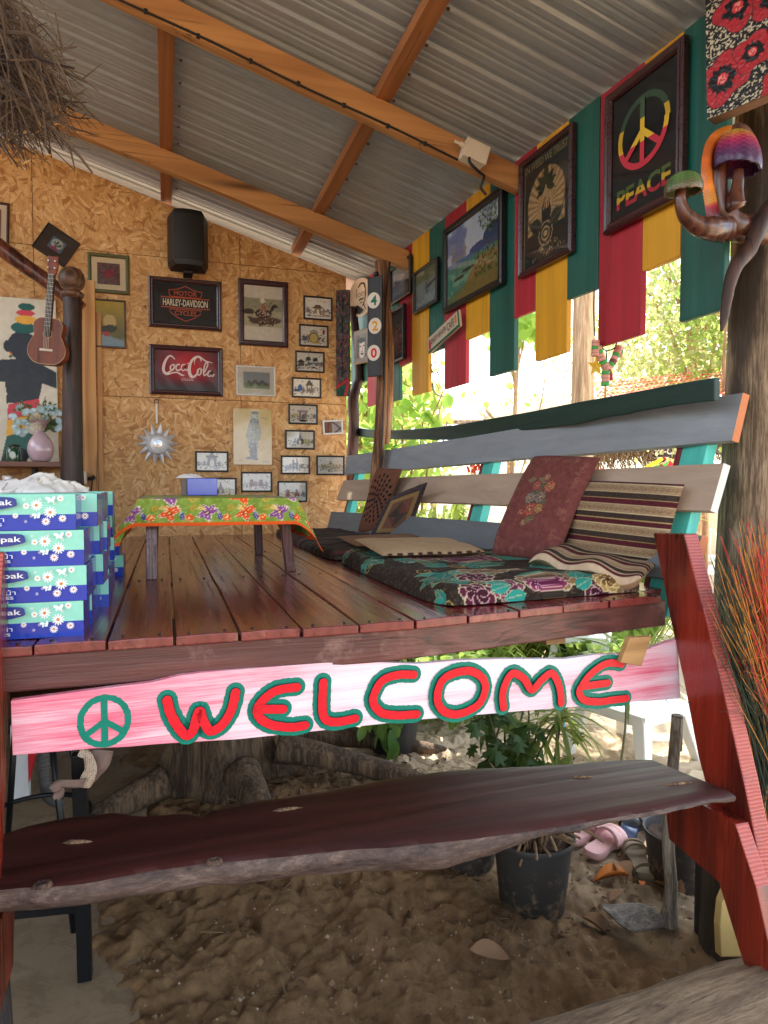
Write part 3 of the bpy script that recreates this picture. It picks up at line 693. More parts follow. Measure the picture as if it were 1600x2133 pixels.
for (xx, yy) in ((-1.3, 4.3), (1.45, 4.2), (-1.3, 2.3), (.62, 4.25)):
    b = B(); b.tube([(xx, yy, -.05), (xx + .01, yy, .6), (xx, yy, 1.05)], [.055, .05, .05], 10, noise=.15, seed=3); b.build('support_post', wood('old_post', C(112, 88, 66), C(54, 40, 32), 'z', .8, 6, 60), deck, smooth=True)
# wood stubs visible below the beam at right
p = onY(1142, 1362, 1.70); b = B(); b.box((p[0] - .03, 1.66, 1.055), (p[0] + .032, 2.6, 1.148)); b.build('joist_end', RAW, deck, bevel=.002)
q = [onY(1312, 1328, 1.532), onY(1358, 1326, 1.532), onY(1336, 1388, 1.532), onY(1293, 1380, 1.532)]
e = thing('raw_batten', 'short slanted raw timber batten in front of the right end of the pink sign', 'batten', q[3]); b = B(); b.quadslab(q, (0, .018, 0)); b.build('batten_body', RAW, e, bevel=.0015)
# ================================================================== BENCH BACK
bench = thing('bench_backrest', 'slatted bench backrest of grey and beige boards on turquoise uprights', 'bench back', (1.4, 1.6, DECK))
GREY = painted('grey_paint', C(142, 149, 156), 'y', .5, .2, None, .12); BEIGE = painted('beige_wash', C(178, 156, 136), 'y', .5, .22, None, .12); DGREY = painted('dark_grey_paint', C(104, 112, 118), 'y', .42, .18, None, .12)
TURQ = painted('turquoise_paint', C(78, 196, 184), 'z', .5, .16, C(190, 220, 210), .12); MAR = painted('maroon_paint', C(120, 26, 36), 'z', .5, .3); CUT = flat('cut_end', C(196, 122, 78), .7, bump=.3)
WHT = painted('white_primer', C(206, 208, 206), 'z', .6, .2)
def slat(near_t, near_b, far_t, far_b, mats, Yn=1.6, Yf=4.4, th=.026):
    b = B(); n = 24; vs = []
    A, Bt, Cc, D = np.array([near_t[0], Yn, near_t[1]]), np.array([near_b[0], Yn, near_b[1]]), np.array([far_t[0], Yf, far_t[1]]), np.array([far_b[0], Yf, far_b[1]])
    up = A - Bt; nv = np.cross([0, 1, 0], up); nv = -nv / np.linalg.norm(nv)
    if nv[0] < 0: nv = -nv
    for i in range(n + 1):
        t = i / n; j = float(fbm(t * 6, near_t[1] * 9, 0, 2, 3)) * .006
        T_ = A + (Cc - A) * t; Bo = Bt + (D - Bt) * t; w_ = np.array([0, 0, j])
        vs += [tuple(Bo + w_), tuple(Bo + nv * th + w_), tuple(T_ + nv * th + w_), tuple(T_ + w_)]
    b.add(vs, [(4 * i + k, 4 * i + (k + 1) % 4, 4 * i + 4 + (k + 1) % 4, 4 * i + 4 + k) for i in range(n) for k in range(4)], 0)
    b.add([vs[0], vs[1], vs[2], vs[3]], [(0, 1, 2, 3)], 1); b.add(vs[-4:], [(0, 1, 2, 3)], 1)
    b.build('slat', mats, bench, bevel=.002)
slat((1.615, 1.772), (1.578, 1.631), (1.141, 1.694), (1.128, 1.573), [GREY, CUT])
slat((1.550, 1.564), (1.505, 1.425), (1.121, 1.535), (1.068, 1.408), [BEIGE, WHT])
slat((1.475, 1.355), (1.435, 1.220), (1.036, 1.329), (1.003, 1.202), [DGREY, CUT])
for t, Yl in ((.06, 1.75), (.55, 2.83), (.93, 4.25)):
    f = (Yl - 1.6) / 2.8; o_ = .034
    tx, bx = 1.600 - .468 * f + o_, 1.425 - .43 * f + o_; tz, bz = 1.73 - .07 * f, 1.10
    b = B(); wdt = .052
    b.hexa([(bx, Yl - wdt, bz), (bx + .04, Yl - wdt, bz), (bx + .04, Yl + wdt, bz), (bx, Yl + wdt, bz), (tx, Yl - wdt, tz), (tx + .04, Yl - wdt, tz), (tx + .04, Yl + wdt, tz), (tx, Yl + wdt, tz)])
    b.build('upright', TURQ, bench, bevel=.002)
    b = B(); y0, y1 = Yl + wdt + .001, Yl + wdt + .022
    b.hexa([(bx - .004, y0, bz), (bx + .04, y0, bz), (bx + .04, y1, bz), (bx - .004, y1, bz), (tx - .004, y0, tz), (tx + .04, y0, tz), (tx + .04, y1, tz), (tx - .004, y1, tz)])
    b.build('upright_edge', MAR, bench, bevel=.002)
# wavy green rail behind the bench
e = thing('green_rail', 'dark green wavy-edged plank rail behind the bench', 'rail', (wallX(1.6), 1.6, 1.75)); b = B()
top = [(1488, 786), (1400, 801), (1300, 820), (1200, 838), (1100, 858), (1020, 872), (940, 886), (870, 893), (800, 896), (760, 893), (733, 888)]
bot = [(1488, 835), (1400, 845), (1300, 862), (1200, 882), (1100, 895), (1020, 905), (940, 916), (870, 917), (800, 914), (760, 911), (733, 904)]
T_ = np.array(spline([onW(*p, .03) for p in top], 4)); Bo = np.array(spline([onW(*p, .03) for p in bot], 4)); vs = []
for i, (a, c) in enumerate(zip(T_, Bo)):
    j = float(fbm(i * .5, 0, 0, 3, 9)) * .012
    vs += [a, c + [0, 0, j], c + [.022, 0, j + .002], a + [.022, 0, .0]]
n = len(T_) - 1; b.add(vs, [(4 * i + k, 4 * i + (k + 1) % 4, 4 * i + 4 + (k + 1) % 4, 4 * i + 4 + k) for i in range(n) for k in range(4)] + [(0, 1, 2, 3), (4 * n + 3, 4 * n + 2, 4 * n + 1, 4 * n)])
b.build('plank', painted('dark_green_paint', C(12, 52, 46), 'y', .5, .3), e, bevel=.004)

# ================================================================== POSTS
def bark(name, c, d, sc=14, rough=.8, st=.7, stain=None):
    if name in MATS: return MATS[name]
    x = NT(name); v = x.coord('Object', (1, 1, .07)); n = x.noise(v, sc, 7, .68, .6); n2 = x.noise(v, sc * 6, 5, .7)
    cc = x.mix(x.mix(.4, n, n2), d, c); cc = x.ramp(x.mix(.45, n, n2), [(.34, tuple(q * .4 for q in d)), (.46, d), (.6, c), (.72, tuple(min(1, q * 1.3) for q in c))])
    if stain: cc = x.mix(x.ramp(x.noise(x.coord('Object', (1, 1, .35)), 3.2, 5, .6), [(.47, 0.0), (.54, .88)]), cc, stain)
    x.col(cc); x.rough(rough); x.bump(x.mix(.5, n, n2), st, .012); MATS[name] = x.m; return x.m
def rotor(pts, rads, n=28, amp=.09, seed=0, flut=7):
    """irregular pole: rings around a path with lobes"""
    b = B(); P = spline(pts, 10); R = np.interp(np.linspace(0, 1, len(P)), np.linspace(0, 1, len(rads)), rads)
    A = np.zeros((len(P), n, 3))
    for i, p in enumerate(P):
        for j in range(n):
            t = 2 * math.pi * j / n; r = R[i] * (1 + amp * float(fbm(math.cos(t) * 1.6 + seed, math.sin(t) * 1.6, i * .13, 4, seed)) * 3)
            A[i, j] = (p[0] + r * math.cos(t), p[1] + r * math.sin(t), p[2])
    b.grid(A, closed=True); k = len(P); b.f += [tuple(range(n - 1, -1, -1)), tuple((k - 1) * n + j for j in range(n))]; b.m += [0, 0]; b.c += [None, None]
    return b
e = thing('log_post', 'thick weathered log post with black stain at the right edge of the platform', 'post', (1.78, 1.68, 0))
rotor([(1.775, 1.68, -.05), (1.78, 1.68, .9), (1.795, 1.675, 1.6), (1.805, 1.67, 2.3), (1.80, 1.66, 2.81)], [.150, .140, .132, .126, .122], 40, .05, 4).build('trunk', bark('weathered_log', C(180, 156, 128), C(106, 88, 70), 30, .85, .6, C(62, 52, 46)), e, smooth=True)
e = thing('split_post', 'brown timber post with a black cable at the far end of the bench', 'post', (1.17, 3.80, DECK))
BROWN = bark('brown_pole', C(170, 126, 90), C(104, 68, 46), 15, .8, .6)
def poleY(pxs, Y, r0): return [onY(px, py, Y) for px, py in pxs]
rotor(poleY([(776, 1075), (781, 1010), (792, 900), (796, 800), (797, 700), (796, 620), (793, 545)][::1], 3.80, 0), [.034, .034, .034, .033, .032, .033, .036], 22, .07, 2).build('pole', BROWN, e, smooth=True)
rotor(poleY([(801, 925), (806, 860), (809, 780), (812, 720), (808, 640), (806, 560), (806, 548)], 3.86, 0), [.032, .033, .032, .026, .018, .018, .018], 18, .06, 5).build('pole_half', bark('light_pole', C(196, 160, 120), C(140, 100, 68), 15, .8, .5), e, smooth=True)
b = B(); b.tube(spline(poleY([(790, 1000), (797, 900), (800, 800), (802, 700), (804, 620), (812, 545)], 3.755, 0), 6), .005, 6); b.build('cable', flat('black_rubber', C(26, 25, 26)), e, smooth=True)
b = B(); p = onY(783, 572, 3.74); b.lathe([(0, 0), (.014, .001), (.014, .016), (0, .017)], p, 12, ax='y'); b.build('bolt', flat('grey_steel', C(70, 70, 72), .4, .8), e, smooth=True)
e = thing('thin_pole', 'thin dark branch pole at the back corner beside the strand board wall', 'post', onY(733, 1000, 4.72))
rotor(poleY([(727, 1060), (731, 1000), (735, 930), (737, 880), (736, 830), (744, 800), (748, 770), (735, 640)], 4.72, 0), [.045, .045, .04, .04, .04, .036, .03, .03], 16, .1, 9).build('pole', bark('dark_pole', C(116, 72, 56), C(52, 30, 26), 12, .55, .5), e, smooth=True)
# dark newel post at left
e = thing('newel_post', 'dark varnished tree-trunk newel post with a turned ball top', 'post', (-.475, 4.0, DECK))
DV = bark('dark_varnish', C(84, 50, 38), C(34, 22, 20), 9, .45, .55)
rotor([(-.478, 4, DECK), (-.482, 4, 1.5), (-.476, 4, 1.8), (-.470, 4, 2.1), (-.464, 4, 2.4), (-.466, 4, 2.50)], [.062, .060, .052, .048, .047, .045], 30, .08, 12).build('trunk', DV, e, smooth=True)
b = B(); b.lathe([(.0, 2.49), (.045, 2.49), (.058, 2.505), (.060, 2.52), (.044, 2.53), (.040, 2.54), (.054, 2.548), (.064, 2.57), (.066, 2.595), (.062, 2.62), (.046, 2.645), (.02, 2.656), (0, 2.658)], (-.466, 4, 0), 30)
b.build('ball_top', wood('turned_wood', C(120, 84, 62), C(52, 36, 30), 'x', .45, 12, 80, .5), e, smooth=True)
e = thing('log_handrail', 'glossy reddish log handrail slanting down behind the newel post', 'handrail', (-.8, 4.1, 2.5)); b = B()
b.tube(spline([onY(-120, 425, 4.14), onY(-30, 492, 4.14), onY(40, 545, 4.14), onY(90, 580, 4.14), onY(135, 615, 4.14), onY(166, 640, 4.14)], 8), [.045, .044, .040, .038, .036, .034], 0 or 18, noise=.10, seed=3) if False else None
P_ = spline([onY(-120, 425, 4.14), onY(-30, 492, 4.14), onY(40, 545, 4.14), onY(90, 580, 4.14), onY(135, 615, 4.14), onY(166, 640, 4.14)], 8)
b.tube(P_, np.linspace(.046, .034, len(P_)), 18, noise=.10, seed=3); b.build('rail', bark('red_varnish_log', C(128, 70, 50), C(66, 32, 26), 9, .22, .4), e, smooth=True)
b = B(); b.beam(onY(150, 618, 4.17), onY(172, 642, 4.17), (0, .02, 0), (.02, 0, .02)); b.build('sawn_end', flat('rail_end', C(150, 84, 52), .5), e, bevel=.003)

# ================================================================== STAIR
STR = wood('red_varnish', C(150, 46, 28), C(62, 20, 18), 'z', .25, 3, 40, .15, .04, .4, True, C(60, 22, 20), .4, .003, .9); x = NT('saw_marked_edge'); v = x.coord(); n = x.noise(v, 14, 6, .7); wv = x.n('TexWave', wave_type='BANDS', bands_direction='Z'); wv.inputs['Scale'].default_value = 38; wv.inputs['Distortion'].default_value = 2.2; wv.inputs['Detail'].default_value = 3; x.l(v, wv.inputs[0])
x.col(x.mix(x.mix(.55, wv.outputs[0], n), C(136, 48, 44), C(206, 112, 102))); x.col(x.mix(x.ramp(n, [(.54, 0.0), (.68, .7)]), x.mix(x.mix(.5, wv.outputs[0], n), C(140, 46, 42), C(200, 104, 94)), C(104, 74, 76))); x.rough(.4); x.bump(x.mix(.5, wv.outputs[0], n), .7, .003); STRE = x.m
def yz(parent, name, poly, x0, x1, mats, bev=.003, edge=None):
    tr = tessellate_polygon([[Vector((0, p[0], p[1])) for p in poly]]); n = len(poly); b = B()
    vs = [(x0, *p) for p in poly] + [(x1, *p) for p in poly]
    b.add(vs, [tuple(t) for t in tr] + [tuple(i + n for i in t) for t in tr], 0); b.m = [0] * len(b.f)
    for i in range(n): b.f.append((i, (i + 1) % n, (i + 1) % n + n, i + n)); b.m.append(1 if (edge and i in edge) else 0); b.c.append(None)
    return b.build(name, mats, parent, bevel=bev)
PS = [(1.667, 1.360), (1.541, 1.366), (1.500, 1.26), (1.449, 1.133), (1.385, .955), (1.319, .759), (1.252, .540), (1.350, .505), (1.400, .60), (1.474, .768), (1.53, .95), (1.585, 1.107), (1.63, 1.25)]
GU = [(1.56, .672), (1.30, .672), (1.235, .55), (1.15, .30), (1.16, .26), (1.24, .26), (1.265, .34), (1.350, .500), (1.53, .520)]
e = thing('stair_stringer', 'glossy red-brown side board of the steps at right, leaning in front of the log post', 'stair side', (1.38, 1.4, .5))
yz(e, 'stringer_board', PS, 1.36, 1.408, [STR, STRE], .004, {1, 2, 3, 4, 5}); 
yz(e, 'step_bracket', GU, 1.316, 1.357, [STR, STRE], .003, {1})
e = thing('stair_stringer', 'red-brown side board of the steps at the left edge of the photo', 'stair side', (-.33, 1.4, .5))
yz(e, 'stringer_board', PS, -.352, -.314, [STR, STRE], .004, {1, 2, 3, 4, 5}); yz(e, 'step_bracket', GU, -.345, -.31, [STR, STRE], .003, {1})
# slab tread
def slab_mat(side):
    if not side: return wood('dark_slab', C(80, 38, 32), C(34, 17, 15), 'x', .46, 3, 40, .4, 0, 0, True, C(60, 34, 32), .5, .004, .5)
    x = NT('bark_edge'); v = x.coord('Object', (.4, 1, 1)); n = x.noise(v, 16, 8, .72, .7); n2 = x.noise(v, 90, 4, .7); c = x.ramp(x.mix(.4, n, n2), [(.36, C(44, 32, 30)), (.52, C(92, 74, 66)), (.64, C(130, 110, 98)), (.76, C(200, 160, 122))])
    x.col(c); x.rough(.7); x.bump(x.mix(.4, n, n2), .9, .012); return x.m
slab = thing('slab_step', 'broad dark red live-edge wooden slab used as a step', 'step', (.5, 1.45, .70))
ZS = .74
back = [(-170, 1790), (-60, 1752), (0, 1735), (60, 1716), (150, 1698), (240, 1690), (300, 1697), (380, 1690), (420, 1697), (445, 1684), (560, 1660), (700, 1636), (900, 1605), (1010, 1596), (1150, 1590), (1290, 1580), (1345, 1577)]
front = [(-170, 1898), (-60, 1868), (0, 1850), (150, 1836), (300, 1812), (440, 1792), (560, 1780), (700, 1766), (850, 1757), (1000, 1742), (1150, 1722), (1300, 1697), (1400, 1676), (1480, 1660), (1530, 1652)]
def resamp(P, n):
    P = np.array(P); d = np.r_[0, np.cumsum(np.linalg.norm(np.diff(P, axis=0), axis=1))]; t = np.linspace(0, d[-1], n); return np.stack([np.interp(t, d, P[:, k]) for k in range(P.shape[1])], 1)
NS = 170; Bk = resamp([onZ(*p, ZS) for p in back], NS); Fr = resamp([onZ(*p, ZS) for p in front], NS)
bottomz = np.interp(np.linspace(0, 1, NS), [0, .1, .25, .42, .52, .57, .63, .69, .80, .92, 1], [.052, .054, .056, .058, .062, .072, .054, .026, .018, .018, .022])
ring = []
NTp = 16
for i in range(NS):
    bk, fr = Bk[i].copy(), Fr[i].copy(); th = bottomz[i] + .008 * float(fbm(i * .09, 0, 0, 3, 2)); row = []
    bk[1] += .02 * float(fbm(i * .10, 5, 0, 4, 4)); fr[1] += .018 * float(fbm(i * .07, 9, 0, 4, 5))
    for t in np.linspace(0, 1, NTp):
        p = bk + (fr - bk) * t; wv = .0035 * float(fbm(i * .06, t * 3, 0, 3, 7)); e_ = .006 * max(0, 1 - min(t, 1 - t) * 14)
        row.append((p[0], p[1], ZS + wv - e_))
    d = (fr - bk) / np.linalg.norm(fr - bk); NE = 7
    for t in np.linspace(.16, 1, NE):
        o = .012 * math.sin(t * 2.2) - .03 * t * t + .016 * float(fbm(i * .16, t * 2.6, 3, 4, 8)); p = fr + d * o; row.append((p[0], p[1], ZS - .006 - th * t))
    for t in (.3, .7, 1.0):
        p = fr + (bk - fr) * t; row.append((p[0], p[1], ZS - th - .004 + .01 * float(fbm(i * .1, t * 2, 0, 2, 3))))
    row.append((bk[0], bk[1] + .005, ZS - .02)); ring.append(row)
A = np.array(ring); nr = A.shape[1]; b = B(); b.grid(A, closed=True)
nf = NS - 1
b.m = []
for j in range(NS - 1):
    for i in range(nr - 1): b.m.append(0 if i < NTp - 1 else 1)
for j in range(NS - 1): b.m.append(1)
b.f += [tuple(range(nr)), tuple((NS - 1) * nr + j for j in range(nr))[::-1]]; b.m += [1, 1]; b.c += [None, None]
b.build('slab_body', [slab_mat(0), slab_mat(1)], slab, smooth=True, auto=50)
TAN = bark('scar_wood', C(168, 136, 100), C(96, 66, 48), 60, .8, .6)
for (x0, y0, x1, y1, r) in ((128, 1757, 196, 1754, .0075), (565, 1691, 632, 1683, .007), (1188, 1620, 1240, 1619, .005), (1385, 1636, 1450, 1630, .006)):
    b = B(); a, c = onZ(x0, y0, ZS - .001), onZ(x1, y1, ZS - .001); b.tube([a, a + (c - a) * .25, a + (c - a) * .7, c], [.001, r, r * .8, .001], 8, noise=.3, seed=int(x0)); b.build('scar', TAN, slab, smooth=True)
for (x0, y0, r) in ((88, 1843, .013), (446, 1794, .012)):
    p = onZ(x0, y0, ZS); b = B(); b.lathe([(.0, -.002), (r * .5, .001), (r * .75, .005), (r, .004), (r * 1.25, -.003)], p, 16, sc=(1.2, .8)); b.build('knot', bark('knot_wood', C(110, 84, 66), C(54, 38, 32), 40), slab, smooth=True)

# ================================================================== WELCOME SIGN
SA, SB = onY(22, 1573, 1.490), onY(1412, 1455, 1.566); SB[2] = SA[2]; sd = SB - SA; sd[2] = 0; SL = np.linalg.norm(sd); sd /= SL
sn = np.array([-sd[1], sd[0], 0]); so_ = SA.copy(); phi = math.atan2(sd[1], sd[0])
sign = empty_local('welcome_sign', 'long wavy pink and white plank sign reading WELCOME with a green peace symbol', 'sign', tuple(so_), (0, 0, phi))
def S(px, py): p = onP(px, py, sn, so_) - so_; return (float(np.dot(p, sd)), float(p[2]))
topE = [(22, 1460), (150, 1443), (250, 1430), (320, 1421), (370, 1408), (420, 1401), (560, 1390), (700, 1379), (780, 1379), (869, 1383), (953, 1376), (1037, 1373), (1178, 1373), (1240, 1364), (1300, 1362), (1355, 1350), (1412, 1331)]
botE = [(1418, 1455), (1319, 1463), (1094, 1481), (869, 1500), (700, 1519), (500, 1540), (320, 1551), (270, 1556), (190, 1560), (120, 1566), (26, 1574)]
x = NT('pink_wash'); v = x.coord('Object', (.55, 1, 9)); n = x.noise(v, 2.4, 5, .62, .25); n2 = x.noise(x.coord('Object', (.5, 1, 30)), 12, 5, .7); g = x.n('SeparateXYZ'); x.l(x.coord(), g.inputs[0])
m_ = x.ramp(x.math('DIVIDE', g.outputs[0], SL), [(0, .62), (.13, .72), (.28, .34), (.45, .08), (.62, .10), (.8, .14), (.88, .5), (.95, .55), (1, .35)])
f = x.math('ADD', x.math('MULTIPLY', x.math('SUBTRACT', x.mix(.4, n, n2), .5), 3.2), m_)
x.col(x.ramp(f, [(.0, C(236, 226, 232)), (.35, C(240, 196, 208)), (.7, C(232, 130, 152)), (1.0, C(214, 70, 104))])); x.rough(.55); x.bump(n2, .3, .002); PINK = x.m
b = B(); b.prism([S(*p) for p in topE] + [S(*p) for p in botE], 0, .018); b.build('plank', PINK, sign, bevel=.0015)
a = Art(-.0004, .00012); G, R_ = (14, 132, 112), (232, 34, 50)
k = float(S(700, 1450)[1] - S(700, 1451)[1])
WEL = [[(348, 1457), (355, 1484), (371, 1513), (388, 1530), (402, 1519), (409, 1492), (416, 1480), (424, 1502), (438, 1521), (462, 1508), (481, 1478), (490, 1441)],
       [(617, 1430), (577, 1436), (551, 1453), (535, 1475), (542, 1495), (565, 1508), (604, 1513), (634, 1509)],
       [(672, 1420), (670, 1470), (676, 1496), (700, 1502), (738, 1495)],
       [(860, 1404), (829, 1404), (796, 1415), (779, 1441), (776, 1463), (793, 1483), (824, 1488), (866, 1486)],
       [(1046, 1472), (1044, 1446), (1052, 1418), (1066, 1401), (1088, 1412), (1105, 1435), (1125, 1415), (1145, 1401), (1158, 1418), (1164, 1441), (1166, 1463)],
       [(1291, 1382), (1262, 1380), (1232, 1398), (1212, 1421), (1203, 1441), (1215, 1457), (1246, 1460), (1268, 1457), (1301, 1453)]]
BARS = [[(540, 1475), (588, 1475)], [(1209, 1428), (1262, 1421)]]
OO = [(908, 1452), (917, 1418), (942, 1401), (976, 1396), (1001, 1410), (1008, 1432), (998, 1460), (976, 1477), (945, 1486), (919, 1477)]
DKG = (8, 70, 66)
for col, wd, rg in ((G, 38, .05), (DKG, 20, .05), (R_, 17.5, .05)):
    for P in WEL: a.stroke([S(*p) for p in P], wd * k, col, 9, rough=rg)
    a.stroke([S(*p) for p in OO], wd * k, col, 9, True, rough=rg)
    for P in BARS: a.stroke([S(*p) for p in P], wd * k, col, 0)
a.build('lettering', sign, ink('sign_enamel', .32, brush=.4))
a = Art(-.0004, .00012); c0 = S(217.6, 1502); r0 = S(267, 1502)[0] - c0[0]; rz = S(217, 1453)[1] - c0[1]
a.stroke([(c0[0] + r0 * math.cos(t), c0[1] + rz * math.sin(t)) for t in np.linspace(0, 2 * math.pi, 60, endpoint=False)], 11.5 * k, G, 0, True, rough=.16)
a.stroke([(c0[0], c0[1] - rz), (c0[0], c0[1]), (c0[0], c0[1] + rz)], 12 * k, G, 3, rough=.06); a.stroke([c0, (c0[0] - r0 * .76, c0[1] - rz * .5)], 11 * k, G, 3, rough=.06); a.stroke([c0, (c0[0] + r0 * .76, c0[1] - rz * .5)], 11 * k, G, 3, rough=.06)
a.build('peace_symbol', sign, ink('sign_enamel', .32, brush=.4))

# ================================================================== MATTRESSES AND CUSHIONS
CLOTH = ink('cloth', .95, 0, .5, 0); SATIN = ink('satin', .5, 0, .25)
def mattress(name, label, x0, x1, y0, y1, th, cv, skew=0, seed=0):
    e = thing(name, label, 'mattress', ((x0 + x1) / 2, y0, DECK))
    def fn(u, v):
        U, V = u * 2 - 1, v * 2 - 1
        # squash the outer band of the print down the sides
        su = np.sign(U) * np.minimum(np.abs(U) * 1.10, 1); sv = np.sign(V) * np.minimum(np.abs(V) * 1.05, 1)
        r_ = th * 1.1; au = np.clip((1 - np.abs(U)) * (x1 - x0) / 2 / (r_ * 1.57), 0, 1) * math.pi / 2; av = np.clip((1 - np.abs(V)) * (y1 - y0) / 2 / (r_ * 1.57), 0, 1) * math.pi / 2
        h = np.sin(au) ** .9 * np.sin(av) ** .9; su = np.sign(U) * np.where(au < 1.57, 1 - (1 - np.cos(au)) * 0 - (1 - np.cos(math.pi / 2 - au)) * 0 - 0, np.abs(U)); su = np.sign(U) * (1 - np.where(au < 1.5707, (1 - np.cos(au)) * r_ / ((x1 - x0) / 2), 1 - np.abs(U) - r_ * .57 / ((x1 - x0) / 2) * 1.0)); sv = np.sign(V) * (1 - np.where(av < 1.5707, (1 - np.cos(av)) * r_ / ((y1 - y0) / 2), 1 - np.abs(V) - r_ * .57 / ((y1 - y0) / 2) * 1.0))
        X = (x0 + x1) / 2 + su * (x1 - x0) / 2 * (1 - .012 * (1 - h)); Y = (y0 + y1) / 2 + sv * (y1 - y0) / 2 + skew * (X - x0)
        c = np.abs(su) ** 8 * np.abs(sv) ** 8; X = X - np.sign(U) * c * .03; Y = Y - np.sign(V) * c * .03
        Z = DECK + .003 + h * th + fbm(X * 6, Y * 6, 0, 3, seed) * .026 * h + fbm(X * 24, Y * 24, 0, 2, seed + 3) * .004 * h
        return np.stack([X, Y, Z], -1)
    cv.mesh('cover', fn, CLOTH, e); return e
def batik(W, H, res, seed=1, sparse=1.0):
    rs = random.Random(seed); c = Cv(W, H, res, (46, 36, 28)); c.mottle(22, 90, seed, 3)
    dots = vnoise(c.x * 160, c.z * 160, 0, 5) > .80; c.put(dots, (120, 98, 60), .6)
    for k in range(int(W * H * 90 * sparse)):
        x_, z_ = rs.random() * W, rs.random() * H; t = rs.random() * 6.28
        if rs.random() < .55:
            for q in range(3): c.leaf(x_, z_, .06 + rs.random() * .06, t + (q - 1) * .6, rs.choice([(36, 118, 108), (48, 140, 126), (26, 92, 86)]), (130, 140, 100), .28)
        c.curl(x_ + .03, z_ - .02, .03 + rs.random() * .02, rs.choice([(180, 150, 88), (120, 170, 150)]), .004)
    for k in range(int(W * H * 26 * sparse)):
        x_, z_ = rs.random() * W, rs.random() * H; cc = rs.choice([(112, 38, 66), (124, 56, 80), (88, 28, 52), (140, 112, 70)])
        r = .045 + rs.random() * .025; c.flower(x_, z_, r * 1.15, cc, None, 7, rs.random() * 3, (196, 180, 150), .40); c.flower(x_, z_, r * .75, tuple(int(q * .72) for q in cc), (60, 20, 40), 6, rs.random() * 3, (196, 150, 150), .40)
    return c
cv = batik(.74, 1.16, .004, 4)
cv.flower(.36, .062, .036, (130, 44, 84), None, 8, .2, (208, 170, 160), .42); cv.flower(.36, .062, .022, (96, 26, 62), (60, 16, 40), 6, .5, (208, 150, 170), .42)
cv.flower(.545, .05, .045, (176, 140, 84), None, 8, .2, (226, 206, 150), .42); cv.flower(.545, .05, .028, (120, 84, 44), (60, 40, 20), 6, .5, (226, 206, 150), .42)
for q in ((.42, .03, .4), (.44, .07, 1.0), (.50, .1, 2.0), (.27, .06, 2.6), (.31, .02, 3.3), (.58, .02, .5), (.2, .04, .3)): cv.leaf(q[0], q[1], .075, q[2], (48, 146, 132), (160, 180, 140), .3)
mattress('floor_mattress', 'thick floor mattress in black and teal flowered batik at the front of the bench', .665, 1.405, 1.635, 2.78, .050, cv, .10, 3)
rs = random.Random(5); cv = Cv(.62, 1.7, .007, (58, 50, 46)); cv.mottle(16, 40, 2)
for k in range(26):
    z_ = rs.random() * 1.7; cv.line([(0, z_), (.62, z_ + rs.uniform(-.1, .1))], rs.uniform(.01, .03), rs.choice([(120, 62, 62), (96, 104, 116), (90, 84, 60), (40, 36, 36), (110, 90, 96)]), .7)
mattress('floor_mattress', 'farther floor mattress in dark striped cloth below the leaf-cut cushion', .645, 1.12, 2.80, 4.42, .040, cv, 0, 9)

def cushion(name, label, quad, thick, cv, mat=None, back=(110, 84, 70), sag=None, seed=0, curl=0.0, e=None, part='cover'):
    BL, BR, TR, TL = [np.array(p, float) for p in quad]; nv = np.cross(BR - BL, TL - BL); nv /= np.linalg.norm(nv)
    if np.dot(nv, EYE - BL) < 0: nv = -nv
    if e is None: e = thing(name, label, 'cushion', tuple((BL + BR) / 2))
    def base(u, v):
        u, v = u[..., None], v[..., None]; return BL * (1 - u) * (1 - v) + BR * u * (1 - v) + TR * u * v + TL * (1 - u) * v
    def fn(sgn):
        def g(u, v):
            P = base(u, v); h = (1 - np.abs(2 * u - 1) ** 5) ** .5 * (1 - np.abs(2 * v - 1) ** 5) ** .5
            P = P + nv * (sgn * h * thick / 2 + curl * (2 * v - 1) ** 2 + curl * .5 * (2 * u - 1) ** 2 + fbm(u * 3 + seed, v * 3, 0, 3, seed)* .012 )[..., None]
            if sag is not None: P = P + sag(u, v)
            return P
        return g
    cv.mesh(part, fn(1), mat or CLOTH, e)
    c2 = Cv(cv.W, cv.H, max(cv.W, cv.H) / 16, back); c2.mesh('backing', fn(-1), mat or CLOTH, e)
    return e
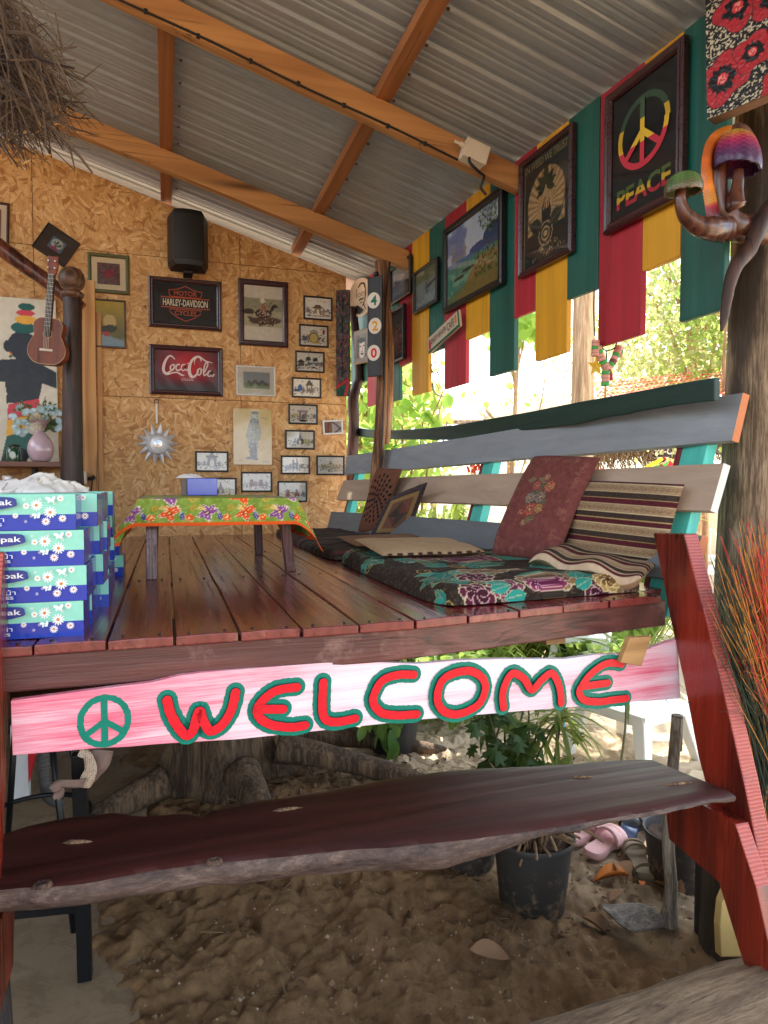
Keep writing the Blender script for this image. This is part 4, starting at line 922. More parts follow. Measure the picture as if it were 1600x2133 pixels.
# mauve flowered cushion
def mauve():
    c = Cv(.42, .56, .0032, (118, 66, 62)); c.mottle(14, 60, 3, 4); rs = random.Random(2)
    for k in range(70):
        s_ = rs.random() * 4; m_ = .03 + rs.random() * .02
        x_, z_ = (m_, .03 + s_ * .5) if s_ < 1 else ((.42 - m_, .03 + (s_ - 1) * .5) if s_ < 2 else ((.02 + (s_ - 2) * .38, m_) if s_ < 3 else (.02 + (s_ - 3) * .38, .56 - m_)))
        c.curl(x_, z_, .012, (146, 98, 82), .0026, rs.choice([1, -1]), .9); c.leaf(x_, z_, .022, rs.random() * 6, (134, 84, 74), None, .16)
    for k in range(16): c.leaf(.21 + rs.gauss(0, .04), .30 + rs.gauss(0, .06), .05, rs.random() * 6.28, rs.choice([(92, 92, 66), (76, 82, 66), (110, 104, 80)]), (140, 120, 90), .28)
    for (x_, z_, r, cc) in ((.20, .24, .036, (170, 80, 70)), (.17, .30, .03, (130, 124, 116)), (.23, .31, .032, (120, 116, 104)), (.26, .37, .03, (176, 104, 74)), (.18, .37, .026, (150, 70, 66)), (.25, .25, .024, (176, 130, 80)), (.15, .22, .022, (150, 76, 70)), (.22, .42, .018, (150, 110, 90)), (.19, .17, .018, (140, 110, 84))):
        c.flower(x_, z_, r, cc, None, 7, rs.random() * 3, (90, 50, 44), .42); c.flower(x_, z_, r * .6, tuple(int(q * .78) for q in cc), (200, 170, 110), 5, rs.random() * 3, (200, 150, 120), .4)
    return c
BPn = np.cross(np.array([1.141 - 1.615, 2.8, 1.694 - 1.772]), np.array([1.615 - 1.435, 0, 1.772 - 1.22])); BP0 = np.array([1.435, 1.6, 1.22])
def onB(px, py, off): n = BPn / np.linalg.norm(BPn); n = n if n[0] < 0 else -n; return onP(px, py, BPn, BP0 + n * off)
cushion('flowered_cushion', 'tall mauve cushion with a woven bunch of roses leaning on the bench back', [onZ(1018, 1153, 1.235), onZ(1152, 1170, 1.235), onB(1246, 950, .06), onB(1108, 947, .06)], .075, mauve(), back=(120, 84, 74), seed=2, curl=-.01)
def striped():
    W, H = .42, .44; c = Cv(W, H, .003, (160, 136, 106)); rs = random.Random(3); z = 0; k = 0
    while z < H:
        c.rect(0, z, W, z + .026, (84, 30, 40)); c.rect(0, z + .026, W, z + .031, (176, 150, 100)); c.rect(0, z + .031, W, z + .034, (84, 60, 50)); c.rect(0, z + .034, W, z + .060, (62, 50, 44))
        zz = z + .060; c.rect(0, zz, W, zz + .004, (200, 178, 140))
        for x_ in np.arange(.01, W, .021): c.curl(x_, zz + .024, .011, (132, 102, 74), .0026, 1 if int(x_ / .021) % 2 else -1, 1.1); c.leaf(x_, zz + .012, .018, 1.2, (140, 112, 84), None, .25)
        c.rect(0, zz + .043, W, zz + .047, (200, 178, 140)); z += .107
    c.mottle(14, 160, 5, 3); return c
e = cushion('striped_cushion', 'beige and maroon striped cushion slumped on the flowered mattress', [onZ(1168, 1158, 1.245), onZ(1372, 1190, 1.235), onB(1418, 1008, .055), onB(1222, 1000, .055)], .08, striped(), back=(190, 160, 130), seed=7, curl=-.012)
c = Cv(.40, .20, .0034, (176, 152, 120)); z = 0
while z < .2: c.rect(0, z, .5, z + .022, (84, 30, 40)); c.rect(0, z + .028, .5, z + .05, (62, 50, 44)); c.line([(0, z + .065), (.5, z + .065)], .014, (140, 112, 84), .6); z += .09
c.rect(0, 0, .4, .012, (206, 180, 150)); c.mottle(14, 90, 5, 3)
qd = [onZ(1100, 1178, 1.232), onZ(1335, 1206, 1.232), onZ(1366, 1176, 1.262), onZ(1170, 1148, 1.262)]
cushion('x', 'x', qd, .065, c, back=(206, 176, 140), seed=9, e=e, part='slumped_edge', sag=lambda u, v: np.stack([0 * u, 0 * u, .014 * np.sin(u * 13) * (1 - v) + .012 * np.sin(u * 5 + 1)], -1))
# tan flat cushion and a thinner one below it
c = Cv(.42, .42, .006, (188, 158, 122)); c.mottle(10, 14, 2); c.line([(x_, .30 - .16 * (x_ / .42) ** 1.3) for x_ in np.linspace(.06, .36, 14)], .005, (60, 44, 40))
for q in np.arange(.02, .42, .04): c.rect(q, 0, q + .02, .008, (60, 40, 36))
cushion('flat_cushion', 'flat tan seat cushion lying on the flowered mattress', [onZ(797, 1158, 1.245), onZ(1012, 1150, 1.245), onZ(940, 1124, 1.262), onZ(738, 1124, 1.262)], .036, c, back=(150, 118, 90), seed=4)
c = Cv(.36, .42, .008, (140, 108, 84)); c.mottle(12, 14, 6)
cushion('flat_cushion', 'thin brown seat cushion half under the tan one', [onZ(742, 1137, 1.232), onZ(860, 1140, 1.232), onZ(880, 1112, 1.246), onZ(700, 1118, 1.246)], .022, c, back=(110, 84, 70), seed=8)
# leaf cut cushion
c = Cv(.30, .46, .0034, (118, 76, 58)); c.mottle(9, 20, 2)
for rg in range(5):
    for k in range(6 + rg * 3):
        t = 2 * math.pi * (k + .5 * (rg % 2)) / (6 + rg * 3) + .2; r = .012 + rg * .027
        if abs(math.cos(t) * r) < .12: c.leaf(.15 + math.cos(t) * r, .25 + math.sin(t) * r * 1.25, .030, t, (22, 18, 24), None, .36)
cushion('leaf_cut_cushion', 'brown cushion with a round burst of black leaf cut-outs near the far end', [onZ(745, 1108, 1.225), onZ(792, 1112, 1.225), onB(838, 977, .06), onB(786, 975, .06)], .05, c, back=(84, 56, 46), seed=6)
# patchwork cushion
c = Cv(.40, .46, .0034, (70, 60, 62)); c.mottle(10, 60, 2)
for q in range(500): c.ell(random.random() * .4, random.random() * .46, .0022, .0022, (130, 122, 112))
c.rect(.05, .05, .35, .41, (164, 128, 84))
c.rect(.09, .09, .31, .37, (122, 92, 74)); c.poly([(.20, .10), (.30, .23), (.20, .36), (.10, .23)], (88, 74, 64))
for k in range(7): c.line([(.12 + k * .006, .20 + k * .012), (.20, .12 + k * .02)], .004, (50, 44, 40)); 
for k in range(9): c.line([(.21, .24 + k * .012), (.30, .24 + k * .012)], .006, (156, 84, 74)); c.line([(.10, .10 + k * .012), (.19, .10 + k * .012)], .006, (150, 88, 76))
c.mottle(8, 90, 3)
cushion('patchwork_cushion', 'quilted patchwork cushion with a dark dotted border curling off the slats', [onZ(772, 1112, 1.232), onZ(852, 1114, 1.232), onB(894, 998, .085), onB(813, 1032, .085)], .036, c, back=(60, 52, 54), seed=5, curl=.020)
# ================================================================== LOW TABLE AND CLOTH
tb = thing('low_table', 'low dark brown wooden table with splayed legs on the platform', 'table', (.17, 2.8, DECK))
TW = wood('table_wood', C(112, 66, 58), C(56, 30, 28), 'z', .4, 16, 130, .7, .05, .2, False, C(170, 140, 130), .45, .004)
b = B(); b.box((-.085, 2.44, 1.425), (.435, 3.24, 1.450)); b.build('tabletop', TW, tb, bevel=.004)
b = B(); b.box((-.070, 2.455, 1.385), (.425, 2.475, 1.425)); b.build('apron', wood('table_wood_x', C(112, 66, 58), C(56, 30, 28), 'x', .4, 16, 130, .7, .05, .2, False, C(170, 140, 130), .45, .004), tb, bevel=.003)
b = B(); b.box((-.065, 3.20, 1.385), (.425, 3.22, 1.425)); b.build('apron', MATS['table_wood_x'], tb, bevel=.003)
for (fx, fy), (tx, ty) in (((-.052, 2.450), (-.050, 2.495)), ((.437, 2.520), (.405, 2.495)), ((.405, 3.18), (.395, 3.16)), ((-.06, 3.14), (-.045, 3.16))):
    b = B(); h = .018; b.hexa([(fx - h, fy - h, DECK), (fx + h, fy - h, DECK), (fx + h, fy + h, DECK), (fx - h, fy + h, DECK), (tx - h, ty - h, 1.425), (tx + h, ty - h, 1.425), (tx + h, ty + h, 1.425), (tx - h, ty + h, 1.425)]); b.build('leg', TW, tb, bevel=.003)
W, H = .80, 1.02; rs = random.Random(8)
c = Cv(W, H, .0036, (132, 156, 62)); c.mottle(26, 55, 6, 4); c.put(vnoise(c.x * 120, c.z * 120, 0, 8) > .7, (168, 184, 96), .5)
def orchid(x_, z_, r, col, edge):
    for t in (.5, 1.0, 2.2, 3.5, 5.0): c.leaf(x_, z_, r, t + rs.uniform(-.1, .1), col, edge, .32)
    c.ell(x_, z_, r * .3, r * .25, tuple(int(q * .8) for q in col)); c.ell(x_, z_, r * .12, r * .1, (250, 220, 120))
    for q in (0, 1, 2): c.line([(x_ - r * .2, z_ + r * .3), (x_ - r * (.8 + q * .1), z_ + r * (.9 - q * .2))], .004, (236, 200, 120))
PU, OR = (146, 76, 150), (236, 84, 30)
for xx in np.arange(.03, .8, .115):
    orchid(xx + rs.uniform(-.01, .01), .048, .034, PU if int(xx * 9) % 2 else OR, (244, 226, 190)); c.flower(xx + .055, .030, .014, OR, (250, 210, 120), 5, rs.random(), (250, 220, 150)); c.curl(xx + .06, .065, .012, (226, 150, 50), .0032); c.leaf(xx + .04, .02, .035, 2.0, (70, 76, 130), (200, 190, 200), .22)
for yy, rw in ((.13, 0), (.30, 1), (.52, 2), (.75, 3), (.96, 4)):
    for k, xx in enumerate((.06, .24, .47, .62, .76)):
        xx = xx + (rw % 2) * .09; orchid(xx, yy + rs.uniform(-.02, .02), .045 + .014 * ((k + rw) % 2), (PU if (k + rw) % 2 else OR), (240, 220, 190) if (k + rw) % 2 else (250, 200, 120))
        c.flower(xx + .1, yy + .05, .022, OR, (250, 210, 120), 5, rs.random(), (250, 220, 150)); c.curl(xx + .08, yy - .03, .018, (226, 170, 70), .004); c.leaf(xx - .07, yy + .02, .06, 2.4, (70, 76, 130), (200, 190, 200), .22); c.leaf(xx + .04, yy + .09, .05, 1.1, (232, 180, 110), (160, 90, 40), .25)
c.rect(0, 0, W, .012, (236, 92, 30)); c.rect(0, 0, .012, H, (236, 92, 30)); c.rect(W - .012, 0, W, H, (236, 92, 30))
def drape(u, v):
    x0, x1, y0, y1 = -.093, .443, 2.432, 3.248; ex = .165; ey = .098
    sx = u * (x1 - x0 + 2 * ex) + x0 - ex; sy = v * (y1 - y0 + ey + .05) + y0 - ey
    dx = np.maximum(x0 - sx, 0) + np.maximum(sx - x1, 0); dy = np.maximum(y0 - sy, 0) + np.maximum(sy - y1, 0)
    cx, cy = np.clip(sx, x0, x1), np.clip(sy, y0, y1); sgn = np.where(sx < x0, -1, 1); d = np.hypot(dx, dy)
    both = np.minimum(dx, dy)
    X = cx + sgn * dx * .42 * (dx > 0) + sgn * both * .35; Y = cy - np.where(sy < y0, 1, -1) * (dy * .14 + both * .05)
    Z = 1.4535 - np.where(d > 0, d * .95, 0) - both * .15 + np.minimum(d / .02, 1) * 0
    Z = Z + .003 * fbm(sx * 9, sy * 9, 0, 3, 4) + .002
    w_ = np.clip(d / .06, 0, 1); X = X + w_ * .010 * np.sin(sy * 34); Y = Y + w_ * (.006 * np.sin(sx * 21 + 1) + .008 * fbm(sx * 12, 0, 0, 2, 3)) - w_ * .004
    return np.stack([X, Y, Z], -1)
tc_ = thing('batik_tablecloth', 'green batik tablecloth with purple and orange orchids draped over the low table', 'tablecloth', (.17, 2.8, 1.45)); c.mesh('cloth', drape, CLOTH, tc_)

# ================================================================== TISSUE BOXES
BLU, TEA = (18, 58, 176), (142, 220, 202)
BOXM = flat('blue_card', C(26, 46, 150), .25, coat=.4, var=.04); BW, BD, BH = .225, .112, .0745
def make_print():
    a = Art(-.0003, .00010); a.rect(0, 0, BW, BH * .44, BLU); a.rect(0, BH * .44, BW, BH, TEA)
    def daisy(x_, z_, r, n=12):
        for k in range(n):
            t = 2 * math.pi * k / n; a.ell(x_ + math.cos(t) * r * .62, z_ + math.sin(t) * r * .62, r * .40, r * .13, (248, 250, 252), t, 8)
        a.ell(x_, z_, r * .24, r * .24, (232, 130, 40), 0, 10)
    for q in ((.150, .052, .0120), (.176, .037, .0125), (.196, .066, .0075), (.168, .018, .0085), (.200, .024, .0080), (.132, .051, .0070), (.112, .031, .0060)): daisy(*q)
    for q in ((.128, .064), (.131, .019), (.158, .064), (.142, .030), (.186, .056)): daisy(q[0], q[1], .0034, 6)
    for (x_, z_, s_, t) in ((.179, .063, .008, .3), (.152, .030, .007, .6)):
        for k in (1, -1): a.ell(x_ + k * s_ * .6, z_ + s_ * .35, s_ * .75, s_ * .42, (236, 250, 250), t + k * .7, 10); a.ell(x_ + k * s_ * .4, z_ - s_ * .35, s_ * .5, s_ * .3, (220, 244, 248), t - k * .6, 10)
    P = [(x_ * 1.32 + .006, z_) for x_, z_ in spline([(.012, .046), (.050, .043), (.080, .050), (.083, .058), (.078, .068), (.050, .070), (.016, .069), (.008, .058)], 5, True)]
    a.poly(P, (20, 52, 140)); a.text('savepak', .026, .0495, .108, .0640, (244, 248, 250), .012)
    a.text('เช็ดหน้า', .030, .019, .092, .0300, (226, 236, 250), .0); a.text('TISSUES', .034, .0100, .088, .0160, (226, 236, 250), .01); a.text('แผ่น', .060, .002, .078, .008, (226, 236, 250))
    return a
tmpl = empty_local('tissue_box', 'x', 'tissue box', (0, 0, 0))
b = B(); b.box((0, .0005, 0), (BW, BD, BH - .0012)); bo = b.build('carton', BOXM, tmpl, bevel=.0012)
pr = make_print().build('front_print', tmpl, ink('card_print', .25, .4))
b = B(); b.add([(0, 0, 0)], []); 
a = Art(0, 0); tp = B(); tp.add([(.004, .002, BH - .0008), (BW - .004, .002, BH - .0008), (BW - .004, BD - .002, BH - .0008), (.004, BD - .002, BH - .0008)], [(0, 1, 2, 3)], 0, C(TEA)); tp.build('top_print', ink('card_print', .25, .4), tmpl)
en = B(); en.add([(BW + .0004, .003, .002), (BW + .0004, BD - .003, .002), (BW + .0004, BD - .003, BH - .003), (BW + .0004, .003, BH - .003)], [(0, 1, 2, 3)], 0, C(30, 52, 160)); en.build('end_flap', ink('card_print', .25, .4), tmpl)
rb = random.Random(4); first = True; ordn = ['front', 'second', 'third', 'fourth', 'fifth', 'sixth', 'seventh', 'eighth', 'ninth']; lv = ['bottom', 'second from the bottom', 'third from the bottom', 'top']
frontx = [-.171, -.164, -.168, -.184]
for k in range(9):
    for lvl in range(4 if k < 8 else 2):
        X1 = (frontx[lvl] if k == 0 else -.160 + rb.uniform(-.016, .014) - (.012 if k > 5 else 0)) + (.03 if k == 8 else 0) + (-.013 if (k == 1 and lvl == 0) else 0)
        loc = (X1 - BW, 1.572 + k * .1155 + rb.uniform(-.004, .004) + (.05 if k == 8 else 0), DECK + .0012 + lvl * (BH + .0006)); rz = rb.uniform(-.02, .02)
        lab = 'daisy-printed tissue box, %s in the %s stack from the platform edge' % (lv[lvl] if k < 8 else ('lower' if lvl == 0 else 'upper'), ordn[k])
        if first: tmpl.location = loc; tmpl.rotation_euler = (0, 0, rz); tmpl['label'] = lab; tmpl['group'] = 'stacked tissue boxes'; first = False
        else: copy_thing(tmpl, loc, (0, 0, rz), lab)
# crumpled white cloth on top
def crumple(name, label, cat, cx, cy, cz, rx, ry, hh, seed, mat, amp=.75):
    e = thing(name, label, cat, (cx, cy, cz)); n = 70; u, v = np.meshgrid(np.linspace(-1, 1, n), np.linspace(-1, 1, n)); r = np.hypot(u, v)
    wx = u + fbm(u * 2, v * 2, 0, 3, seed) * .5; wy = v + fbm(u * 2, v * 2, 9, 3, seed + 1) * .5
    rid = 1 - np.abs(2 * (vnoise(wx * 2.6 + 5, wy * 2.6, 0, seed) - .5)) * 2; rid2 = 1 - np.abs(2 * (vnoise(wx * 5.5, wy * 5.5, 3, seed) - .5)) * 2
    z = np.clip(1 - r ** 2, 0, 1) ** .7 * (.55 + .35 * rid * amp + .15 * rid2 * amp); X = cx + (u + .12 * (rid2 - .5)) * rx; Y = cy + (v + .1 * (rid - .5)) * ry; Z = cz + np.maximum(z, .0) * hh
    b = B(); b.grid(np.stack([X, Y, Z], -1)); b.build('crumpled_sheet', mat, e, smooth=True); return e
WC = flat('white_cloth', C(228, 224, 220), .8, var=.02, bump=.1)
crumple('crumpled_tissue', 'crumpled white tissue paper heaped on the tissue box stack', 'tissue paper', -.325, 2.02, DECK + 4 * (BH + .0006) + .0015, .125, .15, .060, 3, WC)
# blue box on the table with tissue
q0, q1 = onY(390, 1032, 2.95), onY(453, 1030, 2.95)
e = thing('blue_tissue_box', 'shiny blue tissue box on the far side of the batik tablecloth', 'tissue box', (q0[0], 2.95, 1.458)); zt = onY(420, 996, 2.95)[2]
b = B(); b.box((q0[0], 2.95, 1.458), (q1[0], 3.06, zt)); b.build('carton', flat('blue_card2', C(18, 62, 186), .16, coat=.6, var=.03), e, bevel=.002)
b = B(); b.box((q0[0] - .022, 2.962, 1.458), (q0[0] - .002, 3.055, zt - .002)); b.build('end_flap', flat('grey_card', C(108, 96, 92), .6), e)
e2 = crumple('pulled_tissue', 'white tissue sticking out of the blue tissue box on the table', 'tissue paper', q0[0] + .012, 3.0, zt + .001, .055, .05, .022, 8, WC)

# ================================================================== STEEL SUN MIRROR, SPEAKER, OUTLET
MIR = flat('mirror_glass', C(170, 172, 176), .22, 1, var=.02); STL = flat('brushed_steel', C(214, 214, 216), .42, .5, bump=.1, var=.1); BLK = flat('black_plastic', C(20, 20, 22), .5, bump=.25, bscale=400, var=.05)
cen = onY(328, 925, YB - .025); e = thing('sun_ornament', 'silver metal sun-burst ornament with round centre hanging on the strand board', 'wall ornament', tuple(cen))
R0 = onY(352, 925, YB)[0] - cen[0]; R1 = onY(373, 925, YB)[0] - cen[0]
for k in range(14):
    t = 2 * math.pi * k / 14 + .05; rr = R1 * (1.0 + .04 * math.sin(k * 2.3)); d = np.array([math.cos(t), 0, math.sin(t)]); s_ = np.array([-math.sin(t), 0, math.cos(t)])
    a_, b_ = cen + d * R0 * .86, cen + d * rr; b = B(); w0 = R0 * .33
    b.add([a_ - s_ * w0, a_ + s_ * w0, b_, a_ + np.array([0, -.022, 0]), b_ + np.array([0, -.004, 0])], [(0, 3, 4), (0, 4, 2), (3, 1, 2), (3, 2, 4)]); b.build('ray', STL, e)
b = B(); b.lathe([(R0, 0), (R0, .014), (R0 * .86, .030), (R0 * .74, .022), (R0 * .60, .020), (R0 * .56, .034), (0, .042)], cen, 32, ax='y'); b.build('centre_disc', STL, e, smooth=True, auto=35)
b = B(); b.lathe([(R0 * .36, .0), (R0 * .36, .004), (0, .006)], cen + [.004, -.041, 0], 24, ax='y'); b.build('mirror', MIR, e)
tp_, bt_ = onY(326, 840, YB - .012), onY(327, 882, YB - .012); b = B(); b.box((tp_[0] - .006, YB - .016, bt_[2]), (tp_[0] + .006, YB - .010, tp_[2])); b.build('hanger_strap', flat('pale_metal', C(200, 194, 186), .45, .5), e, bevel=.001)
b = B(); pr_ = [(tp_[0] + .013 * math.cos(t), YB - .012, tp_[2] + .012 + .013 * math.sin(t)) for t in np.linspace(0, 6.28, 17)]; b.tube(pr_, .003, 6); b.build('hanging_ring', flat('grey_steel', C(70, 70, 72)), e, smooth=True)
e = thing('wall_speaker', 'black loudspeaker mounted high on the strand board wall', 'speaker', tuple(onY(392, 500, YB - .1)))
l, r = onY(349, 500, YB - .2), onY(435, 500, YB - .2); t_, bt = onY(392, 437, YB - .2), onY(392, 553, YB - .2); cx = (l[0] + r[0]) / 2; hw = (r[0] - l[0]) / 2
def spk(hw, z0, z1, y0, y1, m, name, top=0):
    b = B(); n = 20; prof = [(-hw, y1), (-hw, (y0 + y1) / 2 + .02)] + [(-hw + .03 + (2 * hw - .06) * i / n, y0 - .018 * math.sin(math.pi * i / n)) for i in range(n + 1)] + [(hw, (y0 + y1) / 2 + .02), (hw, y1)]
    vs = []
    for z, s_ in ((z0, .86), (z0 + .03, 1), (z1 - .03, 1), (z1, .88)): vs += [(cx + p[0] * s_, YB - .03 + (p[1] - (YB - .03)) * (1 if s_ == 1 else .97), z) for p in prof]
    k = len(prof); fs = [(j * k + i, j * k + (i + 1) % k, (j + 1) * k + (i + 1) % k, (j + 1) * k + i) for j in range(3) for i in range(k)] + [tuple(range(k))[::-1], tuple(3 * k + i for i in range(k))]
    b.add(vs, fs); return b.build(name, m, e, bevel=.003)
spk(hw, bt[2], t_[2], YB - .21, YB - .05, BLK, 'cabinet')
b = B(); n = 18; A = np.zeros((12, n + 1, 3))
for j in range(12):
    for i in range(n + 1): A[j, i] = (cx + (-1 + 2 * i / n) * hw * .70, YB - .2125 - .018 * math.sin(math.pi * (.12 + .76 * i / n)), bt[2] + .035 + (t_[2] - bt[2] - .07) * j / 11)
b.grid(A); gm = NT('speaker_grille'); gm.col(C(13, 13, 14)); gm.rough(.45); vo_ = gm.n('TexVoronoi'); vo_.inputs['Scale'].default_value = 260; gm.l(gm.coord(), vo_.inputs[0]); gm.bump(vo_.outputs[0], .6, .002); b.build('grille', gm.m, e, smooth=True)
b = B(); b.box((cx - .028, YB - .12, bt[2] - .020), (cx + .028, YB - .002, bt[2] - .004)); b.build('bracket', BLK, e, bevel=.002)
e = thing('power_outlet', 'white surface outlet box on the pale wall stud beside the dark post', 'outlet', tuple(onY(178, 995, YB - .06))); a0, a1 = onY(161, 1008, YB - .07), onY(180, 982, YB - .07)
b = B(); b.box((a0[0], YB - .075, a0[2]), (a1[0], YB - .024, a1[2])); b.build('outlet_box', flat('white_plastic', C(226, 214, 196)), e, bevel=.003)
e = thing('plug_and_cord', 'black plug and cord in the white outlet box', 'power cord', tuple(onY(188, 998, YB - .06))); p = onY(183, 997, YB - .06); b = B(); b.tube([p, p + [.022, 0, .002], p + [.03, -.004, .008], p + [.038, 0, 0]], [.012, .011, .016, .010], 8); b.build('plug', BLK, e, smooth=True)
b = B(); b.tube(spline([p + [.025, 0, -.01], p + [.022, 0, -.04], p + [.014, 0, -.12], p + [.018, 0, -.26], p + [.02, 0, -.31]], 6), .0045, 6); b.tube([a0 + np.array([.03, 0, 0]), a0 + np.array([.032, 0, -.25])], .0045, 6); b.build('cord', BLK, e, smooth=True)
# ================================================================== SIDE COUNTER, SHELF AND THEIR THINGS
ct = thing('side_counter', 'plain wooden side counter behind the tissue boxes at left', 'counter', (-1.1, 3.7, DECK)); b = B(); b.box((-1.7, 3.35, 1.40), (-.62, 3.9, 1.425)); b.build('counter_top', RAW, ct, bevel=.003)
for xx in (-1.65, -.68):
    for yy in (3.4, 3.84): b = B(); b.box((xx - .02, yy - .02, DECK), (xx + .02, yy + .02, 1.40)); b.build('leg', RAW, ct)
z0 = 1.425
def bottle(name, label, cat, px, pybase, Y, prof, mat, extra=None):
    p = onY(px, pybase, Y); p[2] = z0; e = thing(name, label, cat, tuple(p)); b = B(); b.lathe(prof, p, 24); b.build('body', mat, e, smooth=True, auto=40); return e, p
e, p = bottle('steel_flask', 'brushed steel flask with a screw cap behind the tissue boxes', 'flask', 16, 1030, 3.55, [(0, 0), (.030, 0), (.030, .020), (.027, .024), (.030, .028), (.030, .075), (.020, .088), (.0, .088)], STL)
b = B(); b.lathe([(.021, .089), (.022, .116), (.018, .120), (0, .121)], p, 20); b.build('cap', STL, e, smooth=True, auto=40)
JG = NT('jar_glass'); JG.col(C(220, 226, 214)); JG.rough(.05); JG.set('Transmission Weight', 1.0); JG.set('IOR', 1.45)
e, p = bottle('glass_jar', 'short clear glass jar left of the crumpled tissue', 'jar', 60, 1030, 3.55, [(0, 0), (.022, 0), (.024, .02), (.024, .055), (.02, .062), (.021, .072), (.018, .072), (.018, .060), (.021, .05), (.021, .005), (0, .004)], JG.m)
e, p = bottle('glass_jar', 'taller glass jar with brown lid by the dark newel post', 'jar', 104, 1030, 3.6, [(0, 0), (.020, 0), (.022, .02), (.022, .09), (.017, .105), (.018, .12), (.015, .12), (.015, .105), (.019, .09), (.019, .005), (0, .004)], JG.m)
b = B(); b.lathe([(.019, .112), (.019, .128), (0, .129)], p, 20); b.build('lid', flat('brown_lid', C(110, 86, 66), .5), e, smooth=True, auto=40)
sh = thing('wall_shelf', 'dark brown wooden shelf under the painted panel at left', 'shelf', (-.9, 4.3, 1.62)); s0 = onY(128, 962, 4.25); b = B(); zt_ = s0[2]
b.box((-1.9, 4.22, zt_ - .030), (s0[0], YB - .002, zt_)); b.build('shelf_board', wood('brown_shelf', C(112, 70, 50), C(62, 36, 28), 'x', .45, 6, 60), sh, bevel=.003)
for xx in (-1.6, -.75): b = B(); b.prism([(xx, zt_ - .031), (xx + .02, zt_ - .031), (xx + .02, zt_ - .15), (xx, zt_ - .15)], YB - .12, YB - .002); b.build('bracket', DV, sh)
# vase
pv = onY(85, 955, 4.30); pv[2] = zt_; vs_ = thing('pink_vase', 'pale pink glossy bulb vase on the shelf', 'vase', tuple(pv)); m = onY(113, 900, 4.30)[0] - onY(85, 900, 4.30)[0]; hh = onY(85, 877, 4.30)[2] - pv[2]
prf = [(0, 0), (.45, 0), (.75, .06), (.97, .22), (1.0, .32), (.92, .45), (.70, .58), (.42, .70), (.36, .77), (.42, .85), (.70, .95), (.98, 1.0), (.92, 1.0), (.6, .93), (.34, .84), (.28, .77), (.3, .70)]
b = B(); pr_s = spline([(r_ * m, h_ * hh) for r_, h_ in prf], 4); b.lathe([(max(0, float(q[0])), float(q[1])) for q in pr_s], pv, 36); b.build('vase_body', flat('pink_ceramic', C(206, 178, 190), .08, coat=1, var=.02), vs_, smooth=True)
# bouquet
bq = thing('flower_bouquet', 'bouquet of pale blue daisies with one cream bloom in the pink vase', 'flowers', (pv[0], pv[1], pv[2] + hh)); base = np.array([pv[0], pv[1], pv[2] + hh * .95])
def daisy_mesh(n, L, wd, cup):
    b = B()
    for ring, s in ((0, 1.0), (1, .75)):
        for k in range(n):
            t = 2 * math.pi * (k + ring * .5) / n; d = np.array([math.cos(t), math.sin(t), 0]); q = np.array([-math.sin(t), math.cos(t), 0]); z = np.array([0, 0, 1])
            p = [d * .08 * L, d * L * .55 * s + q * wd + z * cup * .5 * (1 + ring), d * L * s + z * cup * (1 + ring), d * L * .55 * s - q * wd + z * cup * .5 * (1 + ring), d * L * .9 * s + q * wd * .5 + z * cup * (1 + ring) * .9, d * L * .9 * s - q * wd * .5 + z * cup * (1 + ring) * .9]
            b.add(p, [(0, 1, 4, 2), (0, 2, 5, 3)])
    b.lathe([(L * .14, 0), (L * .12, L * .12), (0, L * .16)], (0, 0, 0), 8); return b
PET = flat('blue_petal', C(190, 216, 222), .7, var=.12, bump=.1); CRM = flat('cream_petal', C(236, 230, 208), .8, var=.05); LF = leafmat('bouquet_leaf', C(60, 92, 52), C(96, 124, 70))
m0 = None; rs = random.Random(21)
spots = [(28, 865), (40, 850), (55, 858), (48, 880), (70, 862), (62, 885), (95, 858), (108, 862), (98, 880), (115, 876), (125, 862), (130, 880), (138, 895), (120, 893), (40, 895), (52, 897), (105, 850), (84, 852), (35, 878), (140, 872), (30, 890), (112, 850)]
spots += [(x_ + rs.uniform(-7, 7), y_ + rs.uniform(-9, 7)) for x_, y_ in spots]
for (px, py) in spots:
    p = onY(px, py, 4.24 + rs.uniform(-.04, .1)); 
    if m0 is None: o = daisy_mesh(11, .026, .0055, .005).build('bloom', PET, bq, smooth=False); m0 = o
    else: o = m0.copy(); COL.objects.link(o)
    o.location = Vector(p) - Vector(bq.location); o.rotation_euler = (math.pi / 2 + rs.uniform(-.7, .5), rs.uniform(-.6, .6), rs.uniform(-.5, .5)); s_ = rs.uniform(.6, .92); o.scale = (s_,) * 3
b = B(); p = onY(77, 880, 4.22)
for k in range(220):
    d = np.array([rs.gauss(0, 1), -abs(rs.gauss(0, 1)), rs.gauss(0, 1)]); d /= np.linalg.norm(d); c_ = p + [0, -.05, 0] + d * np.array([.030, .02, .042]); s1 = np.cross(d, [0, 0, 1.01]) * .006; b.add([c_ - s1, c_ + s1, c_ + d * .018 + [0, 0, -.003]], [(0, 1, 2)])
b.build('cream_bloom', CRM, bq)
b = B()
for k in range(240):
    px, py = rs.choice([(rs.uniform(95, 125), rs.uniform(878, 900)), (rs.uniform(30, 110), rs.uniform(840, 860)), (rs.uniform(30, 145), rs.uniform(855, 895))]); p = onY(px, py, 4.30 + rs.uniform(-.05, .06)); t = rs.uniform(-.2, 3.3); d = np.array([math.cos(t), rs.uniform(-.4, .2), math.sin(t)]) * .028; s1 = np.array([-math.sin(t), 0, math.cos(t)]) * .005
    b.add([p, p + d * .5 + s1, p + d, p + d * .5 - s1], [(0, 1, 2, 3)])
b.build('foliage', LF, bq, kind='stuff')
b = B()
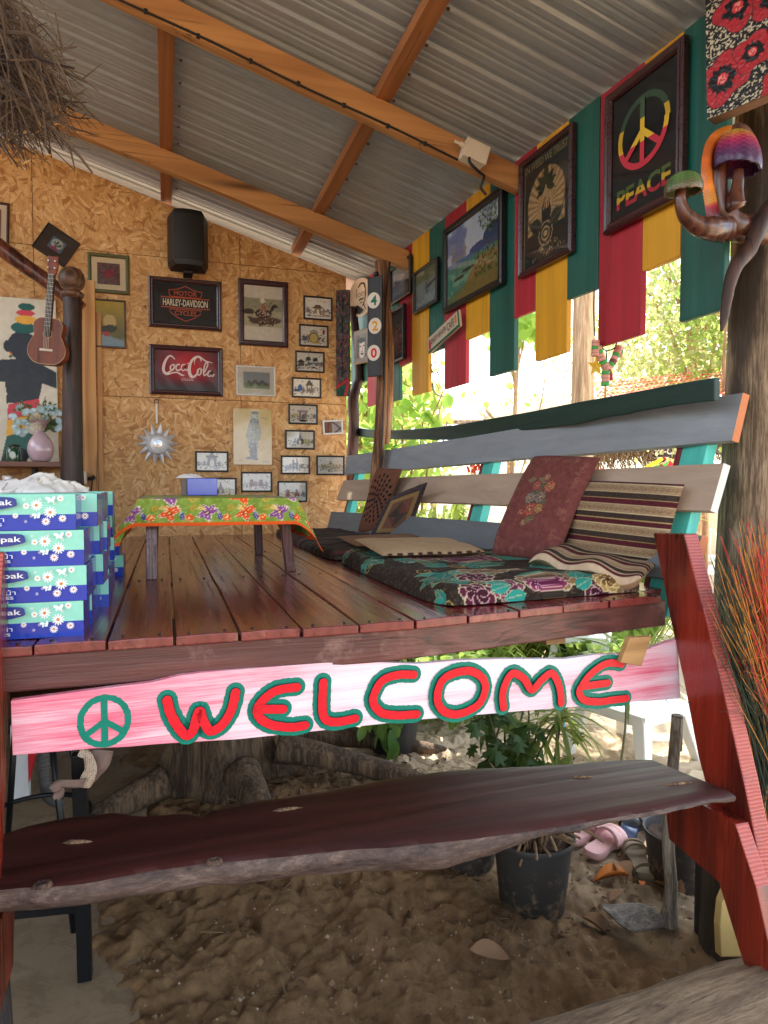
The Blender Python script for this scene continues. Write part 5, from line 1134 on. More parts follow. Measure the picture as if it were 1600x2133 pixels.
for (px, py) in ((95, 825), (98, 835), (128, 850), (30, 853), (150, 882), (148, 893), (20, 868), (63, 845)): b.tube(spline([base, (base + onY(px, py, 4.28)) / 2 + [0, 0, .02], onY(px, py, 4.28)], 4), .0015, 4)
b.build('stems', LF, bq)
pj = onY(29, 957, 4.28); pj[2] = zt_; e = thing('candle_jar', 'small green glass candle jar with a pale label on the shelf', 'candle jar', tuple(pj)); b = B(); b.lathe([(0, 0), (.034, 0), (.036, .01), (.036, .065), (.028, .075), (.029, .085), (0, .086)], pj, 24); b.build('jar', flat('green_glass', C(18, 74, 52), .1, coat=1), e, smooth=True, auto=40)
a = Art(-.0365, .0001); a.ell(0, .036, .016, .02, (196, 210, 200)); o = a.build('label', e); o.location = (0, 0, 0)
b = B(); b.lathe([(.031, .080), (.033, .092), (0, .097)], pj, 20); b.build('lid', flat('dark_metal', C(50, 54, 50), .4, .6), e, smooth=True)
# ukulele
uk = empty_local('ukulele', 'brown ukulele hanging in front of the dark newel post', 'ukulele', tuple(onY(98, 712, 3.86)), (0, math.radians(5), math.radians(-12)))
sc = (onY(140, 712, 3.86)[0] - onY(56, 712, 3.86)[0]) / 2 / .082
outl = spline([(0, -.100), (.045, -.096), (.076, -.068), (.082, -.030), (.068, .008), (.058, .030), (.062, .060), (.060, .086), (.040, .104), (.012, .108), (-.012, .108), (-.040, .104), (-.060, .086), (-.062, .060), (-.058, .030), (-.068, .008), (-.082, -.030), (-.076, -.068), (-.045, -.096)], 4, True); outl = [(float(p[0]) * sc, float(p[1]) * sc * 1.0) for p in outl]
UW = wood('uke_wood', C(138, 62, 24), C(88, 36, 14), 'z', .4, 4, 60, .05, 0, .0, False, contrast=.5); b = B(); b.prism(outl, 0, .058); b.build('body', UW, uk, bevel=.002)
a = Art(-.0006); a.ring(0, .035 * sc, .021, .021, .003, (190, 150, 90)); a.ell(0, .035 * sc, .019, .019, (14, 8, 8)); a.build('sound_hole', uk)
b = B()
k = len(outl); o2 = [(p[0] * .985, p[1] * .985) for p in outl]; b.add([(p[0], -.0008, p[1]) for p in outl] + [(p[0], -.0008, p[1]) for p in o2], [(i, (i + 1) % k, (i + 1) % k + k, i + k) for i in range(k)]); b.build('binding', flat('cream_binding', C(214, 184, 134), .4), uk)
hN = .30 * sc; b = B(); b.box((-.016, -.010, .05 * sc), (.016, .008, hN)); b.build('fingerboard', flat('dark_board', C(52, 30, 26), .4), uk, bevel=.001)
b = B(); 
for q in np.linspace(.07 * sc, hN - .003, 14) ** 1.0: b.box((-.016, -.0116, q - .0006), (.016, -.0098, q + .0006))
b.build('frets', STL, uk)
b = B(); b.prism([(-.018, hN), (.018, hN), (.027, hN + .03), (.025, hN + .095), (0, hN + .09), (-.025, hN + .095), (-.027, hN + .03)], 0, .012); b.build('headstock', UW, uk, bevel=.002)
b = B(); [b.lathe([(.004, 0), (.004, .012), (0, .013)], (sx, -.004, hN + sz), 8, ax='y') for sx in (-.016, .016) for sz in (.03, .065)]; b.build('pegs', STL, uk)
b = B(); b.box((-.032, -.007, -.048), (.032, -.001, -.036)); b.build('bridge', flat('pale_bone', C(210, 196, 176), .4), uk, bevel=.001)
b = B(); [b.tube([(sx, -.012, -.044), (sx * .8, -.014, hN)], .0007, 4) for sx in (-.012, -.004, .004, .012)]; b.build('strings', flat('nylon', C(220, 216, 208), .3), uk)
# ================================================================== PICTURES
FB = flat('black_frame', C(26, 22, 23), .4, bump=.15); FM = wood('mahogany_frame', C(66, 30, 34), C(46, 20, 24), 'x', .3, 4, 60, .05, .05, .4, False, contrast=.4); FG = flat('green_gold_frame', C(88, 84, 46), .4, .2); FW = flat('white_frame', C(214, 212, 208), .4); FBR = wood('brown_frame', C(104, 72, 36), C(60, 38, 20), 'x', .35, 8, 60, .1, .05, .3, False)
GLZ = glass_mat(); PRT = ink('print', .5, .15)
def picture(name, label, cx, cy, cz, w_, h_, phi, tilt, fw, fd, fm, cv=None, art=None, glaze=True, profile=0, cat='picture', group=None):
    """hung picture: local x right, z up, wall behind at y=0; built at its own centre"""
    e = empty_local(name, label, cat, (cx, cy, cz), (0, tilt, phi), group)
    b = B(); W, H = w_ / 2, h_ / 2
    def strip(x0, z0, x1, z1): b.box((x0, -fd, z0), (x1, -.001, z1))
    # mitred frame as one closed moulding
    P = [(-W, -H), (W, -H), (W, H), (-W, H)]; prof = [(0, -.001), (0, -fd * .8), (fw * .25, -fd), (fw * .55, -fd * (.8 if profile else 1)), (fw * .75, -fd * (.9 if profile else 1)), (fw, -fd * .6), (fw, -.001)]
    vs = []
    for (x_, z_) in P:
        sx, sz = (1 if x_ < 0 else -1), (1 if z_ < 0 else -1)
        for (i_, y_) in prof: vs.append((x_ + sx * i_, y_, z_ + sz * i_))
    k = len(prof); fs = [(c * k + i, c * k + i + 1, ((c + 1) % 4) * k + i + 1, ((c + 1) % 4) * k + i) for c in range(4) for i in range(k - 1)]
    if fw > 0: b.add(vs, fs); b.build('frame', fm, e, bevel=.0012)
    iw, ih = w_ - 2 * fw, h_ - 2 * fw; yb = -fd * .35
    if cv is not None:
        cvv = cv(iw, ih); cvv.mesh('print', lambda u, v: np.stack([(u - .5) * iw, np.full_like(u, yb), (v - .5) * ih], -1), PRT, e)
    if art is not None: art(e, iw, ih, yb)
    if glaze and fw > 0: b = B(); b.add([(-iw / 2, yb - .003, -ih / 2), (iw / 2, yb - .003, -ih / 2), (iw / 2, yb - .003, ih / 2), (-iw / 2, yb - .003, ih / 2)], [(0, 1, 2, 3)]); b.build('glass', GLZ, e)
    return e
def backpic(name, label, x0, y0, x1, y1, ang, fw, fd, fm, cv=None, art=None, Yoff=.0, glaze=True, profile=0, group=None, sz=None):
    """x0,y0,x1,y1: sight-line bounds of the frame centre lines on the wall"""
    Y = YB - .001 - Yoff; cxp, cyp = (x0 + x1) / 2, (y0 + y1) / 2; c = onY(cxp, cyp, Y); w_ = onY(x1, cyp, Y)[0] - onY(x0, cyp, Y)[0]; h_ = onY(cxp, y0, Y)[2] - onY(cxp, y1, Y)[2]
    if sz: w_, h_ = sz
    e = picture(name, label, c[0], Y, c[2], w_, h_, 0, math.radians(ang), fw, fd, fm, cv, art, glaze, profile, 'picture', group)
    if fw > .008:
        b = B(); b.lathe([(0, 0), (.004, 0), (.004, .012), (.0, .013)], (0, -.004, h_ / 2 + .006), 8, ax='y'); b.build('nail', flat('grey_steel', C(70, 70, 72)), e)
    return e
def plainbg(e, iw, ih, y, col, mat=None, name='backing'):
    b = B(); b.add([(-iw / 2, y, -ih / 2), (iw / 2, y, -ih / 2), (iw / 2, y, ih / 2), (-iw / 2, y, ih / 2)], [(0, 1, 2, 3)], 0, C(col)); b.build(name, mat or ink('print', .5, .15), e)
# heights measured at the middle of each frame
def moto(e, w_, h_, y):
    plainbg(e, w_, h_, y, (22, 24, 28)); a = Art(y - .0004); O, Cc = (196, 92, 62), (232, 222, 200); k = w_ / .42
    X = lambda x_, z_: (x_ * k, z_ * k)
    def out(P, wd=.006): a.stroke([X(*p) for p in P], wd * k, O, 0, True)
    out([(-.112, .088), (-.05, .098), (0, .122), (.05, .098), (.112, .088), (.104, .052), (.088, .046), (-.088, .046), (-.104, .052)], .006)
    out([(-.163, -.028), (.163, -.028), (.163, .040), (-.163, .040)], .007)
    out([(-.108, -.040), (.108, -.040), (.096, -.066), (.05, -.098), (0, -.118), (-.05, -.098), (-.096, -.066)], .006)
    a.text('HARLEY-DAVIDSON', -.150 * k, -.018 * k, .150 * k, .030 * k, Cc, .022); a.text('MOTOR', -.078 * k, .054 * k, .078 * k, .088 * k, O, .02); a.text('CYCLES', -.072 * k, -.080 * k, .072 * k, -.048 * k, O, .02); a.build('lettering', e)
backpic('framed_motorcycle_sign', 'dark framed sign with an orange shield and the words MOTOR CYCLES', 311, 582, 462, 686, 0, .030, .022, FM, art=moto, profile=1)
def cola(e, w_, h_, y):
    c = Cv(w_, h_, .005, (150, 28, 40)); r = np.hypot((c.x / w_ - .52) * 1.15, (c.z / h_ - .62) * 1.0); t = np.clip(r * 1.7, 0, 1)[..., None] ** 1.3
    c.a = np.array((196, 28, 44.)) * (1 - t) + np.array((92, 44, 50.)) * t; t2 = np.clip((.30 - c.z / h_) / .26 + fbm(c.x * 8, c.z * 20, 0, 3, 2) * .6, 0, 1)[..., None]; c.a = c.a * (1 - t2) + np.array((60, 60, 64.)) * t2; c.mottle(7, 30, 2)
    c.mesh('print', lambda u, v: np.stack([(u - .5) * w_, y + .002 * np.sin(u * 14 + v * 6) * (1 - v), (v - .5) * h_], -1), ink('shiny_print', .5, .1), e)
    a = Art(y - .004); k = w_ / .40; W_ = (228, 206, 200); s_ = lambda P, wd, tp=None: a.stroke([(p[0] * k, p[1] * k) for p in P], wd * k, W_, 7, taper=tp)
    T = [.5, 1, 1.1, .9, .5]
    s_([(-.075, .072), (-.098, .092), (-.120, .080), (-.140, .040), (-.146, .0), (-.132, -.022), (-.110, -.014), (-.085, .012)], .013, [.4, .8, 1, 1.3, 1.4, 1.2, .8, .4])
    s_([(-.150, -.018), (-.125, -.030), (-.09, -.018), (-.06, -.014), (-.03, -.030), (-.015, -.028)], .009, [.3, 1, .9, .8, 1.3, .2])
    s_([(-.088, .036), (-.102, .022), (-.100, .0), (-.086, .002), (-.078, .022), (-.086, .038), (-.074, .032)], .009)
    s_([(-.046, .038), (-.060, .036), (-.068, .014), (-.058, -.002), (-.040, .008)], .009)
    s_([(-.010, .040), (-.028, .036), (-.034, .012), (-.022, .0), (-.010, .018), (-.006, .038), (-.010, .010), (0, .004), (.006, .012)], .008)
    s_([(.004, .048), (.018, .048)], .006)
    s_([(.092, .068), (.082, .094), (.050, .088), (.024, .050), (.016, .0), (.028, -.036), (.052, -.032), (.074, .0)], .015, [.4, .9, .8, 1.1, 1.4, 1.3, .9, .4])
    s_([(.050, .040), (.052, .076), (.080, .096), (.120, .070), (.165, .060)], .008, [.3, .8, 1, 1.2, .3])
    s_([(.080, .018), (.068, .004), (.070, -.022), (.084, -.020), (.092, .004), (.084, .020), (.096, .012)], .009)
    s_([(.112, -.004), (.134, .046), (.126, .060), (.114, .040), (.106, -.006), (.112, -.026), (.126, -.014)], .008)
    s_([(.152, .006), (.138, .0), (.134, -.024), (.146, -.030), (.156, -.014), (.160, .006), (.156, -.022), (.166, -.028), (.174, -.016)], .008)
    a.text('classic', -.034 * k, -.066 * k, .042 * k, -.044 * k, (210, 176, 172), .004); a.build('lettering', e)
backpic('framed_cola_sign', 'framed red cola sign with white script lettering and the word classic', 313, 722, 465, 824, 0, .030, .022, FM, art=cola, profile=1, glaze=False)
def rider(w_, h_):
    c = Cv(w_, h_, .0055, (206, 196, 182)); c.rect(0, h_ * .78, w_, h_, (214, 206, 194)); c.rect(0, 0, w_, h_ * .78, (188, 180, 152)); c.rect(0, h_ * .55, w_, h_ * .78, (150, 148, 122), .7); c.rect(0, 0, w_, h_ * .26, (216, 208, 194)); k = w_
    c.ell(.12 * k, .74 * k, .16 * k, .07 * k, (70, 58, 50)); c.ell(.55 * k, .52 * k, .42 * k, .10 * k, (104, 84, 72), .05); c.poly([(.05 * k, .62 * k), (.30 * k, .58 * k), (.6 * k, .42 * k), (.2 * k, .48 * k)], (90, 74, 64))
    H_ = (62, 46, 40); c.ell(.50 * k, .70 * k, .22 * k, .12 * k, H_); c.ell(.74 * k, .86 * k, .05 * k, .10 * k, H_, -.5); c.ell(.82 * k, .92 * k, .07 * k, .035 * k, H_, -.5)
    for q in (.38, .44, .66, .74): c.line([(q * k, .62 * k), (q * k + .04 * k, .48 * k), (q * k + (.03 if q < .5 else -.02) * k, .38 * k)], .026 * k, H_)
    c.ell(.50 * k, .84 * k, .07 * k, .11 * k, (170, 120, 92)); c.ell(.50 * k, .98 * k, .035 * k, .045 * k, (120, 72, 54)); c.flower(.48 * k, 1.03 * k, .07 * k, (230, 222, 208), None, 7, .2); c.line([(.62 * k, .84 * k), (.74 * k, 1.06 * k)], .010 * k, H_)
    rs = random.Random(3)
    for i in range(260): c.ell(rs.gauss(.50, .14) * k, rs.gauss(.72, .11) * k, .012 * k, .006 * k, rs.choice([(228, 216, 200), (84, 60, 50), (150, 60, 50), (190, 170, 150)]), rs.random() * 3)
    c.mottle(12, 60, 3); return c
backpic('framed_rider_print', 'tall mahogany framed print of a horse rider in sepia tones', 497, 585, 600, 722, 0, .036, .020, FM, rider)
def landscape_small(w_, h_):
    c = Cv(w_, h_, .005, (206, 198, 184)); c.rect(w_ * .16, h_ * .22, w_ * .88, h_ * .84, (136, 142, 148)); c.rect(w_ * .16, h_ * .22, w_ * .88, h_ * .42, (112, 118, 92)); c.rect(w_ * .16, h_ * .22, w_ * .88, h_ * .30, (130, 140, 126))
    for q in np.linspace(.30, .80, 16): c.ell(w_ * q, h_ * (.44 + .05 * math.sin(q * 30)), w_ * .035, h_ * .06, (84, 84, 84))
    c.mottle(6, 50, 3); return c
backpic('white_framed_landscape', 'thin white framed pale landscape with a row of trees', 492, 763, 574, 825, 0, .010, .012, FW, landscape_small)
def standing(w_, h_):
    c = Cv(w_, h_, .0045, (188, 158, 92)); c.mottle(10, 12, 3); k = w_; D = (60, 66, 70)
    c.ell(.56 * k, 1.28 * k, .11 * k, .09 * k, (150, 148, 130)); c.ell(.56 * k, 1.36 * k, .10 * k, .04 * k, D); c.line([(.70 * k, 1.24 * k), (.86 * k, 1.20 * k)], .012 * k, D); c.ell(.54 * k, 1.12 * k, .12 * k, .09 * k, D)
    c.poly([(.40 * k, 1.08 * k), (.68 * k, 1.08 * k), (.72 * k, .86 * k), (.64 * k, .50 * k), (.40 * k, .50 * k), (.32 * k, .80 * k)], (136, 134, 118)); c.poly([(.38 * k, .55 * k), (.62 * k, .55 * k), (.60 * k, .20 * k), (.44 * k, .20 * k)], (52, 54, 58)); c.ell(.44 * k, .17 * k, .13 * k, .035 * k, D); c.ell(.58 * k, .15 * k, .07 * k, .035 * k, D)
    rs = random.Random(4)
    for i in range(170):
        x_, z_ = rs.gauss(.52, .10) * k, rs.uniform(.3, 1.3) * k; c.line([(x_, z_), (x_ + rs.gauss(0, .03) * k, z_ - .06 * k)], .009 * k, rs.choice([D, (214, 202, 170), (110, 110, 100), (78, 84, 86)]), .7)
    c.line([(.08 * k, .12 * k), (.3 * k, .10 * k)], .01 * k, (120, 96, 50)); c.line([(.7 * k, .08 * k), (.9 * k, .07 * k)], .008 * k, (120, 96, 50)); return c
e = backpic('varnished_drawing', 'varnished yellow board with an ink drawing of a standing figure in a hat', 486, 852, 566, 968, 0, .0, .012, FB, None)
W0 = onY(566, 900, YB)[0] - onY(486, 900, YB)[0]; H0 = onY(526, 852, YB)[2] - onY(526, 968, YB)[2]
b = B(); b.box((-W0 / 2, -.012, -H0 / 2), (W0 / 2, -.001, H0 / 2)); b.build('board', flat('yellow_board', C(176, 140, 80), .4), e, bevel=.001)
standing(W0, H0).mesh('print', lambda u, v: np.stack([(u - .5) * W0, np.full_like(u, -.0125), (v - .5) * H0], -1), ink('varnished', .22, .8), e)
def tilted(w_, h_):
    c = Cv(w_, h_, .0045, (62, 50, 44)); c.rect(w_ * .30, h_ * .28, w_ * .72, h_ * .74, (90, 120, 150)); c.ell(w_ * .51, h_ * .54, w_ * .17, h_ * .17, (196, 210, 204)); c.ell(w_ * .50, h_ * .36, w_ * .15, h_ * .06, (150, 74, 110))
    rs = random.Random(5)
    for i in range(26): t = rs.random() * 3.1; c.line([(w_ * .51, h_ * .44), (w_ * (.51 + .15 * math.cos(t)), h_ * (.5 + .17 * math.sin(t)))], w_ * .010, (52, 70, 76))
    return c
cc = onY(115, 510, YB); side = onY(161, 516, YB)[0] - onY(70, 513, YB)[0]
backpic('tilted_picture', 'small black framed tree picture hung at a steep tilt above the handrail', 70, 466, 165, 556, 32, .006, .015, FB, tilted, sz=(side * .86, side * .74))
def mandala(w_, h_):
    c = Cv(w_, h_, .0038, (222, 206, 178)); c.rect(w_ * .17, h_ * .17, w_ * .83, h_ * .83, (88, 74, 76)); rs = random.Random(6)
    for i in range(420): x_, z_ = rs.uniform(.18, .82), rs.uniform(.18, .82); c.curl(x_ * w_, z_ * h_, w_ * .018, rs.choice([(150, 60, 80), (130, 110, 110), (70, 60, 66), (170, 90, 100)]), w_ * .008, 1, .8)
    c.flower(w_ / 2, h_ / 2, w_ * .14, (150, 50, 76), (190, 70, 90), 8); return c
backpic('mandala_picture', 'square green-gold framed mandala with a cream mount', 183, 530, 270, 612, 0, .022, .018, FG, mandala)
def plainy(w_, h_):
    c = Cv(w_, h_, .006, (150, 150, 110)); c.vgrad((112, 122, 104), (204, 178, 84)); c.ell(w_ * .55, h_ * .55, w_ * .2, h_ * .16, (226, 206, 150)); c.ell(w_ * .52, h_ * .38, w_ * .26, h_ * .09, (70, 84, 84), .2); c.ell(w_ * .45, h_ * .27, w_ * .12, h_ * .06, (190, 70, 56)); c.mottle(12, 16, 2); return c
backpic('yellow_green_picture', 'narrow brown framed yellow-green picture with soft blurred shapes', 187, 624, 263, 725, 0, .012, .016, FBR, plainy)
# fourteen little city prints
def citycv(seed, kind):
    def f(w_, h_):
        c = Cv(w_, h_, .0038, (226, 220, 208)); rs = random.Random(seed); k = w_; g = h_ * .24; [c.line([(rs.random() * w_, g * rs.uniform(.5, 2.4)) for _ in range(3)], w_ * .008, (70, 60, 60), .8) for _ in range(7)]
        P1 = rs.choice([(150, 122, 90), (120, 110, 118), (130, 120, 84)]); dk = (52, 48, 52)
        for i in range(46): x_ = rs.random() * w_; c.ell(x_, g * (.4 + rs.random() * 1.5), w_ * rs.uniform(.012, .04), h_ * rs.uniform(.012, .045), rs.choice([(70, 84, 110), (150, 60, 56), (60, 56, 56), (176, 160, 110), (120, 120, 112), (90, 110, 96), (190, 186, 176)]), rs.random())
        for i in range(4): x_ = rs.random() * w_; c.poly([(x_ - .07 * k, g * 1.1), (x_ + .07 * k, g * 1.1), (x_ + .04 * k, g * 1.9), (x_, g * 2.4), (x_ - .04 * k, g * 1.9)], rs.choice([(150, 140, 130), (110, 110, 118), (150, 110, 90), (96, 104, 92)]), .75)
        m = w_ * .5
        if kind == 6:   # house with steps
            c.rect(m - .14 * k, g, m + .12 * k, g + .20 * k, (150, 120, 92)); c.poly([(m - .22 * k, g + .20 * k), (m + .20 * k, g + .20 * k), (m + .06 * k, g + .34 * k), (m - .08 * k, g + .34 * k)], (110, 84, 66)); c.rect(m - .05 * k, g * .8, m + .04 * k, g + .15 * k, (226, 220, 206)); c.line([(.1 * k, g * .5), (.9 * k, g * .45)], .03 * k, dk); c.line([(.62 * k, g * .9), (.94 * k, g * .7)], .05 * k, (176, 110, 60))
        elif kind == 7: # yellow arch
            c.ell(m, g + .12 * k, .20 * k, .22 * k, (150, 130, 84)); c.ell(m, g + .10 * k, .14 * k, .17 * k, (206, 190, 120)); c.line([(m - .15 * k, g + .33 * k), (m, g + .40 * k), (m + .16 * k, g + .32 * k)], .03 * k, dk); c.rect(.08 * k, g, .22 * k, g + .15 * k, (84, 100, 130)); c.rect(.84 * k, h_ * .6, .92 * k, h_ * .86, (160, 40, 44)); c.ell(.66 * k, .09 * k, .08 * k, .03 * k, (206, 186, 60))
        elif kind == 8: # blue figure and gate
            c.ell(.25 * k, g + .16 * k, .09 * k, .13 * k, (70, 96, 150)); c.ell(.13 * k, g + .06 * k, .10 * k, .05 * k, (52, 70, 120)); c.rect(m, g, m + .05 * k, g + .26 * k, P1); c.rect(m + .17 * k, g, m + .22 * k, g + .26 * k, P1); c.poly([(m - .05 * k, g + .26 * k), (m + .27 * k, g + .26 * k), (m + .11 * k, g + .48 * k)], (90, 84, 74)); c.line([(.75 * k, g + .14 * k), (.85 * k, g + .22 * k), (.96 * k, g + .12 * k)], .02 * k, (60, 80, 90))
        elif kind == 9: # mauve gateway
            c.rect(m - .16 * k, g, m - .08 * k, g + .28 * k, (150, 128, 134)); c.rect(m + .06 * k, g, m + .14 * k, g + .28 * k, (150, 128, 134)); c.rect(m - .20 * k, g + .24 * k, m + .18 * k, g + .32 * k, (170, 146, 150)); c.ell(m, g + .10 * k, .06 * k, .07 * k, (120, 110, 100)); c.ell(.2 * k, g + .12 * k, .09 * k, .06 * k, (206, 190, 120)); c.ell(m, g * .5, .16 * k, .04 * k, dk)
        elif kind == 0:   # gate with arch
            c.rect(m - .16 * k, g, m + .16 * k, g + .34 * k, P1); c.rect(m - .20 * k, g + .30 * k, m + .20 * k, g + .36 * k, tuple(int(q * .8) for q in P1)); c.ell(m, g + .12 * k, .07 * k, .13 * k, (222, 216, 206)); c.rect(m - .07 * k, g * .9, m + .07 * k, g + .10 * k, (222, 216, 206))
            c.poly([(m - .1 * k, g + .36 * k), (m + .1 * k, g + .36 * k), (m, g + .50 * k)], P1)
        elif kind == 1: # palms
            for (x_, h2) in ((.42, .46), (.68, .42)):
                c.line([(x_ * k, g), ((x_ + .02) * k, g + h2 * .55 * k)], .014 * k, dk)
                for t in np.linspace(-.6, 3.8, 8): c.leaf((x_ + .02) * k, g + h2 * .6 * k, .13 * k, t, (48, 56, 48), None, .2)
            c.rect(.05 * k, g, .28 * k, g + .16 * k, (96, 86, 80)); c.poly([(.0, g + .16 * k), (.32 * k, g + .16 * k), (.16 * k, g + .26 * k)], dk); c.line([(.5 * k, g + .12 * k), (.97 * k, g + .14 * k)], .05 * k, (70, 92, 134)); c.ell(.86 * k, .09 * k, .05 * k, .05 * k, dk); c.ell(.86 * k, .09 * k, .04 * k, .04 * k, (220, 216, 208))
        elif kind == 2: # spired temple
            c.poly([(m - .13 * k, g), (m + .13 * k, g), (m + .12 * k, g + .14 * k), (m + .05 * k, g + .24 * k), (m, g + .44 * k), (m - .05 * k, g + .24 * k), (m - .12 * k, g + .14 * k)], (90, 76, 66)); c.rect(m - .05 * k, g * .9, m + .05 * k, g + .1 * k, (226, 222, 214)); c.ell(.72 * k, g + .1 * k, .09 * k, .1 * k, (186, 190, 130), 0, .8)
        elif kind == 3: # twin tapering towers
            for s_ in (-.08, .06): c.poly([((.5 + s_ - .045) * k, g * .8), ((.5 + s_ + .045) * k, g * .8), ((.5 + s_ + .035) * k, g + .28 * k), ((.5 + s_) * k, g + .40 * k), ((.5 + s_ - .035) * k, g + .28 * k)], (108, 112, 122))
            c.line([(.42 * k, g + .2 * k), (.56 * k, g + .2 * k)], .02 * k, (90, 90, 100)); c.ell(.18 * k, g + .05 * k, .11 * k, .09 * k, (140, 146, 170)); c.ell(.64 * k, g * .7, .05 * k, .03 * k, (196, 40, 50))
        elif kind == 4: # red pagoda gates
            for x_ in (.32, .66):
                for q in range(3): c.rect((x_ - .08 + q * .015) * k, g + q * .08 * k, (x_ + .08 - q * .015) * k, g + (q * .08 + .05) * k, (120, 50, 58)); c.poly([((x_ - .12 + q * .02) * k, g + (q * .08 + .05) * k), ((x_ + .12 - q * .02) * k, g + (q * .08 + .05) * k), (x_ * k, g + (q * .08 + .10) * k)], (84, 38, 46))
        elif kind == 5: # long colonnade
            for x_ in np.linspace(.16, .84, 7): c.rect((x_ - .035) * k, g * .9, (x_ + .035) * k, g + .20 * k, (176, 162, 110)); c.ell(x_ * k, g + .03 * k, .018 * k, .06 * k, (214, 210, 200))
            c.poly([(.4 * k, g + .2 * k), (.6 * k, g + .2 * k), (.5 * k, g + .34 * k)], (160, 146, 96))
        for i in range(5): x_, z_ = rs.random() * w_, h_ * rs.uniform(.74, .94); c.ell(x_, z_, .018 * k, .022 * k, rs.choice([(196, 60, 70), (200, 180, 120), (90, 90, 96), (200, 80, 60)]))
        c.mottle(9, 80, seed, 3); return c
    return f
CITY = [(632, 618, 692, 667, 6, 'small black framed city print with a doorway arch, top of the right column'), (623, 677, 684, 723, 7, 'small framed city print with a yellow stone arch, second in the right column'), (615, 732, 676, 776, 1, 'small framed beach print with two dark palm trees'), (608, 787, 669, 829, 8, 'small framed city print with a blue figure and gate, fourth in the right column'),
        (601, 842, 662, 884, 9, 'small framed city print with a mauve gateway beside the tilted white frame'), (594, 896, 656, 936, 2, 'small framed city print with a dark pointed temple and red balloons'), (585, 949, 646, 988, 3, 'small framed city print with twin grey towers'), (659, 949, 718, 990, 5, 'small framed city print with a long yellow colonnade, nearest the bench'),
        (407, 940, 476, 983, 0, 'small framed city print with a grey gate above the blue tissue box'), (452, 995, 493, 1040, 2, 'small framed city print half hidden by the blue tissue box'), (502, 983, 567, 1025, 4, 'small framed city print with red gates and lanterns below the drawing'), (578, 1002, 640, 1046, 4, 'small framed city print with red pagodas partly behind the tablecloth')]
for i, (x0, y0, x1, y1, kd, lab) in enumerate(CITY):
    if i == 9: x0 = 426
    backpic('city_print', lab, x0, y0, x1, y1, 0, .011, .013, FB, citycv(30 + i, kd), group='small framed city prints', glaze=True)
def streetcv(w_, h_):
    c = Cv(w_, h_, .005, (190, 180, 174)); c.rect(0, 0, w_ * .45, h_, (150, 104, 88)); c.line([(w_ * .2, 0), (w_ * .25, h_)], w_ * .06, (110, 66, 56)); c.line([(w_ * .5, h_), (w_, h_ * .3)], w_ * .12, (120, 112, 116)); c.line([(w_ * .6, 0), (w_, h_ * .4)], w_ * .08, (96, 86, 90)); c.mottle(24, 40, 3); return c
backpic('white_framed_photo', 'small tilted white framed photo near the bench end', 672, 875, 714, 905, -4, .012, .012, FW, streetcv)
# tall red frame cut by the left edge
def redp(w_, h_):
    c = Cv(w_, h_, .008, (226, 214, 196)); c.rect(0, .04, w_ - .03, h_ - .03, (112, 30, 24)); c.mottle(8, 12, 2); return c
backpic('framed_red_picture', 'dark framed red picture cut by the left edge of the photo', -75, 418, 20, 510, 2, .014, .018, FM, redp)
# large painted panel of a figure seen from behind
x0, x1, y0, y1 = -120, 120, 618, 962; Yp = YB - .03; w_ = onY(120, 800, Yp)[0] - onY(-120, 800, Yp)[0]; zt2, zb2 = onY(60, 622, Yp)[2], zt_ + .002; h_ = zt2 - zb2
xr = onY(119, 800, Yp)[0]; e = empty_local('painted_panel', 'cream painted panel of a dark figure with stacked green, red and yellow head wrap', 'painting', (xr - w_ / 2, Yp, zb2 + h_ / 2)); b = B(); b.box((-w_ / 2, 0, -h_ / 2), (w_ / 2, .018, h_ / 2)); b.build('panel', flat('cream_panel', C(220, 210, 190), .7), e, bevel=.002)
c = Cv(w_, h_, .0045, (222, 212, 192)); c.mottle(8, 5, 2); KX = w_ / (x1 - x0); KZ = h_ / (962 - 622); Q = lambda px, py: ((px - x0) * KX, (962 - py) * KZ)
DK_ = (38, 38, 44); R_, Y_, G_ = (214, 60, 72), (238, 176, 46), (18, 92, 82)
c.poly([Q(*p) for p in [(8, 795), (-20, 800), (-60, 820), (-70, 790), (-20, 756), (5, 750), (40, 748), (42, 735), (60, 735), (66, 748), (90, 758), (119, 772), (119, 806), (88, 796), (84, 815), (78, 835), (10, 840), (12, 820)]], DK_)
c.ell(*Q(48, 720), 32 * KX, 30 * KZ, DK_); c.ell(*Q(16, 722), 9 * KX, 12 * KZ, DK_); c.poly([Q(*p) for p in [(34, 730), (66, 730), (66, 755), (32, 755)]], DK_)
c.poly([Q(*p) for p in [(14, 842), (80, 828), (84, 850), (60, 865), (12, 875)]], R_); c.poly([Q(*p) for p in [(12, 875), (60, 862), (44, 900), (8, 908)]], Y_); c.poly([Q(*p) for p in [(10, 908), (48, 896), (70, 905), (60, 950), (40, 962), (30, 930), (12, 962), (-4, 962)]], G_); c.poly([Q(*p) for p in [(-4, 962), (8, 940), (20, 962)]], (20, 20, 22)); c.poly([Q(*p) for p in [(40, 930), (56, 940), (52, 962), (36, 962)]], (20, 20, 22))
for (px, py, rx, ry, col) in ((50, 683, 27, 12, G_), (56, 666, 24, 9, Y_), (55, 652, 20, 6.5, R_), (57, 639.5, 18, 7.5, G_), (22, 737, 2.5, 3, R_), (22, 740, 3, 3, Y_), (22, 743, 3.5, 3, G_)): c.ell(*Q(px, py), rx * KX, ry * KZ, col)
for (px, py, rx) in ((50, 683, 25), (56, 666, 22), (55, 652, 18)): pass
c.mottle(10, 30, 4); c.mesh('painting', lambda u, v: np.stack([(u - .5) * w_, np.full_like(u, -.0008), (v - .5) * h_], -1), PRT, e)
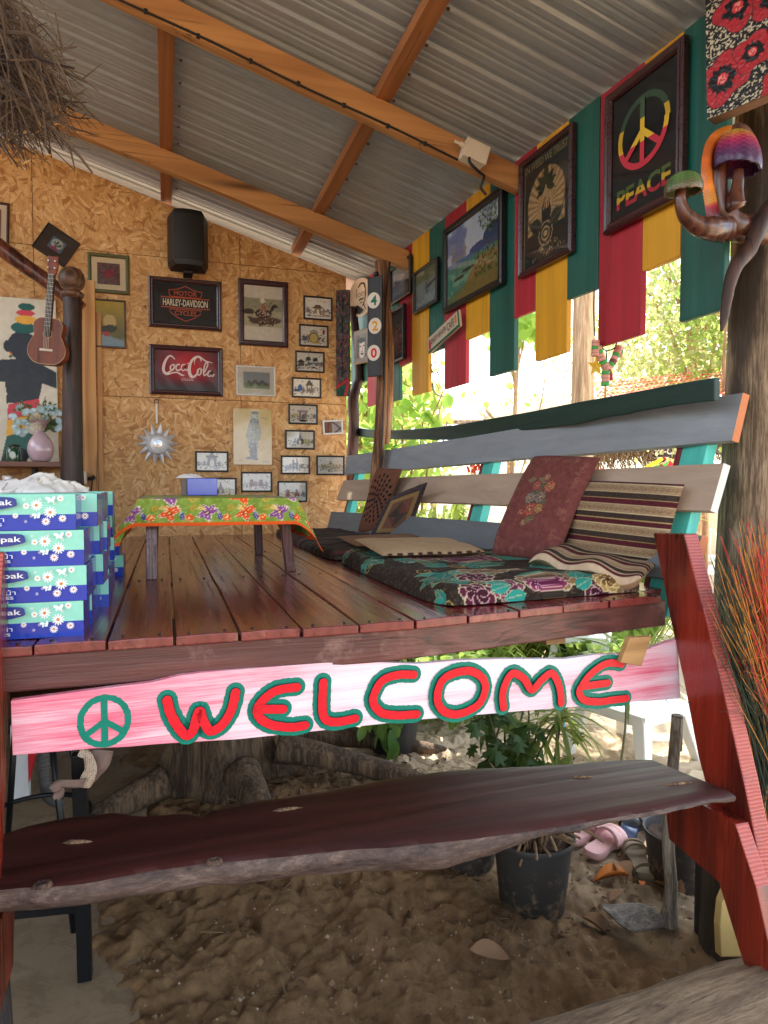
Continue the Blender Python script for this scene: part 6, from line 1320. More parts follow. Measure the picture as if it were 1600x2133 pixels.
b = B(); b.box((-w_ / 2, -.003, h_ / 2 + .001), (w_ / 2, .018, h_ / 2 + .022)); b.build('top_trim', OSB, e)

# ---------------------------------------------------------------- hangings on the painted board wall
PHW = -math.atan2(1, .0625)      # local x runs along the wall towards the camera
def wallpic(name, label, xl, xr_, yt, yb, fw, fd, fm, cv=None, art=None, glaze=True, profile=0, off=.006, tilt=0, cat='picture', ctr=None):
    """xl,xr_: sight-line columns of the far and near edges; yt,yb: rows of the top/bottom at the far edge"""
    a, b_ = onW(xl, yb, off), onW(xr_, yb, off); t_ = onW(xl, yt, off); w_ = math.hypot(b_[0] - a[0], b_[1] - a[1]); h_ = t_[2] - a[2]
    Yc = (a[1] + b_[1]) / 2; return picture(name, label, wallX(Yc) - off, Yc, (t_[2] + a[2]) / 2, w_, h_, PHW, tilt, fw, fd, fm, cv, art, glaze, profile, cat)
def peace(e, w_, h_, y):
    plainbg(e, w_, h_, y, (28, 29, 29)); y = y - .0006; R0 = w_ * .40; cz = h_ * .10; k = R0 * .17
    g3 = [(70, 96, 72), (230, 188, 60), (200, 54, 72)]
    def clip(P, lo, hi):   # clip polygon in z
        for sgn, lim in ((1, lo), (-1, hi)):
            o = []
            for i in range(len(P)):
                a_, b_ = P[i], P[(i + 1) % len(P)]; da, db = sgn * (a_[1] - lim), sgn * (b_[1] - lim)
                if da >= 0: o.append(a_)
                if da * db < 0: t = da / (da - db); o.append((a_[0] + (b_[0] - a_[0]) * t, lim))
            P = o
            if len(P) < 3: return []
        return P
    a = Art(y, .00008); z1, z2 = cz - R0 * .30, cz + R0 * .34; bands = [(z2, 9, g3[0]), (z1, z2, g3[1]), (-9, z1, g3[2])]
    polys = []
    n = 48
    for i in range(n):
        t0, t1 = 2 * math.pi * i / n, 2 * math.pi * (i + 1) / n; ro, ri = R0, R0 - k
        polys.append([(ro * math.cos(t0), cz + ro * 1.0 * math.sin(t0)), (ro * math.cos(t1), cz + ro * math.sin(t1)), (ri * math.cos(t1), cz + ri * math.sin(t1)), (ri * math.cos(t0), cz + ri * math.sin(t0))])
    kw = k * .5; ri = R0 - k * .6
    polys.append([(-kw, cz - ri), (kw, cz - ri), (kw, cz + R0 * .0), (-kw, cz)]); polys.append([(-kw, cz), (kw, cz), (kw, cz + ri), (-kw, cz + ri)])
    for s_ in (1, -1):
        d = np.array([s_ * .75, -.66]); nn = np.array([-d[1], d[0]]) * kw; p = [np.array([0, cz]) + nn, np.array([0, cz]) - nn, d * ri + [0, cz] - nn, d * ri + [0, cz] + nn]; polys.append([tuple(q) for q in p])
    for P in polys:
        for lo, hi, col in bands:
            q = clip(P, lo, hi)
            if len(q) >= 3: a.poly(q, col)
    a.build('peace_symbol', e, PRT)
    # PEACE in three bands: letters from strokes clipped
    a = Art(y, .00008); key = ('PEACE', .03, 0); tmp = Art(); tmp.text('PEACE', 0, 0, 1, 1, (0, 0, 0), .03); V, F = _fc[key]; A = np.array(V); lo_, hi_ = A.min(0), A.max(0)
    X0, X1, Z0, Z1 = -w_ * .42, w_ * .42, -h_ * .43, -h_ * .27; A = (A - lo_) / (hi_ - lo_) * [X1 - X0, Z1 - Z0] + [X0, Z0]
    for lo, hi, col in ((Z0 + (Z1 - Z0) * .66, 9, (96, 116, 62)), (Z0 + (Z1 - Z0) * .33, Z0 + (Z1 - Z0) * .66, g3[1]), (-9, Z0 + (Z1 - Z0) * .33, g3[2])):
        yy = a._n()
        for f in F:
            q = clip([tuple(A[i]) for i in f], lo, hi)
            if len(q) >= 3: a.b.add([(p[0], yy, p[1]) for p in q], [tuple(range(len(q)))], 0, C(col))
    a.build('lettering', e, PRT)
wallpic('peace_poster', 'large dark framed poster with a rasta-coloured peace symbol and the word PEACE', 1266, 1430, 208, 492, .034, .026, FM, art=peace, profile=1)
def weed(e, w_, h_, y):
    c = Cv(w_, h_, .0045, (46, 46, 42)); k = w_; cx, cz = w_ * .5, h_ * .56; rr = np.hypot(c.x - cx, (c.z - cz)); ang = np.arctan2(c.z - cz + .02, c.x - cx)
    m_ = (rr < .40 * k) | ((np.abs(c.x - cx) < .40 * k) & (c.z < cz) & (c.z > h_ * .30)); c.put(m_, (196, 160, 108)); c.put(m_ & (np.sin(ang * 26) > .1), (140, 104, 74), .8); c.put((rr < .41 * k) & (rr > .395 * k), (60, 56, 48))
    S_ = (190, 160, 116); rs = random.Random(2)
    for i in range(60):
        for cxx, czz in ((.08, .93), (.92, .93), (.08, .07), (.92, .07)): c.curl((cxx + rs.gauss(0, .05)) * w_, (czz + rs.gauss(0, .03)) * h_, .014 * k, (112, 104, 84), .006 * k, 1, .7) if i < 7 else None
    for t in (-.5, .1, .62, 1.57, 2.5, 3.05, 3.65): c.leaf(cx, h_ * .70, .22 * k * (1.2 if abs(t - 1.57) < .1 else 1), t, (56, 62, 40), (30, 34, 24), .20)
    c.poly([(cx - .09 * k, h_ * .36), (cx + .10 * k, h_ * .36), (cx + .12 * k, h_ * .50), (cx + .05 * k, h_ * .60), (cx - .02 * k, h_ * .60), (cx - .08 * k, h_ * .50)], (40, 36, 34))
    for q in range(4): c.line([(cx - .04 * k + q * .05 * k, h_ * .48), (cx + .0 * k + q * .03 * k, h_ * .60)], .030 * k, S_ if q % 2 else (176, 130, 96))
    c.line([(cx - .02 * k, h_ * .60), (cx, h_ * .68)], .03 * k, S_)
    for r_, col in ((.17, (44, 42, 40)), (.15, S_), (.135, (52, 50, 46)), (.09, S_), (.07, (52, 50, 46)), (.04, S_)): c.ell(cx, h_ * .25, r_ * k, r_ * k, col)
    for i in range(16): c.curl(cx + rs.gauss(0, .12) * k, h_ * rs.uniform(.04, .17), .04 * k, (176, 150, 108), .008 * k, rs.choice([1, -1]), .8)
    for s_ in (1, -1): c.leaf(cx + s_ * .08 * k, h_ * .32, .30 * k, 1.57 - s_ * 1.2, (56, 54, 46), (110, 100, 76), .3)
    c.rect(.02 * k, h_ * .02, .035 * k, h_ * .98, (150, 128, 92)); c.rect(w_ - .035 * k, h_ * .02, w_ - .02 * k, h_ * .98, (150, 128, 92))
    c.mesh('print', lambda u, v: np.stack([(u - .5) * w_, np.full_like(u, y), (v - .5) * h_], -1), PRT, e)
    a = Art(y - .0005); a.text('IN WEED WE TRUST', -w_ * .45, h_ * .405, w_ * .45, h_ * .475, (150, 134, 92), .012); a.build('lettering', e, PRT)
wallpic('weed_poster', 'framed cream and black poster with a hand and the words IN WEED WE TRUST', 1087, 1198, 345, 582, .024, .024, FM, art=weed, profile=1)
def beach(w_, h_):
    c = Cv(w_, h_, .005, (150, 160, 190)); c.vgrad((150, 120, 70), (150, 160, 196)); n = fbm(c.x * 7, c.z * 9, 0, 4, 4); z = c.z / h_; x_ = c.x / w_
    c.put((z > .52) & (n > -.08), (206, 206, 212), .85); c.put((z > .6) & (n < -.16), (120, 124, 168), .6); c.put((z < .54) & (z > .47), (84, 120, 160)); c.put(z < .48, (84, 140, 120)); c.put((z < .42) & (fbm(c.x * 9, c.z * 30, 0, 3, 7) > 0), (150, 186, 150), .6)
    c.put((z < .50 - x_ * .1 + n * .1) & (z < .8 * x_ - .12 + n * .2), (160, 124, 74)); c.put((z < .1 + x_ * .2), (120, 112, 60), .7)
    c.ell(w_ * .62, h_ * .56, w_ * .17, h_ * .06, (64, 84, 130)); c.ell(w_ * .9, h_ * .62, w_ * .2, h_ * .14, (60, 80, 110))
    rs = random.Random(9)
    for i in range(420):
        q = rs.random(); px, pz = (rs.uniform(.62, 1.0), rs.uniform(.66, 1.0)) if q < .5 else (rs.uniform(.55, 1.0), rs.uniform(.18, .5))
        if q < .5 and px + pz < 1.45: continue
        c.ell(px * w_, pz * h_, w_ * .016, h_ * .009, rs.choice([(44, 60, 36), (90, 120, 50), (56, 50, 40), (126, 140, 70)]), rs.random() * 3)
    c.line([(w_ * .66, h_ * .98), (w_ * .8, h_ * .8), (w_ * .98, h_ * .7)], w_ * .012, (50, 40, 36)); c.ell(w_ * .24, h_ * .30, w_ * .11, h_ * .022, (60, 40, 36)); c.line([(w_ * .2, h_ * .3), (w_ * .2, h_ * .42)], w_ * .006, (60, 40, 36)); c.ell(w_ * .42, h_ * .36, w_ * .13, h_ * .02, (56, 40, 40)); c.line([(w_ * .4, h_ * .36), (w_ * .42, h_ * .48)], w_ * .008, (60, 40, 36))
    c.mottle(10, 60, 3); return c
wallpic('beach_painting', 'black framed watercolour of a beach with longtail boats and trees', 930, 1053, 482, 655, .032, .028, FB, beach)
def boatcv(s_, tint):
    def f(w_, h_):
        c = Cv(w_, h_, .005, tint); c.vgrad((120, 136, 150), tint); x_, z_ = c.x / w_, c.z / h_
        if s_: c.put((z_ > .68 + fbm(c.x * 12, 0, 0, 3, 2) * .15), (112, 118, 84)); c.ell(w_ * .7, h_ * .52, w_ * .26, h_ * .05, (66, 72, 78), .15); c.line([(w_ * .62, h_ * .5), (w_ * .55, h_ * .86)], w_ * .02, (150, 110, 84)); c.line([(w_ * .5, h_ * .62), (w_ * .55, h_ * .30)], w_ * .05, (70, 90, 100)); c.put((z_ < .3) & (fbm(c.x * 14, c.z * 40, 0, 3, 4) > .05), (170, 180, 168), .6)
        else: c.poly([(w_ * .45, h_ * .98), (w_ * .95, h_ * .9), (w_ * .95, h_ * .6), (w_ * .5, h_ * .6)], (186, 178, 168)); c.put(z_ < .45 + .06 * np.sin(x_ * 9), (104, 116, 128)); c.ell(w_ * .3, h_ * .52, w_ * .2, h_ * .05, (84, 92, 100), -.2); c.line([(w_ * .3, h_ * .5), (w_ * .85, h_ * .75)], w_ * .014, (210, 204, 190)); c.line([(w_ * .2, h_ * .5), (w_ * .2, h_ * .8)], w_ * .02, (70, 76, 84)); c.put((z_ < .4) & (fbm(c.x * 12, c.z * 30, 0, 3, 4) > .08), (160, 168, 172), .5)
        c.mottle(12, 40, 5); return c
    return f
wallpic('boat_picture', 'small black framed grey picture of a boat and sail, upper left on the boards', 818, 860, 563, 637, .016, .022, FB, boatcv(0, (176, 170, 164)), off=.006)
wallpic('boat_picture', 'small black framed green-grey picture of a fisherman and his boat', 866, 916, 570, 656, .016, .022, FB, boatcv(1, (150, 154, 128)), off=.006)
def darkp(w_, h_):
    c = Cv(w_, h_, .005, (54, 40, 38)); rs = random.Random(7)
    for i in range(300): x_, z_ = rs.gauss(.55, .2) * w_, rs.gauss(.42, .12) * h_; c.ell(x_, z_, w_ * .05, h_ * .02, rs.choice([(140, 84, 60), (90, 50, 44), (60, 56, 60), (170, 110, 80)]), rs.random() * 3)
    for z_ in np.linspace(.65, .92, 9): c.line([(w_ * .1, h_ * z_), (w_ * .8, h_ * z_)], h_ * .008, (96, 82, 70))
    for z_ in np.linspace(.08, .2, 4): c.line([(w_ * .1, h_ * z_), (w_ * .8, h_ * z_)], h_ * .008, (96, 82, 70))
    return c
wallpic('dark_poster', 'small dark framed poster with a warm crowded scene, lowest frame beside the post', 811, 846, 654, 762, .014, .022, FB, darkp)
# cafe sign on the yellow/green boards, tilted
def cafe(e, w_, h_, y):
    b = B(); b.box((-w_ / 2, -.014, -h_ / 2), (w_ / 2, -.001, h_ / 2)); b.build('sign_board', flat('cream_sign', C(206, 186, 162), .5), e, bevel=.001)
    a = Art(-.0145); a.rect(-w_ / 2, -h_ / 2, w_ / 2, -h_ / 2 + h_ * .16, (18, 96, 82)); a.rect(w_ / 2 - h_ * .18, -h_ / 2, w_ / 2, h_ / 2, (18, 96, 82)); a.ell(-w_ * .44, 0, w_ * .035, h_ * .36, (178, 34, 50)); a.ell(w_ * .40, h_ * .10, w_ * .032, h_ * .30, (206, 138, 60))
    a.text('ENJOY HEAVEN', -w_ * .39, -h_ * .20, w_ * .10, h_ * .30, (44, 42, 44), .006); a.text('CAFE', w_ * .14, -h_ * .20, w_ * .35, h_ * .30, (44, 42, 44), .01); a.build('lettering', e)
p0, p1 = onW(897, 722, .03), onW(962, 662, .03); wl = math.dist(p0, p1); cc = (p0 + p1) / 2; tl = math.atan2(p1[2] - p0[2], math.hypot(p1[0] - p0[0], p1[1] - p0[1]))
e = empty_local('cafe_sign', 'small cream hand-lettered cafe sign hung at a slant under the framed pictures', 'sign', tuple(cc), (0, -tl, PHW)); cafe(e, wl, .085, 0)
# back corner pieces left of the post
def oval(e):
    b = B(); b.lathe([(0, .0), (.115, 0), (.120, .006), (.120, .016), (.110, .018), (.100, .010), (0, .009)], (0, 0, 0), 40, ax='y', sc=(1, 1.12)); b.build('plate', flat('cream_plate', C(226, 212, 196), .35), e, smooth=True, auto=40)
    a = Art(-.0125); K = (26, 24, 26)
    a.stroke([(-.02, .075), (0, .095), (.03, .09), (.042, .06)], .010, K, 5); a.stroke([(-.04, .06), (-.045, .03), (-.04, .0)], .004, K, 4); a.stroke([(.045, .05), (.046, .01), (.04, -.02), (.02, -.06)], .007, K, 5); a.ring(-.014, .018, .014, .012, .003, K, 14); a.ring(.022, .022, .014, .012, .003, K, 14)
    a.stroke([(-.012, -.02), (.0, -.01), (.012, -.016), (.026, -.008)], .010, K, 4, rough=.3); a.stroke([(-.004, -.04), (.014, -.036)], .006, K, 3); a.poly([(-.06, -.06), (-.03, -.05), (.0, -.07), (.03, -.095), (-.01, -.115), (-.045, -.10)], K); a.stroke([(.03, -.05), (.05, -.09)], .006, K, 3); a.build('portrait', e)
cc = onP(754, 620, WN, (1.635 - .02, 0, 0)); e = empty_local('oval_portrait_plate', 'round cream plate with a black line portrait in the back corner', 'plate', tuple(cc), (0, 0, PHW + .45)); oval(e)
def bw_face(w_, h_):
    c = Cv(w_, h_, .005, (126, 116, 106)); c.mottle(26, 20, 2); k = w_; rs = random.Random(4); c.ell(.56 * k, .60 * k, .24 * k, .42 * k, (214, 204, 192)); D = (58, 52, 50)
    for i in range(34): x_ = rs.choice([rs.uniform(.12, .36), rs.uniform(.78, .96)]) * k; c.line([(x_, h_ * .85), (x_ + rs.gauss(0, .04) * k, h_ * .15)], .03 * k, rs.choice([D, (96, 88, 80), (150, 140, 130)]))
    c.ell(.52 * k, .98 * k, .28 * k, .12 * k, D); c.ell(.46 * k, .72 * k, .07 * k, .025 * k, D); c.ell(.68 * k, .72 * k, .06 * k, .025 * k, D); c.line([(.58 * k, .70 * k), (.60 * k, .52 * k)], .03 * k, (110, 100, 94)); c.ell(.58 * k, .40 * k, .12 * k, .09 * k, D); c.ell(.58 * k, .43 * k, .09 * k, .03 * k, (230, 224, 214)); c.rect(0, h_ * .9, w_, h_, (150, 138, 124), .7); return c
cc = onW(755, 722, .03); e = empty_local('carved_portrait', 'carved wooden plaque with a laughing long-haired face', 'plaque', tuple(cc), (0, 0, PHW + .35)); W1, H1 = .17, .235
b = B(); b.box((-W1 / 2, -.012, -H1 / 2), (W1 / 2, 0, H1 / 2)); b.build('plaque', flat('plaque_wood', C(150, 122, 92), .7, bump=.4), e, bevel=.003); bw_face(W1 * .9, H1 * .93).mesh('portrait', lambda u, v: np.stack([(u - .5) * W1 * .9, np.full_like(u, -.0126), (v - .5) * H1 * .93], -1), PRT, e)
# 420 board on the post
cc = onY(783, 681, 3.735); hz = onY(783, 577, 3.735)[2] - onY(783, 785, 3.735)[2]; ph = math.radians(-42); W1 = .092
e = empty_local('number_board', 'black board with 4, 2 and 0 in white circles on the brown post', 'sign', tuple(cc), (0, 0, ph)); b = B(); b.box((-W1 / 2, -.016, -hz / 2), (W1 / 2, 0, hz / 2)); b.build('board', wood('black_board', C(44, 36, 36), C(24, 20, 22), 'z', .5, 8, 60, .3, .03), e, bevel=.004)
a = Art(-.0165); kz = hz / 208
for (dz, ch, col, dx) in ((681 - 627, '4', (14, 104, 90), -.006), (681 - 680, '2', (224, 158, 30), .002), (681 - 736, '0', (206, 24, 50), -.006)):
    a = Art(-.0165); z_ = dz * kz; r_ = .040; pts = [(max(-W1 / 2 + .001, min(W1 / 2 - .001, dx + r_ * math.cos(t))), z_ + 1.12 * r_ * math.sin(t)) for t in np.linspace(0, 6.28, 32, endpoint=False)]; a.poly(pts, (228, 216, 200)); a.text(ch, dx - .018, z_ - .028, dx + .020, z_ + .028, col, .03); a.build('number_roundel', e)

# carved flower panel in the corner
pa, pb = onY(715, 605, 4.50), onY(715, 825, 4.50); cc = (pa + pb) / 2; hz = pa[2] - pb[2]; e = empty_local('carved_tree_panel', 'tall narrow carved panel painted with a dark tree and red flowers in the back corner', 'carved panel', tuple(cc), (0, 0, -.5)); W1 = .092
c = Cv(W1, hz, .0035, (78, 62, 58)); c.mottle(24, 60, 2); rs = random.Random(3); c.line([(W1 * .5, hz * .08), (W1 * .45, hz * .5), (W1 * .55, hz * .95)], .012, (30, 26, 34))
for i in range(60): z_ = rs.uniform(.2, .97) * hz; c.line([(W1 * .5, z_ - .02), (rs.uniform(.05, .95) * W1, z_ + .01)], .003, (30, 26, 34))
for i in range(170): c.ell(rs.random() * W1, rs.uniform(.12, 1) * hz, .005, .004, rs.choice([(40, 96, 84), (150, 44, 60), (52, 112, 92), (176, 66, 76)]), rs.random() * 3)
c.rect(0, 0, W1, hz * .1, (26, 74, 60)); c.line([(0, hz * .08), (W1, hz * .16)], .02, (180, 40, 56)); c.line([(W1 * .7, 0), (W1 * .9, hz * .12)], .02, (190, 44, 60))
def relief(u, v): return np.stack([(u - .5) * W1, -.014 - .010 * fbm(u * 9, v * 44, 0, 3, 5) * 2, (v - .5) * hz], -1)
b = B(); b.box((-W1 / 2, -.010, -hz / 2), (W1 / 2, .012, hz / 2)); b.build('panel', flat('plaque_wood2', C(70, 54, 50), .7), e, bevel=.003); c.mesh('carving', relief, ink('carved_paint', .5), e)

# ---------------------------------------------------------------- poppy panel, mushroom carving, driftwood at the log post
PA, PB = math.atan2(math.cos(math.radians(24.2)), -math.sin(math.radians(24.2))), 0
dirv = np.array([math.sin(math.radians(24.2)), -math.cos(math.radians(24.2)), 0]); nrm = np.array([dirv[1], -dirv[0], 0]); 
if nrm[0] > 0: nrm = -nrm
anchor = onY(1474, 250, 1.56); ph = math.atan2(dirv[1], dirv[0]); Wp, Hp = .34, .42
e = empty_local('poppy_panel', 'thick panel painted with big red poppies on black and white pebbling', 'painting', tuple(anchor), (0, math.radians(-2), ph))
def dist_on_panel(px, py): p = onP(px, py, nrm, anchor) - anchor; return float(np.dot(p, dirv)), float(p[2])
P4 = [dist_on_panel(*q) for q in ((1490, 0), (1474, 250), (1600, 203), (1600, 0))]
Wp = P4[2][0] + .16; Hp = P4[0][1] + .10
c = Cv(Wp, Hp, .0017, (26, 24, 26)); vn = vnoise(c.x * 230, c.z * 300, 0, 4); c.put(vn > .62, (196, 186, 160))
for (px, py, r, fl) in ((1545, 12, 34, 0), (1508, 165, 36, 1), (1572, 110, 28, 2), (1618, -10, 34, 3), (1625, 185, 30, 4)):
    x_, z_ = dist_on_panel(px, py); x2, z2_ = dist_on_panel(px + r, py); R_ = abs(x2 - x_) * 1.3
    rr = np.hypot((c.x - x_) , (c.z - z_)); an = np.arctan2(c.z - z_, c.x - x_); edge_ = R_ * (1.10 + .16 * np.cos(an * 4 + fl)); c.put(rr < edge_ * 1.04, (40, 14, 18)); c.put(rr < edge_, (176, 40, 50)); c.put((rr < edge_) & (fbm(an * 6, rr * 60, 0, 3, 3) > .1), (140, 30, 40), .6)
    c.put(rr < R_ * (.62 + .5 * fbm(an * 5, 0, 0, 3, fl)), (16, 12, 14)); c.put(rr < R_ * (.26 + .2 * fbm(an * 4, 3, 0, 2, fl)), (206, 60, 70)); c.put((rr < R_ * .2) & (vnoise(c.x * 260, c.z * 260, 0, 3) > .5), (236, 150, 140))
b = B(); b.box((0, 0.0005, 0), (Wp, .045, Hp)); b.build('panel', flat('panel_edge', C(120, 92, 74), .8, bump=.3), e, bevel=.004)
c.mesh('painting', lambda u, v: np.stack([u * Wp, np.full_like(u, -.0008) - .0015 * vnoise(u * 60, v * 70, 0, 2), v * Hp], -1), ink('print', .5), e)
# mushroom carving (local build in world coordinates at the post)
mp0 = onY(1505, 430, 1.50); e = thing('mushroom_carving', 'carved brown wooden mushrooms with a crocheted rainbow cap on the log post', 'wall ornament', tuple(mp0))
MW = wood('carved_brown', C(104, 60, 44), C(52, 28, 24), 'z', .3, 7, 50, .35, 0, .25, False); Ym = 1.50
P = lambda px, py, Y=Ym: onY(px, py, Y)
s1 = abs(P(1600, 400)[0] - P(1500, 400)[0]) / 100   # metres per px at this depth
b = B(); path = spline([P(1418, 395), P(1418, 420), P(1428, 448), P(1450, 468), P(1478, 476), P(1510, 478, 1.53)], 8); b.tube(path, np.interp(np.linspace(0, 1, len(path)), [0, .2, .6, 1], [8 * s1, 9 * s1, 15 * s1, 22 * s1]), 16, noise=.06, seed=2); b.build('small_stem', MW, e, smooth=True)
b = B(); path = spline([P(1538, 355), P(1537, 380), P(1534, 405), P(1532, 425), P(1535, 436)], 8); b.tube(path, np.interp(np.linspace(0, 1, len(path)), [0, .4, .8, 1], [8 * s1, 10 * s1, 17 * s1, 13 * s1]), 18, noise=.03); b.build('large_stem', MW, e, smooth=True)
def cap(name, px, py, rx, rz, cfun, tiltx=0, n=56, Y=Ym, wave=.04):
    c0 = P(px, py, Y); u, v = np.meshgrid(np.linspace(0, 1, n), np.linspace(0, 1, n)); cvx = Cv(1, 1, 1 / (n - 1), (0, 0, 0)); th = cvx.x * 2 * math.pi; t = cvx.z
    cvx.a = cfun(t, th)
    def fn(u_, v_):
        th = u_ * 2 * math.pi; r = np.sin(v_ * math.pi * .58) ** .9; zz = np.cos(v_ * math.pi * .58); w_ = 1 + wave * np.sin(th * 9) * v_
        X = c0[0] + rx * s1 * r * w_ * np.cos(th); Y_ = c0[1] + rx * s1 * .8 * r * w_ * np.sin(th); Z = c0[2] + rz * s1 * zz + tiltx * rx * s1 * r * np.cos(th) + .0016 * np.sin(th * 40) * np.sin(v_ * 70)
        return np.stack([X, Y_, Z], -1)
    o = cvx.mesh(name, fn, ink('crochet', .45, .3), e)
    m = o.modifiers.new('t', 'SOLIDIFY'); m.thickness = .006; return o
def grad(stops):
    def f(t, th):
        out = np.zeros(t.shape + (3,)); s_ = [q[0] for q in stops]
        for k in range(3): out[..., k] = np.interp(t + .03 * np.sin(th * 3), s_, [q[1][k] for q in stops])
        chk = (np.sin(th * 40) * np.sin(t * 70) > .2); out[chk] *= .72; return out
    return f
cap('crochet_cap', 1536, 338, 36, 47, grad([(0, (214, 176, 60)), (.3, (214, 180, 70)), (.45, (206, 110, 70)), (.6, (170, 44, 96)), (.8, (90, 40, 90)), (1, (60, 36, 80))]), -.10)
cap('small_cap', 1424, 393, 28, 22, grad([(0, (170, 170, 80)), (.4, (110, 150, 84)), (.7, (90, 120, 70)), (1, (110, 90, 70))]), .12, wave=.01)
def ringcv():
    n1, n2 = 90, 10; cvx = Cv(1, 1, 1 / 89, (0, 0, 0)); t = cvx.x
    cols = [(0, (60, 130, 170)), (.05, (90, 90, 110)), (.09, (140, 36, 60)), (.15, (170, 40, 60)), (.20, (230, 160, 50)), (.34, (230, 130, 40)), (.5, (206, 100, 36)), (.7, (214, 120, 40)), (.85, (226, 150, 50)), (1, (230, 160, 60))]
    for k in range(3): cvx.a[..., k] = np.interp(t, [q[0] for q in cols], [q[1][k] for q in cols])
    chk = np.sin(cvx.x * 260) * np.sin(cvx.z * 40) > .3; cvx.a[chk] *= .7
    cen_ = [(1500, 462), (1492, 440), (1488, 420), (1480, 395), (1475, 365), (1476, 330), (1484, 300), (1504, 280), (1532, 272), (1552, 280), (1560, 300)]
    pts = np.array(spline([P(px - 2, py, 1.535) for px, py in cen_], 8)); wid = np.interp(np.linspace(0, 1, len(pts)), [0, .1, .2, .35, .5, 1], [20, 20, 19, 13, 11, 8]) * s1
    def fn(u, v):
        q = np.stack([np.interp(u, np.linspace(0, 1, len(pts)), pts[:, k]) for k in range(3)], -1); wd = np.interp(u, np.linspace(0, 1, len(pts)), wid)
        tan = np.stack([np.gradient(pts[:, k]) for k in range(3)], -1); tan /= np.linalg.norm(tan, axis=1)[:, None]; nx = np.interp(u, np.linspace(0, 1, len(pts)), -tan[:, 2]); nz = np.interp(u, np.linspace(0, 1, len(pts)), tan[:, 0])
        q[..., 0] += nx * (v - .5) * 2 * wd; q[..., 2] += nz * (v - .5) * 2 * wd; q[..., 1] -= .010 * np.sin(v * math.pi) + .001 * np.sin(u * 260) * np.sin(v * 40); return q
    cvx.mesh('crochet_trim', fn, ink('crochet', .45, .3), e)
ringcv()
b = B(); path = spline([P(1560, 300, 1.54), P(1535, 276, 1.54), P(1498, 330, 1.54), P(1500, 420, 1.54), P(1530, 470, 1.54), P(1590, 480, 1.56)], 8); b.tube(path, np.interp(np.linspace(0, 1, len(path)), [0, .5, .8, 1], [14 * s1, 16 * s1, 22 * s1, 26 * s1]), 14, noise=.15, seed=5); b.build('base_burl', MW, e, smooth=True)
e = thing('driftwood_branch', 'smooth dark driftwood branch fixed slanting down the log post', 'branch', tuple(P(1545, 560))); b = B(); path = spline([P(1640, 400, 1.50), P(1590, 455, 1.50), P(1560, 520, 1.50), P(1530, 560, 1.50), P(1515, 620, 1.50), P(1508, 665, 1.50), P(1503, 690, 1.50)], 8)
b.tube(path, np.interp(np.linspace(0, 1, len(path)), [0, .3, .5, .8, 1], [17 * s1, 13 * s1, 11 * s1, 7 * s1, 2 * s1]), 16, noise=.14, seed=8); b.build('branch', wood('driftwood', C(76, 50, 42), C(38, 24, 22), 'z', .55, 6, 50, .5, 0, 0, False), e, smooth=True)

# ---------------------------------------------------------------- hanging mobiles
e = thing('star_mobile', 'hanging mobile of pink and green rings with yellow stars below the red board', 'mobile', tuple(onW(1262, 745))); Y0 = onW(1262, 745)[1] + .03; Q = lambda px, py, dy=0: onY(px, py, Y0 + dy); s2 = (Q(1300, 740)[0] - Q(1200, 740)[0]) / 100
PK, GR, BRN, YS = flat('pink_ring', C(222, 160, 144), .6), flat('green_ring', C(70, 170, 80), .6), flat('brown_ring', C(130, 80, 70), .6), flat('yellow_star', C(220, 176, 40), .5)
def chainr(pts, seq, r):
    P_ = [Q(*p) for p in pts]; P_ = np.array(P_); d = np.r_[0, np.cumsum(np.linalg.norm(np.diff(P_, axis=0), axis=1))]
    for i, m in enumerate(seq):
        ts = [(i + .04) / len(seq) * d[-1], (i + .96) / len(seq) * d[-1]]; q = [np.array([np.interp(t, d, P_[:, k]) for k in range(3)]) for t in ts]; b = B(); b.tube(q, r, 14); b.build('ring', {'P': PK, 'G': GR, 'B': BRN}[m], e, bevel=.001)
chainr([(1241, 708), (1240, 742)], 'PPGPP', 7 * s2); chainr([(1244, 722), (1254, 750), (1266, 770)], 'PGPPGPP', 7.5 * s2); chainr([(1290, 722), (1280, 748), (1266, 770)], 'PPGPBGP', 7 * s2); chainr([(1262, 773), (1261, 804)], 'GPPG', 7.5 * s2); chainr([(1294, 722), (1292, 744)], 'PGP', 4.5 * s2)
def star(px, py, r, squash=1.0):
    p = Q(px, py); b = B(); vs = []
    for k in range(10): rr = r * s2 * (1 if k % 2 == 0 else .42); t = math.pi / 2 + k * math.pi / 5; vs.append((p[0] + rr * math.cos(t) * squash, p[1] + rr * math.cos(t) * (1 - squash), p[2] + rr * math.sin(t)))
    n = len(vs); vs += [(p[0], p[1] - .006, p[2]), (p[0], p[1] + .006, p[2])]; b.add(vs, [(i, (i + 1) % 10, 10) for i in range(10)] + [((i + 1) % 10, i, 11) for i in range(10)]); b.build('star', YS, e)
star(1242, 763, 19); star(1290, 762, 17, .45); star(1261, 816, 17, .3)
b = B(); CB = flat('black_rubber', C(26, 25, 26)); b.tube(spline([Q(1238, 600), Q(1237, 650), Q(1239, 700)], 5), .0025, 5); b.tube(spline([Q(1250, 718), Q(1262, 730), Q(1280, 725), Q(1286, 708)], 5), .0025, 5); b.tube([Q(1263, 730), Q(1264, 758)], .0025, 5); b.build('cord', CB, e)
b = B(); b.tube(spline([Q(1266, 767), Q(1272, 778), Q(1273, 792)], 4), [2 * s2, 3 * s2, 3.4 * s2, 4 * s2, 4.4 * s2, 4.6 * s2, 4.6 * s2, 4 * s2, 3.4 * s2][:9] if False else 3.5 * s2, 8); b.build('tassel', RED, e, smooth=True)
